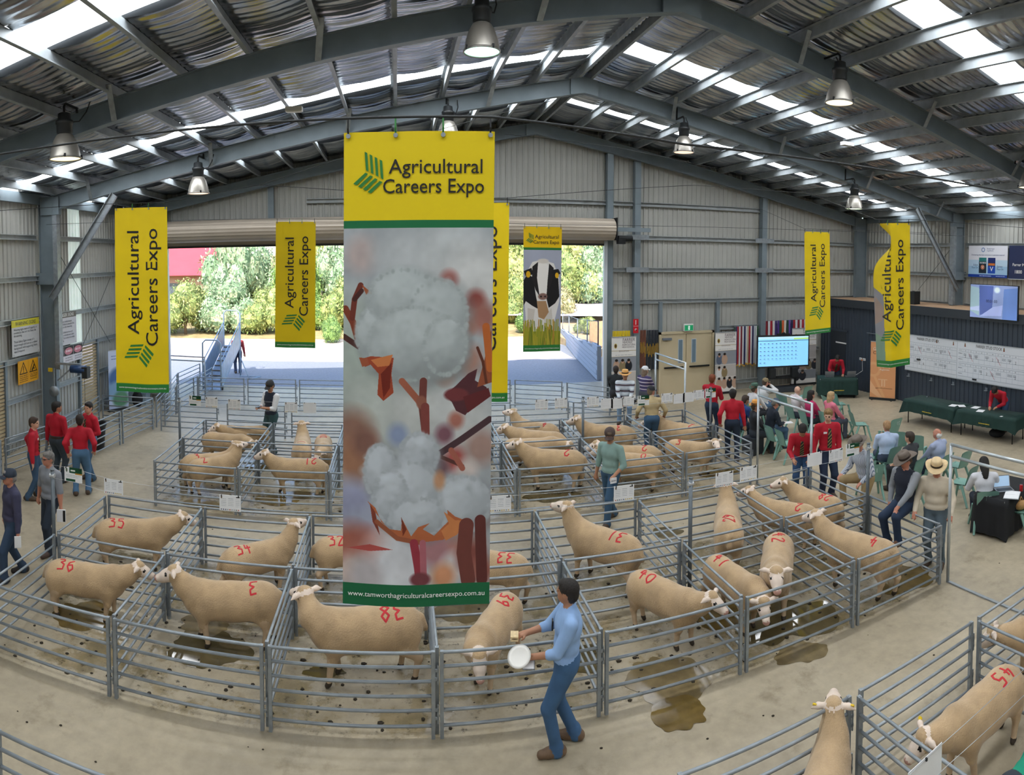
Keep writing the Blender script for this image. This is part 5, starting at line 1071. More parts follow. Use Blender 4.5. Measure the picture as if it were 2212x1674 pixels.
for k, (y0, y1) in enumerate(((16.18, 13.75), (13.74, 11.0))):
    t = thing('whiteboard', 'long whiteboard headed FARRER STUD STOCK, %s panel' % ('half hidden by the twisted banner' if k == 0 else 'right of the board joint'), 'whiteboard', (SX - .06, (y0 + y1) / 2, 1.2), -PI / 2, 'stud stock whiteboards'); wd = y0 - y1
    quad('board', board_paint(k + 3, k == 0).mat('whiteboard_print_%d' % k, .25), wd, 1.25, t, (0, -.02, 0), 0, .02)
    for z in (-.015, 1.255): MB().box((0, -.005, z), (wd, .05, .025)).build('frame_rail', mat('aluminium_frame', '#b9bec4', .35, .5), t)
    L = MB(); pl_ = lambda a, b: Vector((a, -.023, b)); put_text(L, 'FARRER STUD STOCK', -.12 if k == 0 else -.05, 1.15, 1.05, .095, 0, pl_, bold=.01); L.build('heading', inkb, t)
    L = MB()
    for row in range(2):
        for c in range(10):
            n_ = (1 if k == 0 else 21) + c + row * 10; put_text(L, str(n_), -wd / 2 + wd * (.13 + c * .082), 1.25 * (.765 - row * .38), None, .04, 0, pl_)
    for (c, row, tx) in ([(1, 0, '1'), (2, 0, '1'), (3, 0, '9'), (5, 0, '1'), (7, 0, '6'), (9, 0, '7'), (2, 1, '2'), (3, 1, '6'), (8, 1, '5')] if k == 0 else [(0, 0, '2'), (1, 0, '12'), (2, 0, '10'), (4, 0, '1'), (5, 0, '2'), (6, 0, '2'), (8, 0, '7'), (9, 0, '2'), (0, 1, '1'), (3, 1, '2'), (4, 1, '2'), (5, 1, '12'), (9, 1, '2')]):
        put_text(L, tx, -wd / 2 + wd * (.13 + c * .082), 1.25 * (.62 - row * .38), None, .085, 0, pl_)
    o_ = L.build('written_figures', mat('grey_ink', '#4a4e55', .5), t); o_['kind'] = 'stuff'
    L = MB(); put_text(L, 'LOT NO.', -wd / 2 + wd * .05, 1.25 * .765, .13, None, 0, pl_); put_text(L, 'LOT NO.', -wd / 2 + wd * .05, 1.25 * .385, .13, None, 0, pl_); o_ = L.build('row_titles', inkb, t); o_['kind'] = 'stuff'
    MB().box((-wd * .22, -.035, .42 if k == 0 else .06), (.16, .04, .05)).build('duster', mat('black_plastic'), t)
for yy, l in ((16.0, 'nearest the orange banner'), (14.9, 'under the middle of the left board'), (13.9, 'close to the joint of the boards'), (12.5, 'behind the writing boy')):
    q = thing('wall_bracket', 'small metal bracket below the whiteboard, ' + l, 'bracket', (SX - .05, yy, 1.0)); MB().box((0, 0, 0), (.03, .09, .1)).build('plate', mat('grey_bracket', '#6a727c', .5), q); MB().box((-.03, 0, -.045), (.06, .12, .012)).build('lip', mat('bright_galvanised', '#b9c0c4', .35, .6), q)
# ---- wall screen with a timer, sponsor signs, speaker
ps = Paint(240, 140, '#7f90bd'); ps.poly([(0, .2), (.2, .05), (.2, .9), (0, .95)], '#8ea9b4'); ps.poly([(.19, .98), (.5, .98), (.48, .2), (.22, .08)], '#4a5c9a'); ps.ell(.58, .86, .06, .05, '#c2d2dc', .6); ps.poly([(.5, .35), (.7, .42), (.68, .1), (.22, .05)], '#9aa8d8'); ps.poly([(.72, .9), (1, .95), (1, 0), (.7, 0)], '#5a78b4'); ps.poly([(0, .3), (.2, .36), (.2, .2), (0, .22)], '#a8b6d6'); ps.noise(.2, 5)
t = thing('wall_screen', 'flat screen showing a timer at 00:01:00 above the whiteboard', 'screen', (16.34, 12.22, 3.3), -PI / 2); quad('panel', ps.mat('timer_screen', .15, emit=.55), 1.86, 1.06, t, (0, -.035, .01), 0, .01); MB().box((0, .01, .54), (1.9, .07, 1.1)).build('case', mat('black_plastic'), t); MB().box((0, .15, .3), (.5, .25, .3)).build('bracket', mat('black_metal'), t)
L = MB(); put_text(L, '00:01:00', -.06, .56, .44, None, 0, lambda a, b: Vector((a, -.038, b))); L.build('timer_figures', mat('dark_figures', '#20263a', .5), t)
sg = thing('sponsor_sign', 'white and blue sponsor sign with two product pictures on the side wall', 'sign', (18.58, 14.23, 4.56), -PI / 2)
pp = Paint(280, 180, '#dfe2ec'); pp.rect(0, .04, 1, .5, '#9fc4e2'); pp.rect(0, .35, 1, .55, '#b9d4ea'); pp.rect(0, 0, 1, .09, '#1c3f9c'); pp.rect(.28, .13, .47, .62, '#1d2a3a'); pp.rect(.28, .5, .47, .62, '#2a7a7a'); pp.ell(.375, .32, .05, .05, '#c07a5a', .2); pp.rect(.51, .13, .7, .62, '#22306a'); pp.rect(.51, .13, .7, .36, '#2450b4'); pp.rect(.52, .38, .69, .45, '#d07a3a'); pp.ell(.38, .87, .045, .045, '#5a7ab0', .2); pp.ell(.38, .87, .03, .03, '#dfe2ec', .2); pp.dash(.3, .46, .46, .05, '#e8eef0', 6); pp.dash(.3, .6, .045, .03, '#c9d4f0', 2); pp.dash(.72, .95, .045, .02, '#c9d4f0', 2)
quad('face', pp.mat('sponsor_print', .35), 1.78, 1.15, sg, (0, 0, 0), 0, .02); fr_ = MB()
L = MB(); pl_ = lambda a, b: Vector((a, -.003, b)); put_text(L, 'Boehringer\nIngelheim', .14, 1.0, .34, .14, 0, pl_, align='LEFT'); put_text(L, 'Delivering the best solutions in parasite control', 0, .81, 1.5, .07, 0, pl_); put_text(L, 'Eclipse\nPour-On', -.58, .4, .28, .17, 0, pl_, align='RIGHT'); put_text(L, 'Eprinex\nPour-On', .58, .36, .28, .17, 0, pl_, align='LEFT'); L.build('lettering', mat('blue_ink', '#26407c', .5), sg)
L = MB(); put_text(L, 'V', -.215, .37, None, .09, 0, pl_); put_text(L, 'V', .19, .31, None, .17, 0, pl_, bold=.01); L.build('product_letter', inkw, sg); MB().box((0, .13, .57), (1.6, .22, 1.0)).build('mounting_frame', steel, sg)
sg = thing('sponsor_sign', 'navy sponsor sign cut by the right edge', 'sign', (18.58, 12.35, 4.55), -PI / 2); quad('face', mat('navy_sign', '#232f55', .4), 1.86, 1.17, sg, (0, 0, 0), 0, .02); L = MB(); put_text(L, 'Farrer Memorial', -.28, .5, .95, .1, 0, pl_, bold=.01); put_text(L, '1800', -.5, .25, .3, .12, 0, pl_, bold=.01); L.build('lettering', inkw, sg); MB().box((0, -.002, -.012), (1.86, .03, .024)).build('trim', mat('white_metal_trim'), sg); MB().box((0, .13, .57), (1.6, .22, 1.0)).build('mounting_frame', steel, sg)
sp = thing('loudspeaker', 'black box loudspeaker standing on the mezzanine edge', 'speaker', (17.35, 16.75, 3.47), .2); MB().box((0, 0, .24), (.42, .36, .48)).build('cabinet', mat('black_plastic'), sp); MB().box((-.02, -.185, .24), (.36, .012, .42)).build('grille', mat('speaker_grille', '#26282a', .8), sp); MB().box((0, 0, .485), (.14, .05, .02)).build('handle', mat('black_metal'), sp)
# ---- roll-up banners
def pullup(label, a, b, hh, paint_, texts, inkm):
    a = Vector(a); b = Vector(b); d = b - a; wd = d.length; t = thing('roll_up_banner', label, 'banner', ((a.x + b.x) / 2, (a.y + b.y) / 2, 0), math.atan2(d.y, d.x), 'roll up banners')
    quad('print', paint_, wd, hh - .08, t, (0, 0, .08), 0, .006); MB().box((0, .02, .04), (wd + .03, .14, .08)).build('base_cassette', mat('black_plastic'), t); MB().box((0, 0, hh), (wd + .01, .025, .025)).build('top_bar', mat('aluminium_frame', '#b9bec4', .35, .5), t); MB().tube([(0, .05, .05), (0, .02, hh)], .01, 6).build('support_pole', mat('aluminium_frame'), t)
    for s in (-.38, .38): MB().box((s * wd, -.08, .012), (.05, .16, .024)).build('foot', mat('black_plastic'), t)
    if texts:
        for tx, x, z, w_, h_, mt in texts: L = MB(); put_text(L, tx, x * wd, z * hh, w_ * wd, h_, 0, lambda a_, b_: Vector((a_, -.004, b_))); L.build('lettering', mt, t)
    return t
po = Paint(120, 270, '#e0a070'); po.poly([(.0, .1), (.35, 0), (.5, 0), (0, .3)], '#e9b588'); po.poly([(.5, 0), (.62, 0), (.1, .5), (0, .5)], '#e6ad7c'); po.ell(.12, .5, .3, .3, '#e6ad7c', .1); po.ell(.12, .5, .2, .2, '#e0a070', .1); po.rect(.32, .32, .68, .335, '#e9bb92'); po.rect(.44, .2, .5, .32, '#e9bb92'); po.rect(.54, .2, .6, .32, '#e9bb92'); po.rect(.46, .74, .55, .744, '#f4ead8')
cr = mat('cream_ink', '#f3e6d6', .5); br_ = mat('brown_ink', '#4a2c20', .5)
pullup('orange roll up banner for livestock agents beside the dark wall', (15.76, 17.3), (16.27, 16.5), 2.12, po.mat('orange_banner_print', .5), [('GARVIN &', .0, .875, .8, .11, cr), ('COUSENS', .0, .81, .8, .11, br_), ('Auction', -.02, .67, .42, .075, cr), ('Livestock', 0, .62, .5, .075, cr), ('Property', .06, .57, .46, .085, cr), ('Agents', .06, .52, .38, .085, cr), ('garvin.com.au', .05, .2, .66, .05, br_)], br_)
def school(seed, scene):
    r = random.Random(seed); p = Paint(130, 310, '#e4e2df'); p.ell(.16, .86, .06, .09, '#b9a648', .2); p.ell(.16, .86, .035, .06, '#5a3a2c', .2); p.rect(0, .78, 1, .786, '#a08c50'); p.rect(0, .69, 1, .695, '#a08c50'); p.dash(.15, .85, .715, .006, '#8a8a92', 3)
    blocks = [(.0, .46, 1, .69), (0, .25, 1, .455), (0, .08, 1, .245)]
    for (x0, y0, x1, y1) in blocks:
        p.rect(x0, y0, x1, y1, r.choice(['#b9b4b0', '#c4beb8', '#8f949c']))
        for k in range(r.choice((2, 3, 4))):
            cx = x0 + (k + .6) * (x1 - x0) / 4 + .05; cy = y0 + (y1 - y0) * .45; c = r.choice(['#22252c', '#d8d6d6', '#b79a86', '#5a6478', '#8a7a5a']); p.ell(cx, cy - .02, .14, .2, c, .15); p.ell(cx, cy + .05, .055, .075, '#b98f78', .15); p.ell(cx, cy + .07, .06, .05, '#241c18', .2)
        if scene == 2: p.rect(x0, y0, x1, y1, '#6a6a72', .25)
    return p
inks = mat('school_ink', '#6a5a62', .5)
for k, (a, b, l) in enumerate((((7.2, 20.75), (8.1, 20.75), 'school roll up banner beside the door jamb'), ((11.25, 20.8), (12.15, 20.8), 'school roll up banner right of the double door'), ((14.75, 20.85), (15.85, 20.7), 'school roll up banner behind the screen on its stand'))):
    pullup(l, a, b, 2.3, school(k + 5, k).mat('school_banner_%d' % k, .5), [('FARRER', .2, .955, .5, .11, inks), ('MEMORIAL', .15, .915, .4, .06, inks), ('AGRICULTURAL', .2, .88, .55, .06, inks), ('HIGH SCHOOL', .18, .845, .5, .06, inks), ('EDUCATION', 0, .785, .4, .05, inks)], inks)
# ---- ribbons on the end wall
def ribbons(label, x0, x1, n, zt, zb, cols, gold=False):
    t = thing('ribbon_rack', label, 'ribbons', ((x0 + x1) / 2, YE - .1, zt), group='show ribbon racks'); MB().tube([(x0 - (x0 + x1) / 2, 0, 0), (x1 - (x0 + x1) / 2, 0, 0)], .012, 6).build('rail', steel, t); wd = (x1 - x0) / n
    for k in range(n):
        L_ = (zt - zb) * random.uniform(.93, 1.0); c = cols[k % len(cols)]; o_ = MB().box((x0 - (x0 + x1) / 2 + (k + .5) * wd, -.02 - .01 * (k % 2), -L_ / 2), (wd * .86, .008, L_)).build('ribbon', mat('ribbon_' + c[1:], c, .4, sheen=.3), t)
        if gold: MB().box((0 + x0 - (x0 + x1) / 2 + (k + .5) * wd, -.03 - .01 * (k % 2), -L_ * random.uniform(.45, .55)), (wd * .55, .006, .38)).build('gold_print', mat('gold_print', '#a8822e', .4), o_)
        else: MB().box((x0 - (x0 + x1) / 2 + (k + .5) * wd, -.02 - .01 * (k % 2), -L_ - .03), (wd * .8, .012, .06)).build('fringe', mat('gold_fringe', '#c79a3a', .6), o_)
ribbons('bunch of yellow ribbons behind the roll up banner by the jamb', 7.23, 8.0, 15, 2.47, 1.7, ['#e8cc20', '#e0c010'])
ribbons('brown gold printed sashes on the end wall', 8.2, 8.6, 7, 2.47, 1.05, ['#6b3a24', '#5f3220'], True)
ribbons('navy gold printed sashes beside the double door', 8.62, 9.08, 8, 2.46, 1.02, ['#16202c', '#121a26'], True)
ribbons('row of coloured show ribbons right of the double door', 12.2, 13.3, 15, 2.46, .95, ['#1c4030', '#3a2a5a', '#a8202c', '#d8d8dc', '#7a1a2a', '#d6d6da', '#23285a', '#c9ccd2', '#c9b89a', '#a52430', '#e0e0e2', '#2a2a58', '#b9c0c6', '#c4c8cc', '#2a5a3a'])
ribbons('row of coloured show ribbons above the screen', 13.62, 15.6, 18, 2.62, 1.8, ['#8a1a28', '#d8d8dc', '#b02030', '#e0dcd8', '#3a2a68', '#4a3080', '#1c4a34', '#d8602c', '#e6e0d0', '#1c4030', '#6a50a0', '#23285a', '#a8202c', '#d8d8dc'])
# ---- double door, exit sign, hose sign
dd = struct('door_2', 'cream double door with narrow windows and black push bars'); crm = mat('cream_door', '#c3b596', .5, noise=(1.5, .04)); ya = YE - .06
MB().b2((9.12, ya - .05, 2.28), (11.36, ya + .12, 2.36)).build('frame_head', crm, dd)
for x in (9.12, 11.28): MB().b2((x, ya - .05, 0), (x + .08, ya + .12, 2.36)).build('frame_jamb', crm, dd)
for x0, x1, wx in ((9.21, 10.2, 9.98), (10.22, 11.27, 10.52)):
    lf = MB().b2((x0, ya - .02, .02), (x1, ya + .03, 2.27)).build('leaf', crm, dd); MB().b2((wx - .1, ya - .035, 1.2), (wx + .1, ya - .022, 2.08)).build('window_trim', mat('white_metal_trim'), lf); MB().b2((wx - .075, ya - .04, 1.22), (wx + .075, ya - .036, 2.06)).build('pane', mat('door_glass', '#6f8494', .1, spec=.8), lf); MB().b2((x0 + .12, ya - .1, 1.04), (x1 - .12, ya - .04, 1.09)).build('push_bar', mat('black_metal'), lf)
MB().b2((9.25, ya - .1, 2.07), (9.6, ya - .022, 2.15)).build('door_closer', mat('grey_bracket'), dd)
ex = thing('exit_sign', 'green running man exit sign above the double door', 'sign', (10.25, YE - .18, 2.38)); MB().box((0, .02, .13), (.36, .1, .26)).build('housing', mat('white_plastic', '#e8e8e6', .4), ex); pe = Paint(60, 36, '#1f8a5a'); pe.rect(.42, .15, .62, .85, '#e8f4ee'); pe.ell(.5, .72, .03, .04, '#1f8a5a', .3); pe.line([(.5, .6), (.53, .4), (.47, .22)], .02, '#1f8a5a'); quad('face', pe.mat('exit_face', .4, emit=.4), .34, .2, ex, (0, -.036, .02), 0, .004)
hs = thing('hose_sign', 'red fire equipment sign on the wall post', 'sign', (8.18, YE - .2, 2.38))
ph_ = Paint(40, 100, '#c0202c'); ph_.rect(.42, .6, .58, .92, '#e8e4e4'); ph_.ell(.5, .25, .2, .2, '#e8dcdc', .2); ph_.ell(.55, .22, .12, .12, '#2a1a1a', .2); ph_.rect(0, .49, 1, .51, '#e8e4e4'); quad('face', ph_.mat('hose_sign_print', .4), .2, .5, hs, (0, 0, 0), 0, .006); MB().box((0, .012, .25), (.18, .012, .46)).build('backing', steel, hs)
# ---- screen on a stand
a, b = P(1635, 720, y=20.45), P(1748, 727, y=19.95); d = b - a; t = thing('screen_on_stand', 'large screen with a blue spreadsheet on a wheeled stand', 'screen', ((a.x + b.x) / 2, (a.y + b.y) / 2, 0), math.atan2(d.y, d.x)); wd = Vector((d.x, d.y, 0)).length
pt = Paint(330, 190, '#86c8ec'); pt.rect(0, .92, 1, 1, '#b0d8e4'); pt.rect(.7, .9, 1, .94, '#a8d060'); pt.rect(0, .86, 1, .875, '#1a2430')
for r_ in range(6):
    for c in range(10 if r_ < 5 else 2): x = .03 + c * .078; yy = .76 - r_ * .13; pt.rect(x, yy, x + .03, yy + .02, '#3a5a74'); pt.dash(x, x + .05, yy - .03, .012, '#5a8aa8', 8)
quad('panel', pt.mat('spreadsheet_screen', .2, emit=.75), wd - .1, 1.12, t, (0, -.045, .98), 0, .01); MB().box((0, 0, 1.54), (wd, .07, 1.24)).build('case', mat('black_plastic'), t)
for s in (-.55, .55): MB().box((s, .1, .55), (.07, .05, 1.1)).build('upright', mat('black_metal'), t); MB().box((s, .05, .04), (.08, .7, .06)).build('base_arm', mat('black_metal'), t)
MB().box((0, 0, .52), (1.2, .4, .03)).build('shelf', mat('black_metal'), t); MB().box((0, -.05, .1), (1.25, .5, .16)).build('base_plinth', mat('dark_fascia', '#2f353d', .5), t)
for s in (-.45, .45): MB().box((s, -.03, .72), (.22, .25, .36)).build('speaker', mat('black_plastic'), t)
wm = thing('conference_camera', 'small black camera bar on top of the screen', 'camera', ((a.x + b.x) / 2, (a.y + b.y) / 2 , 2.165), math.atan2(d.y, d.x)); MB().box((0, 0, .03), (.5, .08, .05)).build('bar', mat('black_plastic'), wm); MB().ell((0, -.03, .06), (.06, .05, .05), 10).build('lens_ball', mat('black_metal'), wm, True)
# ---- cloth covered tables
clothm = mat('bottle_green_cloth', '#153530', .8, noise=(6, .12), bump=(7, .3, .02)); yk = mat('yellow_stitching', '#c9b23c', .5)
def table(label, c, rz, w_, d_, drop, text=True, legs=True, top=.74, cm=clothm):
    t = thing('trestle_table', label, 'table', (c[0], c[1], 0), rz, 'cloth covered tables'); MB().box((0, 0, top - .025), (w_ - .04, d_ - .04, .03)).build('table_top', mat('grey_laminate', '#8a8c8e', .5), t); n = 60; m = MB(); vs = []
    for lv in range(6):
        for k in range(n):
            an = 2 * PI * k / n; ca, sa = math.cos(an), math.sin(an); q = 1 / max(abs(ca) / (w_ / 2), abs(sa) / (d_ / 2)); x, y_ = ca * q, sa * q; f = lv / 5; cor = (abs(ca) / (w_ / 2) * q) ** 14 * (abs(sa) / (d_ / 2) * q) ** 14
            o_ = f * (.02 + .02 * math.sin(k * 1.9)) + f * cor * .08; vs.append((x * (1 + o_ / (w_ / 2)), y_ * (1 + o_ / (d_ / 2)), top + .004 - f * drop * (1 + .28 * cor)))
    m.add(vs, [(l * n + k, l * n + (k + 1) % n, (l + 1) * n + (k + 1) % n, (l + 1) * n + k)[::-1] for l in range(5) for k in range(n)] + [tuple(range(n))]); m.build('tablecloth', cm, t, True)
    if legs:
        for sx in (-1, 1):
            for sy in (-1, 1): MB().tube([(sx * (w_ / 2 - .12), sy * (d_ / 2 - .1), 0), (sx * (w_ / 2 - .12), sy * (d_ / 2 - .1), top - .03)], .016, 8).build('leg', mat('black_metal'), t, True)
    if text:
        L = MB(); x_ = -.18      # a line of stitching too small to read
        while x_ < .17: q_ = random.uniform(.012, .026); L.box((x_ + q_ / 2, -d_ / 2 - .035, top - drop * .72), (q_, .004, random.uniform(.022, .03))); x_ += q_ + .007
        o_ = L.build('stitched_letters', yk, t); o_['kind'] = 'stuff'
    return t
T1 = Vector((14.8, 13.1)); T2 = Vector((14.95, 11.1))
table('long green clothed table, the half with a microphone on it', (14.78, 13.15), -PI / 2 + .05, 1.95, .88, .36); table('long green clothed table, the half the boy writes on', (14.92, 11.1), -PI / 2 + .12, 1.95, .85, .36)
A = P(1770.5, 818, z=.74); B = P(1854, 817, z=.74); d = B - A; nrm = Vector((-d.y, d.x, 0)).normalized(); LC = (A + B) / 2 + nrm * .36; LC.z = 0; LRZ = math.atan2(d.y, d.x)
table('green clothed table with two laptops by the dark wall', (LC.x, LC.y), LRZ, d.length, .74, .6)
table('small black clothed table with an open laptop at the right edge', (10.0, 7.05), .1, 1.3, .7, .68, False, True, cm=mat('black_cloth', '#16181c', .85))
def laptop(label, p, rz, scr):
    t = thing('laptop', label, 'laptop', p, rz, 'laptops'); MB().box((0, 0, .009), (.34, .24, .016)).build('base', mat('grey_aluminium', '#9a9da2', .35, .6), t); MB().box((0, -.01, .018), (.3, .13, .004)).build('keyboard', mat('black_plastic'), t)
    ld = MB().box((0, 0, .11), (.34, .008, .22)).build('lid', mat('grey_aluminium'), t, False, (0, .12, .015)); ld.rotation_euler = (-.28, 0, 0); sr = MB().box((0, -.006, .11), (.31, .004, .19)).build('display', scr, ld)
scr = Paint(60, 38, '#9db9d4'); scr.rect(.3, .3, .65, .62, '#3a4652'); scr.noise(.2, 4); scrm = mat('laptop_display', '#9db9d4', .2, emit=.5)
for s, l in ((-.3, 'closed angle grey laptop on the left of the green table'), (.48, 'grey laptop with a white cable on the green table')): laptop(l, LC + d.normalized() * s + Vector((0, 0, .746)), LRZ + PI + s * .3, scrm)
cb = thing('power_cable', 'white charging cable from the outlet to the laptop', 'cable', (SX - .08, 18.5, 1.22)); q = LC + d.normalized() * .6 + Vector((0, 0, .76)) - cb.location; MB().tube([(0, 0, 0), (-.02, -.03, -.2), (-.05, -.08, -.4), Vector((q.x * .5, q.y * .5, q.z)), q], .008, 6).build('lead', mat('white_plastic'), cb, True); MB().box((-.02, 0, 0), (.05, .04, .05)).build('plug', mat('orange_plug', '#d8783a', .5), cb)
laptop('open silver laptop in front of the seated woman', (9.85, 7.0, .75), 2.35 - PI + .2, scrm)
cn = thing('drink_can', 'red drink can beside the open laptop', 'can', (10.02, 6.72, .748)); MB().lathe([(.03, 0), (.033, .006), (.033, .11), (.027, .122), (.0005, .122)], 14).build('can', mat('red_can', '#b81c24', .3, .4), cn, True); MB().lathe([(.027, .12), (.028, .124), (.025, .126)], 14).build('lid', steel, cn)
nb = thing('notebook', 'open white notebook under the woman\'s hands', 'book', (9.72, 6.72, .748), .5); MB().box((-.1, 0, .008), (.19, .27, .016)).build('page_block', mat('white_paper'), nb); MB().box((.1, 0, .008), (.19, .27, .016)).build('page_block', mat('white_paper'), nb); MB().box((0, 0, .003), (.42, .29, .004)).build('cover', mat('grey_print'), nb)
mc = thing('microphone', 'dark handheld microphone lying on the long table', 'microphone', (15.0, 13.75, .765), .5); MB().tube([(0, 0, 0), (.14, 0, 0)], .014, 8).build('handle', mat('black_plastic'), mc, True); MB().ell((-.02, 0, .004), (.028, .024, .024), 10).build('mesh_head', mat('grey_bracket'), mc, True)
for k, (x, y_, r, l) in enumerate(((14.72, 12.42, .3, 'fanned white papers on the long table near the joint'), (14.85, 12.2, .9, 'white paper overlapping the fanned sheets'), (15.0, 11.78, .2, 'white paper left of the writing boy'), (14.75, 11.4, .4, 'white paper in front of the writing boy'), (14.62, 10.55, .1, 'small white slip near the far end of the long table'))):
    tag(MB().box((0, 0, 0), (.3 if k < 4 else .1, .21 if k < 4 else .07, .003)).build('paper_sheet', mat('white_paper'), None, False, (x, y_, .752 + .003 * (k == 1)), r), l, 'paper', 'papers on the long table')
bg_ = thing('floor_bag', 'black bag under the long table', 'bag', (15.05, 11.0, 0)); MB().ell((0, 0, .13), (.27, .22, .13), 14).build('body', mat('black_cloth', '#16181c', .85), bg_, True); MB().tube([(-.12, 0, .24), (-.08, 0, .36), (.08, 0, .36), (.12, 0, .24)], .014, 6).build('handle', mat('black_plastic'), bg_, True)
# ---- stackable green chairs
chm = mat('green_chair_plastic', '#7ba69a', .42, noise=(3, .05))
def make_chair():
    t = thing('stacking_chair', 'chair', 'chair', group='green stacking chairs')
    m = MB(); m.grid(lambda a, b: ((a - .5) * (.42 - .05 * b * b), .21 - .42 * b, .445 - .03 * math.sin(PI * a) * (1 - .4 * b) - .03 * (1 - b) ** 6 + .01 * b), 10, 8); m.grid(lambda a, b: ((.5 - a) * (.42 - .05 * b * b), .21 - .42 * b, .425 - .03 * math.sin(PI * a) * (1 - .4 * b) - .03 * (1 - b) ** 6 + .01 * b), 10, 8); m.build('seat', chm, t, True)
    def bk(a, b, o_=0.0): return ((a - .5) * (.38 + .05 * b - .1 * max(0, b - .8)), -.2 - .13 * b - .045 * math.sin(PI * a) - o_, .44 + .40 * b - .03 * (2 * abs(a - .5)) ** 4 * (b > .9))
    m = MB(); m.grid(lambda a, b: bk(a, b), 10, 8); m.grid(lambda a, b: bk(1 - a, b, .016), 10, 8); m.build('backrest', chm, t, True)
    for sx in (-1, 1):
        for y0, y1 in ((.12, .24), (-.12, -.3)):
            m = MB(); m.tube([(sx * .19, y0, .44), (sx * .215, (y0 + y1) / 2, .22), (sx * .25, y1, .012)], [.034, .027, .022], 6); m.build('leg', chm, t)
    return t
ch0 = make_chair(); chs = [0]; inkc = mat('pale_ink', '#b9cfc8', .5)
def chair(u, v, face, label, num=None, xy=None):
    p = P(u, v, z=.44) if xy is None else Vector((xy[0], xy[1], 0)); t = ch0 if chs[0] == 0 else copy_tree(ch0); chs[0] += 1; t.location = (p.x, p.y, 0); t.rotation_euler = (0, 0, face); t['label'] = label
    for c in list(t.children):
        if c.name.startswith('painted_number'): bpy.data.objects.remove(c)
    if num: L = MB(); put_text(L, num, 0, 0, None, .09, 0, lambda a, b: Vector((-a, -.385, .72 + b))); L.build('painted_number', inkc, t)
    return p
E_ = -PI / 2
SEATS = {}
for k, (u, v, f, l, num) in dict(
    c1=(1602, 926, E_ + .2, 'green chair under the man in the blue jumper', None), c2=(1632, 896, E_ + .1, 'green chair under the man in the white shirt and green hat', None), c3=(1663, 934, E_ - .1, 'green chair under the man in the dark jacket', None), c4=(1681, 948, E_, 'empty green chair right behind the dark jacketed man', '17'),
    c5=(1706, 958, E_ - .1, 'empty green chair left of the bending boy', None), c6=(1722, 900, E_, 'green chair under the bald man', None), c7=(1752, 912, E_ - .1, 'green chair under the woman in magenta', None), c8=(1700, 872, E_ + .3, 'empty green chair left of the bald man', None), c9=(1731, 856, .2, 'pale green chair with its back to the camera behind the bald man', None),
    c10=(1800, 880, E_ - .2, 'empty green chair seen edge on, left of a pair', None), c11=(1818, 872, E_ - .1, 'empty green chair seen edge on, right of a pair', None), c12=(1822, 908, E_ - .3, 'empty green chair in front of the woman in pink', '21'), c13=(1860, 916, E_ - .4, 'empty green chair alone between the crowd and the long table', None), c14=(1918, 930, .05, 'green chair marked 21 with its back to the camera', '21'),
    c15=(1946, 958, -1.0, 'green chair just behind the man with the phone', None), c16=(1982, 966, -1.0, 'empty green chair beside the white haired man', None), c17=(1880, 985, .35, 'green chair behind the striped shirt and hat', '13'), c18=(1912, 994, .1, 'green chair under the man with the phone', None), c19=(1880, 1032, -.5, 'green chair half hidden by the hatted onlooker', '12'), c20=(1962, 1058, .1, 'green chair with white figures behind the two hatted men', '12'),
    c21=(2022, 1012, .15, 'green chair under the white haired man', None), c22=(2075, 1040, .2, 'green chair right of the white hat', None), c23=(2064, 1004, .1, 'green chair behind the white haired man\'s elbow', None), c24=(1962, 1022, .2, 'green chair under the man in the dark tee shirt', None), c25=(2126, 1092, -.7, 'green chair marked 21 under the woman with the laptop', '21'), c26=(2205, 1100, .1, 'green chair at the right edge by the black table', None), c27=(1795, 915, E_ - .1, 'green chair under the woman in pink', None), c28=(1650, 880, E_ + .2, 'green chair under the man in cap and white shirt', None)).items():
    p = chair(u, v, f, l, num); SEATS[k] = (p, f)
ow = thing('straw_bag', 'tan woven bag on the chair at the right edge', 'bag', SEATS['c26'][0] + Vector((0, 0, .0))); MB().ell((0, 0, .08), (.15, .1, .09), 12).build('body', mat('woven_straw', '#b98d5a', .8, noise=(40, .2)), ow, True); MB().tube([(-.08, 0, .14), (0, 0, .24), (.08, 0, .14)], .01, 6).build('handle', mat('woven_straw'), ow, True)
# ---- seated and table people
def sitter(k, label, shirt, pants, hair, skin, dy=0.0, **kw):
    p, f = SEATS[k]; fy = Vector((-math.sin(f), math.cos(f), 0)); return person(label, (p.x - fy.x * .04, p.y - fy.y * .04, 0), f + dy, shirt, pants, hair, skin, 'sit', **kw)
sitter('c1', 'man in a royal blue jumper sitting with his back turned', '#1f3f78', '#2c4058', '#3a2c24', 'tan', lean=.2)
sitter('c2', 'man in a white shirt, dark tie and green bucket hat', '#d9d6d6', '#22252c', '#5a4a3a', 'ruddy', hat='small', hatc='#466455', tie=True, lean=-.05)
sitter('c28', 'man in a white shirt and tan fronted cap with a hand to his face', '#d8d8d8', '#46617e', '#4a3a2c', 'ruddy', hat='cap', hatc='#8a7a5c', RH=(.06, .26, 1.12), lean=.1)
o, hd, *_ = sitter('c3', 'man in a dark jacket and denim cap writing on his knee', '#1c2330', '#3a556f', '#6a645c', 'ruddy', hat='cap', hatc='#3a4c60', lean=.25, RH=(.1, .4, .68), head=(0, -.3))
w_ = W2(o, hd[1][0] + Vector((0, .1, 0))); tag(MB().box((0, 0, 0), (.22, .3, .006)).build('open_catalogue', mat('white_paper'), None, False, w_, E_ - .3), 'open white catalogue on the dark jacketed man\'s knee', 'paper')
sitter('c6', 'bald man in a white shirt', '#dcd2d4', '#3a4250', '#8a7a70', 'pale', bald=True, glasses=True)
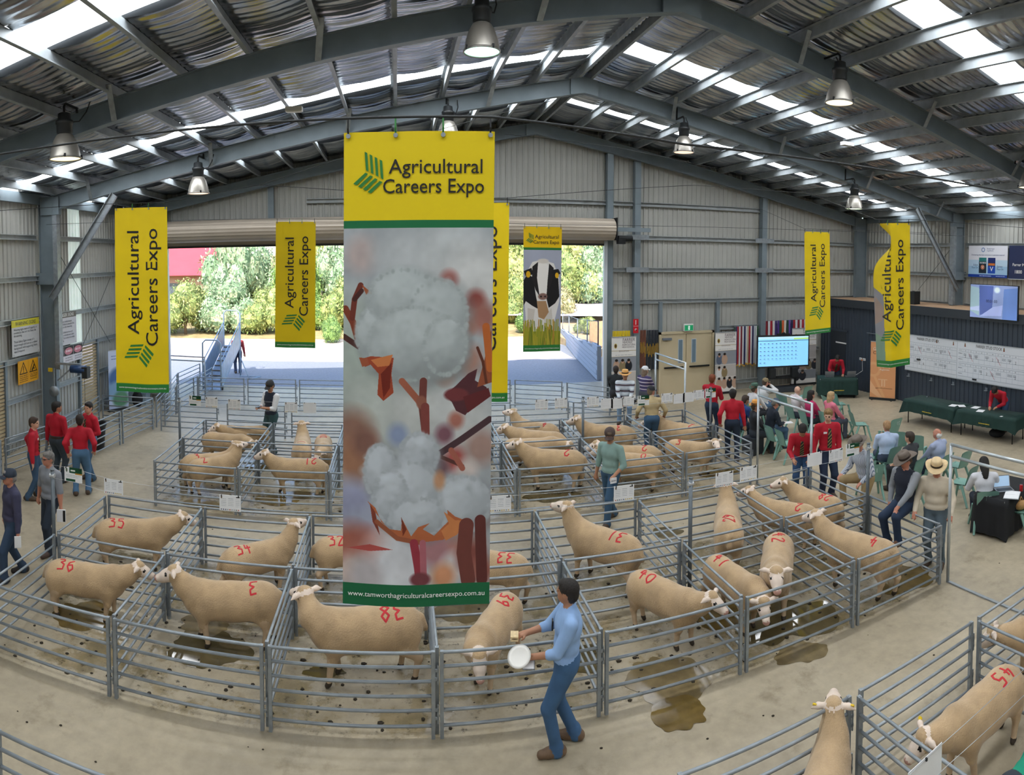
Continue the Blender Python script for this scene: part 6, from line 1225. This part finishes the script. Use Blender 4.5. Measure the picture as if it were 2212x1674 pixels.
sitter('c7', 'dark haired woman in a magenta top', '#b52a5e', '#2b3038', '#1a1312', 'fair', hairlen=.7)
sitter('c27', 'fair haired woman in a pink top', '#d9788c', '#4a5262', '#b89a70', 'pale', hairlen=.8)
sitter('c18', 'fair haired man in a pale blue shirt looking at a phone', '#b9cbe8', '#39455a', '#a5825c', 'ruddy', RH=(.06, .3, .82), LH=(-.06, .3, .82), head=(0, -.5), glasses=True, girth=1.1, dy=-.6)
sitter('c21', 'white haired man in a grey blue shirt seen from behind', '#a3aecb', '#2f3a50', '#d6d4d2', 'ruddy', bald='fringe', girth=1.2, hairlen=.2)
sitter('c24', 'dark haired person in a charcoal tee shirt seen from behind', '#33363a', '#23262c', '#3a2e26', 'fair', sleeve='short', girth=1.1)
sitter('c25', 'long haired woman in a white shirt working at the laptop', '#d5d6dc', '#232c3c', '#17120f', 'tan', hairlen=1.5, RH=(.15, .4, .8), LH=(-.12, .4, .8), lean=.2, head=(0, -.3))
person('person in an orange hat and dark shirt beside the far end pen', (8.75, 14.0, 0), E_ - .3, '#23262c', '#2c333c', '#4a3a2a', 'tan', 'sit', hat='small', hatc='#d99a4c', hipz=.53)
tag(MB().box((0, 0, 0), (.4, .4, .44)).build('storage_stool', mat('dark_fascia', '#2f353d', .5), None, False, (8.72, 14.0, .22), .3), 'low dark box seat beside the far end pen', 'stool')
q = LC + nrm * .55; person('boy in a red shirt bending over the laptops', (q.x, q.y, 0), LRZ + PI, RED, '#22324a', '#1a1310', 'tan', lean=.75, LH=(-.22, .5, .82), RH=(.22, .5, .82), head=(0, -.2), tie=True)
person('boy in a red shirt bent over the long table writing', (15.75, 11.3, 0), PI / 2 + .15, RED, '#2c4563', '#17110f', 'tan', lean=.95, LH=(-.1, .62, .84), RH=(.12, .65, .82), head=(0, -.3), LF=(-.14, .1, 0))
gp = P(2198, 1672, z=1.12); person('person in an emerald shirt bending down at the bottom right corner', (gp.x, gp.y, 0), -PI / 2 - .3, '#0f8f70', '#2b333c', '#3a2c22', 'fair', lean=1.15, LH=(-.15, .5, .75), RH=(.15, .5, .75), girth=1.1)
# ================================================================== left wall: signs, winch, bin
def wall_sign(label, y0, y1, z0, z1, p, name, x=XL + .06):
    t = thing('wall_sign', label, 'sign', (x, (y0 + y1) / 2, z0), PI / 2); quad('face', p.mat(name, .4), y1 - y0, z1 - z0, t, (0, 0, 0), 0, .012); 
    for s in (-.45, .45):
        for z in (.04, .96): MB().tube([(s * (y1 - y0), -.006, z * (z1 - z0)), (s * (y1 - y0), .004, z * (z1 - z0))], .012, 6).build('rivet', steel, t)
    return t
def sl(t, tx, x, z, w_, h_, m, align='CENTER', stuff=False):
    L = MB(); put_text(L, tx, x, z, w_, h_, 0, lambda a, b: Vector((a, -.004, b)), align=align); o_ = L.build('lettering', m, t); 
    if stuff: o_['kind'] = 'stuff'
greyi = mat('grey_ink', '#4a4e55', .5)
p = Paint(140, 100, '#c9cacc'); p.rect(0, .81, 1, 1, '#d8cf3c'); t = wall_sign('white sign headed WARNING SIGNS on a yellow band', 13.9, 15.26, 2.56, 3.52, p, 'warning_sign_print'); sl(t, 'WARNING SIGNS', 0, .865, 1.0, .1, greyi)
sl(t, 'Warning signs warn of hazards or\nconditions that are not likely life\nthreatening', -.02, .62, 1.15, .24, greyi, 'LEFT', True); sl(t, 'These Safety Signs consist of a\nblack triangle and icon on a yellow\nbackground with supporting black\ntext if required', -.02, .25, 1.15, .34, greyi, 'LEFT', True)
p = Paint(140, 110, '#c9c8cf'); p.rect(0, .84, 1, 1, '#6f6a66'); t = wall_sign('white sign headed DANGER SIGNS on a grey band', 16.15, 17.44, 2.55, 3.53, p, 'danger_sign_print'); sl(t, 'DANGER SIGNS', 0, .905, .95, .1, inkw)
sl(t, 'Danger signs communicate a\nhazard condition or situation that\nis likely to be life threatening', 0, .62, 1.0, .24, greyi, 'LEFT', True); sl(t, 'The sign is shown as the word\ndanger on a red oval over a black\nrectangle. Text is black on a white\nbackground', 0, .25, 1.0, .34, greyi, 'LEFT', True)
p = Paint(120, 74, '#e2a21e'); p.rect(.495, 0, .505, 1, '#c98a14')
for x in (.26, .74): p.poly([(x - .2, .42), (x + .2, .42), (x, .95)], '#2a1d0e'); p.poly([(x - .155, .455), (x + .155, .455), (x, .87)], '#e2a21e')
p.rect(.245, .57, .275, .76, '#2a1d0e'); p.ell(.26, .51, .018, .018, '#2a1d0e', .2); p.ell(.78, .7, .025, .03, '#2a1d0e', .2); p.line([(.76, .64), (.72, .55), (.68, .5)], .025, '#2a1d0e'); p.line([(.74, .58), (.8, .55)], .015, '#2a1d0e')
for k in range(4): p.dash(.06, .46, .34 - k * .08, .04, '#6a4a10', 3); 
for k in range(2): p.dash(.58, .92, .22 - k * .09, .04, '#6a4a10', 3)
t = wall_sign('orange caution sign with two warning triangles', 14.15, 15.16, 1.78, 2.41, p, 'caution_sign_print'); sl(t, 'CAUTION', .25, .2, .38, .07, mat('brown_ink', '#4a2c20', .5))
p = Paint(150, 60, '#d6d2d8'); p.rect(0, .45, 1, 1, '#2a2426')
for x in (.16, .5, .84): p.ell(x, .72, .145, .09, '#d08a98', .1); p.ell(x, .72, .125, .07, '#c87888', .1); p.dash(x - .1, x + .1, .73, .14, '#f0dfe4', 6)
for x in (.04, .38, .72): p.dash(x, x + .25, .3, .06, '#8a868c', 4); p.dash(x, x + .25, .15, .06, '#8a868c', 4)
p.rect(.325, 0, .335, 1, '#e8e6ea'); p.rect(.665, 0, .675, 1, '#e8e6ea'); wall_sign('strip of three small red oval danger signs', 16.05, 17.78, 2.0, 2.48, p, 'danger_strip_print')
wn_ = thing('winch', 'blue electric winch motor on a steel arm beside the column', 'winch', (-9.05, 15.35, 2.1)); MB().b2((-.05, -.04, .1), (.75, .04, .16)).build('arm', steel, wn_); MB().sweep([(-.025, -.02), (.025, -.02), (.025, .02), (-.025, .02)], (.0, 0, -.35), (.55, 0, .1), closed=True).build('strut', steel, wn_)
MB().tube([(.5, -.1, .02), (.95, -.1, .02)], .11, 12).build('motor', mat('blue_motor', '#1e3f6a', .4), wn_, True); MB().box((.95, -.1, -.05), (.16, .2, .3)).build('gearbox', mat('black_plastic'), wn_); MB().tube([(.9, -.1, -.2), (.9, -.1, -1.4)], .006, 5).build('chain', mat('black_metal'), wn_)
pu = thing('pulley', 'grey pulley wheel and strap on the column below the winch', 'pulley', (-9.14, 15.3, 1.55)); MB().tube([(0, -.04, -.1), (0, .04, -.1)], .15, 14).build('wheel', steel, pu, True); MB().box((0, 0, .25), (.03, .03, .6)).build('strap', steel, pu); MB().box((-.1, -.02, .5), (.12, .05, .1)).build('yellow_clip', tagm, pu)
bn = thing('rubbish_bin', 'black ribbed rubbish bin behind the boys in red', 'bin', (-7.85, 15.3, 0)); MB().lathe([(.0005, .0), (.2, 0), (.21, .02), (.26, .66), (.275, .67), (.275, .7), (.25, .7), (.245, .62), (.195, .04), (.0005, .03)], 24).build('body', mat('black_bin', '#1a1c20', .4), bn, True); MB().lathe([(.262, .6), (.28, .64), (.28, .7), (.262, .7)], 24).build('rim', mat('black_plastic'), bn, True)
tb = thing('storage_tub', 'clear blue plastic storage tub against the wall', 'tub', (-8.9, 20.75, 0)); MB().box((0, 0, .2), (.65, .42, .4)).build('body', mat('clear_blue_plastic', '#9fb4c4', .25), tb); MB().box((0, 0, .42), (.7, .47, .05)).build('lid', mat('pale_blue_lid', '#8aa2b8', .4), tb)
tb = thing('storage_tub', 'second clear plastic tub stacked on the first', 'tub', (-8.9, 20.75, .446)); MB().box((0, 0, .15), (.6, .4, .3)).build('body', mat('clear_blue_plastic'), tb); MB().box((0, 0, .32), (.64, .44, .04)).build('lid', mat('pale_blue_lid'), tb)
pb_ = Paint(80, 240, '#b9c6e0'); pb_.rect(0, .62, 1, 1, '#c9d2e8'); pb_.ell(.5, .5, .5, .6, '#4a6a9a', .4); pb_.ell(.4, .3, .5, .5, '#7fa2c0', .4); pb_.ell(.6, .15, .4, .4, '#5a8a6a', .4); pb_.dash(.15, .85, .9, .02, '#6a7aa8', 2); pb_.dash(.15, .85, .85, .02, '#6a7aa8', 2)
pullup('pale blue roll up banner standing edge on near the side wall', (-9.35, 19.2), (-8.95, 19.9), 2.05, pb_.mat('blue_roll_up_print', .5), None, inks)
bp_ = thing('black_pack', 'black bag beside the pale blue roll up banner', 'bag', (-8.75, 20.2, 0)); MB().ell((0, 0, .28), (.2, .16, .28), 12).build('body', mat('black_cloth', '#16181c', .85), bp_, True); MB().tube([(-.08, -.12, .5), (0, -.16, .62), (.08, -.12, .5)], .015, 6).build('handle', mat('black_plastic'), bp_, True)
lcd = thing('roof_fitting', 'small white light fitting on a purlin of the left roof', 'light', (P(635, 236, y=13.2))); MB().box((0, 0, 0), (.35, .16, .09)).build('case', mat('white_plastic'), lcd); MB().box((0, 0, -.05), (.3, .12, .02)).build('diffuser', mat('white_enamel', '#dfe0da', .35), lcd)
lcd = thing('roof_fitting', 'small white ceiling sensor on a purlin of the right roof', 'light', (P(1830, 311, y=13.4))); MB().box((0, 0, 0), (.35, .16, .09)).build('case', mat('white_plastic'), lcd); MB().box((0, 0, -.05), (.3, .12, .02)).build('diffuser', mat('white_enamel', '#dfe0da', .35), lcd)  # a ceiling sensor, built from the same parts as the left fitting
# bracing wires of the side wall
for l, a, b in (('thin bracing rod falling to the right across the left wall', (120, 535), (238, 740)), ('thin bracing rod rising past the DANGER SIGNS board', (238, 600), (165, 780))): cable(l, [P(*a, x=-9.6), P(*b, x=-9.6)], .008)
cable('thin bracing rod across the right wall above the loudspeaker', [P(1978, 633, x=18.7), P(2060, 530, x=18.7)], .008)
# ---- puddles and droppings on the floor
def blob(label, u, v, rx, ry, seed, m):
    r = random.Random(seed); p = P(u, v); n = 72; am = [r.uniform(0, .3) for _ in range(14)]; ph = [r.uniform(0, 6) for _ in range(14)]; vs = [(0, 0, 0)] + [(rx * math.cos(2 * PI * k / n) * q, ry * math.sin(2 * PI * k / n) * q, 0) for k in range(n) for q in [1 + sum(a / (1 + .55 * i) * math.sin((i + 2) * 2 * PI * k / n + f) for i, (a, f) in enumerate(zip(am, ph))) * .6]]
    o = MB().add(vs, [(0, k + 1, (k + 1) % n + 1) for k in range(n)]).build('wet_patch', m, None, False, (p.x, p.y, .003 + .0005 * (seed % 5))); tag(o, label, kind='stuff')
wetm = mat('wet_concrete', '#75674a', .14, noise=(5, .3, 7)); dkm = mat('wet_olive', '#6a5830', .1, noise=(4, .35, 7)); pdm = mat('standing_water', '#5a5036', .04, noise=(3, .3))
for i, a in enumerate([(1445, 1470, .5, .45), (1465, 1540, .3, .28), (1700, 1340, .75, .5), (1730, 1410, .35, .22), (1560, 1330, .4, .3), (450, 1400, .5, .42), (440, 1350, .35, .25), (180, 1330, .45, .35), (1250, 1420, .35, .3), (1000, 1320, .4, .3), (1950, 1250, .5, .4), (1190, 1070, .6, .35), (1390, 1030, .5, .3), (600, 1080, .5, .3), (560, 1010, .4, .3), (640, 1070, .4, .25), (1560, 1020, .5, .3), (700, 1450, .25, .12), (440, 1090, .5, .25), (1700, 1120, .4, .3), (1440, 1150, .3, .2), (1800, 1220, .4, .25)]):
    blob('dark wet patch on the pen floor', *a, i + 3, (wetm, dkm, pdm)[i % 3])
r = random.Random(5); m = MB()
for k in range(420):
    y_ = r.choice((r.uniform(6.6, 9.9), r.uniform(12.1, 15.5), r.uniform(6.6, 8.2))); x = r.uniform(-4.9, 7.4); s = r.uniform(.008, .03)
    m.ell((x, y_, s * .3), (s * r.uniform(.8, 1.6), s, s * .5), 5)
for k in range(90): x, y_ = r.uniform(-6, 9), r.choice((r.uniform(10.1, 12), r.uniform(5.0, 6.4), r.uniform(15.7, 20))); s = r.uniform(.006, .016); m.ell((x, y_, s * .3), (s * 1.3, s, s * .5), 5)
tag(m.build('droppings', mat('dung', '#2c2415', .8, noise=(9, .2)), smooth=True), 'scattered dark droppings on the pen floors', 'droppings', kind='stuff')
# lot card and wires in the bottom right pen
q = P(2003, 1645, z=1.55); wire('upper sign wire in the bottom right corner', [P(2240, 1418, z=1.72), P(2014, 1626, z=1.72), P(1900, 1735, z=1.72)]); wire('lower sign wire in the bottom right corner', [P(2240, 1475, z=1.545), P(2045, 1655, z=1.545), P(1950, 1745, z=1.545)])
a, b = P(1962, 1674, z=1.72), P(2035, 1606, z=1.72); d = b - a; t = thing('lot_card', 'lot card seen from behind at the bottom right edge', 'card', (a + b) / 2 + Vector((0, 0, -.2)), math.atan2(d.y, d.x), 'lot cards on the sign wires'); quad('card', CARDM['blank'][0], d.length, .21, t, (0, 0, 0)); MB().box((0, -.006, .2), (.012, .014, .02)).build('clip', mat('black_plastic'), t)
# ================================================================== outside the roller door
yardm = mat('sunlit_apron', '#b9aaa6', .8, noise=(.6, .1)); asph = mat('asphalt', '#82868d', .85, noise=(12, .12))  # sunlight on the apron put into the paler, pinkish colour
tag(MB().b2((-60, YE + 3.48, -.3), (70, 36, -.02)).build('ground_apron', asph), 'asphalt apron outside the roller door', kind='structure')
tag(MB().b2((-90, 36, -.3), (110, 160, -.06)).build('ground_yard', mat('pale_gravel', '#c2b3a4', .9, noise=(.4, .12))), 'pale gravel yard and road beyond the apron', kind='structure')
tag(MB().b2((-60, 31, -.1), (8.7, 36.5, -.012)).build('ground_sunlit', yardm), 'sunlit part of the apron, sunlight put into its pinkish colour', kind='structure')
bank = MB(); bank.grid(lambda a, b: (-70 + 150 * a, 37.5 + 60 * b + 6 * a * (1 - b) + 26 * max(0, a - .55) * (1 - b), -.05 + 5.5 * b ** 1.3 * (1 - .6 * max(0, a - .5)) + .25 * math.sin(a * 40) * b), 40, 12); tag(bank.build('ground_bank', mat('dry_grass', '#9a8a60', .95, noise=(1.5, .3)), smooth=True), 'dry grassy bank rising behind the yard', kind='structure')
tag(MB().b2((9.5, 31, -.05), (40, 60, .35)).build('ground_garden', mat('garden_bed', '#b79f7a', .95, noise=(2, .25))), 'dry garden bed above the retaining wall', kind='structure')
rdp = [(10, 46), (18, 62), (32, 90), (60, 130)]
rv = MB(); vs = []
for x, y_ in rdp: vs += [(x - 5, y_, .9 + (y_ - 46) * .014), (x + 5, y_ - 3, .9 + (y_ - 46) * .014)]
rv.add(vs, [(2 * i, 2 * i + 1, 2 * i + 3, 2 * i + 2) for i in range(3)]); tag(rv.build('road', mat('road_asphalt', '#a8a0a8', .9, noise=(2, .06))), 'pale sealed road climbing to the right', kind='structure')
# ---- foliage
def foliage_mesh(seed, n, cols, leaf=.16, squash=1.0):
    r = np.random.RandomState(seed); lob = r.normal(0, 1, (14, 3)); lob /= np.linalg.norm(lob, axis=1)[:, None]; lob *= r.uniform(.35, .75, (14, 1)); lob[:, 2] = np.abs(lob[:, 2]) * .9 - .1; q = lob[r.randint(0, 14, n)]; d = r.normal(0, 1, (n, 3)); d /= np.linalg.norm(d, axis=1)[:, None]
    c = q + d * r.uniform(.3, .46, (n, 1)); c[:, 2] *= squash; a = r.normal(0, 1, (n, 3)); a /= np.linalg.norm(a, axis=1)[:, None]; b = np.cross(a, d); b /= np.linalg.norm(b, axis=1)[:, None] + 1e-6; s = leaf * r.uniform(.5, 1.3, (n, 1))
    V_ = np.stack([c - a * s, c + b * s * .4, c + a * s, c - b * s * .4], 1).reshape(-1, 3); F = np.arange(n * 4).reshape(n, 4); mb = MB(); mb.add(V_.tolist(), F.tolist())
    for p in lob: mb.ell(p, (.33, .33, .33), 8)
    me = mb.mesh('foliage', [mat('leaf_' + k[1:], k, .65, noise=(14, .35, 8), bump=(20, .8, .05)) for k in cols], False)
    me.polygons.foreach_set('material_index', r.randint(0, len(cols), len(mb.f)).astype(np.int32)); me.update(); return me
FOL = [foliage_mesh(1, 7000, ['#8b9a55', '#6f8246', '#a8ad6a', '#5c6e3c'], .05), foliage_mesh(2, 7000, ['#a39a6c', '#8a8a60', '#b5aa80', '#70744c'], .05), foliage_mesh(3, 7000, ['#5f8040', '#7a9a50', '#4c6a34', '#8fae60'], .05), foliage_mesh(4, 7000, ['#9aa25c', '#b3b26c', '#7c8a48', '#868a5c'], .05), foliage_mesh(5, 7000, ['#74906a', '#8fa582', '#5f7a58', '#a5b08a'], .05)]
FN = ['yellow green native bush on the bank beyond the yard', 'dry grey brown bush on the bank beyond the yard', 'bright green leafy tree on the bank beyond the yard', 'pale olive wattle bush on the bank beyond the yard', 'grey green saltbush on the bank beyond the yard']
trunkm = mat('bush_trunk', '#6a5a48', .9, noise=(6, .2)); tr0 = MB(); tr0.tube([(0, 0, -.55), (.02, 0, -.1), (.1, .05, .3)], [.05, .035, .015], 7); tr0.tube([(0, 0, -.3), (-.15, .08, .15)], [.03, .012], 6); tr0 = tr0.mesh('trunk', trunkm, True); r = random.Random(11)
def bush(x, y_, z, rx, rz_, k, row='on the bank beyond the yard'):
    t = thing('bush', FN[k].replace('on the bank beyond the yard', row), 'bush', (x, y_, z + rz_ * .5), r.uniform(0, 6), 'bushes beyond the yard: ' + str(k)); t['group'] = ['yellow green bushes', 'dry bushes', 'bright green trees', 'wattle bushes', 'saltbushes'][k]; t.scale = (rx, rx, rz_); o_ = obj('foliage', FOL[k], t); o_['kind'] = 'stuff'; obj('trunk', tr0, t)
for i in range(13):
    x = -19 + i * 2.55 + r.uniform(-.6, .6); bush(x, 40.5 + .22 * (x + 19) + r.uniform(-.6, 1), 0, r.uniform(1.7, 2.4), r.uniform(2.2, 3.0), r.randrange(5), 'in the front row at the yard edge')
for i in range(15):
    x = -26 + i * 3.1 + r.uniform(-.8, .8)
    if -24 < x < -14: continue
    bush(x, 46.5 + .2 * (x + 26) + r.uniform(-1, 1.5), .8, r.uniform(2.2, 3.2), r.uniform(3.4, 5.2), r.choice((0, 2, 3, 2, 4, 0)), 'in the middle of the bank')
for i in range(14):
    x = -30 + i * 4.4 + r.uniform(-1, 1)
    if x < -10: continue
    bush(x, 58 + .15 * (x + 30) + r.uniform(-1, 2), 2.4, r.uniform(3, 4.2), r.uniform(5, 7.2), r.choice((0, 2, 2, 3)), 'at the top of the bank')
for i in range(7): x = 26 + i * 5; bush(x, 74 + i * 5, 1.5, 3.2, 4.6, r.choice((2, 4, 0)), 'beside the climbing road')
for i in range(7): bush(11.5 + i * 1.2, 33.5 + r.uniform(0, 7), .3, r.uniform(.5, .9), r.uniform(.5, .9), r.choice((0, 2, 4)), 'low in the garden bed behind the block wall')
for i in range(5): bush(-4 + i * 3.2, 38.6 + i * .8, -.05, r.uniform(.7, 1.1), r.uniform(.9, 1.4), r.choice((2, 1, 4)), 'small at the foot of the bank')
# ---- red roofed house on the rise
hb = thing('house', 'house with a red metal roof beyond the bushes at the left', 'house', (P(392, 596, y=56).x, 58, P(392, 596, y=56).z - 3.2)); MB().box((0, 0, 1.6), (13, 8, 3.6)).build('wall', mat('house_brick', '#a88a78', .9), hb); MB().add([(-7.5, -5, 3.3), (7.5, -5, 3.3), (7.5, 5, 3.3), (-7.5, 5, 3.3), (-3, 0, 6.3), (3, 0, 6.3)], [(0, 1, 5, 4), (1, 2, 5), (2, 3, 4, 5), (3, 0, 4), (3, 2, 1, 0)]).build('roof', mat('red_roof', '#b8434c', .6, noise=(.8, .08)), hb)
for x in (-4, 0, 4): MB().box((x, -4.02, 1.9), (1.6, .06, 1.4)).build('window', mat('house_window', '#4a5560', .2), hb)
# ---- block retaining wall with a mesh fence
rw = struct('wall_retaining', 'low block retaining wall along the ramp outside'); bm_ = mat('concrete_block', '#aeb6c4', .9, noise=(5, .1)); b0 = MB().box((0, 0, 0), (.39, .18, .185)).mesh('block', bm_)
pts = [Vector((8.12, 24.95, 0)), Vector((8.9, 30.9, 0)), Vector((10.1, 38.6, 0))]; dist = 0; L1 = (pts[1] - pts[0]).length; L2 = (pts[2] - pts[1]).length
k = 0; s = .2
while s < L1 + L2:
    top_ = 1.4 - .45 * min(1, s / L1) - .35 * max(0, (s - L1) / L2)
    for c in range(7):
        if (c + 1) * .2 > top_ + .08: break
        ss = s + (.2 if c % 2 else 0); p = pts[0].lerp(pts[1], ss / L1) if ss < L1 else pts[1].lerp(pts[2], min(1, (ss - L1) / L2)); dd_ = (pts[1] - pts[0]) if ss < L1 else (pts[2] - pts[1])
        if k < 300: obj('block', b0, rw, (p.x, p.y, .1 + c * .2), math.atan2(dd_.y, dd_.x)); k += 1
    s += .4
for a, b, h0, h1 in ((pts[0], pts[1], 1.4, .95), (pts[1], pts[2], .95, .6)):
    n = (b - a).normalized(); sd_ = Vector((n.y, -n.x, 0)) * .09; MB().add([a - sd_ * .9, b - sd_ * .9, b + sd_, a + sd_, a - sd_ * .9 + Vector((0, 0, h0)), b - sd_ * .9 + Vector((0, 0, h1)), b + sd_ + Vector((0, 0, h1)), a + sd_ + Vector((0, 0, h0))], [(0, 1, 5, 4), (1, 2, 6, 5), (2, 3, 7, 6), (3, 0, 4, 7), (4, 5, 6, 7)]).build('mortar_core', mat('mortar', '#8f959f', .95), rw)
ft = thing('mesh_fence', 'low steel mesh fence on the block retaining wall', 'fence', (0, 0, 0)); fp = [(8.15, 25.2, 1.38), (8.5, 27.9, 1.17), (8.9, 30.9, .93), (9.5, 34.7, .75), (10.1, 38.4, .58)]
for x, y_, z in fp: MB().tube([(x, y_, z), (x, y_, z + 1.05)], .028, 8).build('post', mat('dark_fascia', '#2f353d', .5) if y_ < 26 else steel, ft, True)
for (x0, y0, z0), (x1, y1, z1) in zip(fp[:-1], fp[1:]):
    for h in (.08, 1.02): MB().tube([(x0, y0, z0 + h), (x1, y1, z1 + h)], .014, 6).build('rail', steel, ft, True)
    n = 18
    for k in range(1, n): f = k / n; MB().tube([(x0 + (x1 - x0) * f, y0 + (y1 - y0) * f, z0 + (z1 - z0) * f + .08), (x0 + (x1 - x0) * f, y0 + (y1 - y0) * f, z0 + (z1 - z0) * f + 1.02)], .004, 4).build('mesh_wire', steel, ft)
sb = thing('notice_board', 'faded orange notice board standing behind the mesh fence', 'sign', (9.6, 29.6, .3), .35); MB().box((0, 0, 1.0), (1.1, .05, 1.3)).build('panel', mat('faded_orange', '#d8a67c', .7, noise=(6, .12)), sb); 
for s in (-.45, .45): MB().box((s, .05, .8), (.06, .06, 1.6)).build('post', steel, sb)
# ---- loading ramp
rp = thing('loading_ramp', 'galvanised stock loading ramp with side panels outside the door', 'ramp', (-7.05, 23.5, 0)); X0, X1 = -.36, .36; Lr, Hr = 3.1, 1.35; rm = mat('blue_galvanised', '#9fb2c4', .4, .4, noise=(5, .12))
MB().add([(X0, 0, .05), (X1, 0, .05), (X1, Lr, Hr), (X0, Lr, Hr), (X0, 0, .0), (X1, 0, .0), (X1, Lr, Hr - .06), (X0, Lr, Hr - .06)], [(0, 1, 2, 3), (7, 6, 5, 4), (0, 4, 5, 1), (1, 5, 6, 2), (2, 6, 7, 3), (3, 7, 4, 0)]).build('floor_plate', rm, rp)
for k in range(9): f = (k + .5) / 9; MB().box((0, Lr * f, .07 + (Hr - .05) * f), (.68, .04, .03)).build('cleat', mat('timber_cleat', '#8a7a66', .8), rp)
for x in (X0, X1):
    MB().add([(x - .012, .1, .15), (x - .012, Lr, Hr + .05), (x - .012, Lr, Hr + .85), (x - .012, .1, .95), (x + .012, .1, .15), (x + .012, Lr, Hr + .05), (x + .012, Lr, Hr + .85), (x + .012, .1, .95)], [(0, 1, 2, 3), (7, 6, 5, 4), (0, 4, 5, 1), (1, 5, 6, 2), (2, 6, 7, 3), (3, 7, 4, 0)]).build('side_sheet', rm, rp)
    MB().tube([(x, 0, 1.12), (x, Lr, Hr + 1.0)], .022, 8).build('top_rail', rm, rp, True); MB().tube([(x, Lr - .05, 0), (x, Lr - .05, Hr + .9)], .03, 8).build('leg', rm, rp, True)
for y_, h in ((0, 1.95), (Lr, 2.85)): MB().tube([(X0, y_, 0 if y_ == 0 else Hr), (X0, y_, h - .12), (X0 + .12, y_, h), (X1 - .12, y_, h), (X1, y_, h - .12), (X1, y_, 0 if y_ == 0 else Hr)], .03, 8).build('hoop', rm, rp, True)
MB().tube([(X1, Lr - .1, .9), (X1 + .55, Lr - .7, .04)], .02, 6).build('stay', rm, rp, True); MB().tube([(X1, Lr - .1, .04), (X1 + .9, Lr - .1, .04), (X1 + .55, Lr - .75, .04), (X1, Lr - .75, .04)], .02, 6).build('foot_frame', rm, rp, True)
for x in (X0, X1): MB().tube([(x - .03, .15, .09), (x + .03, .15, .09)], .09, 12).build('wheel', mat('black_plastic'), rp, True)
person('person in dark clothes and a hat standing behind the loading ramp', (*P(514, 806)[:2], 0), .3, '#8a2a30', '#23314a', '#3a2c22', 'tan', hat='small', hatc='#6a4a3a')
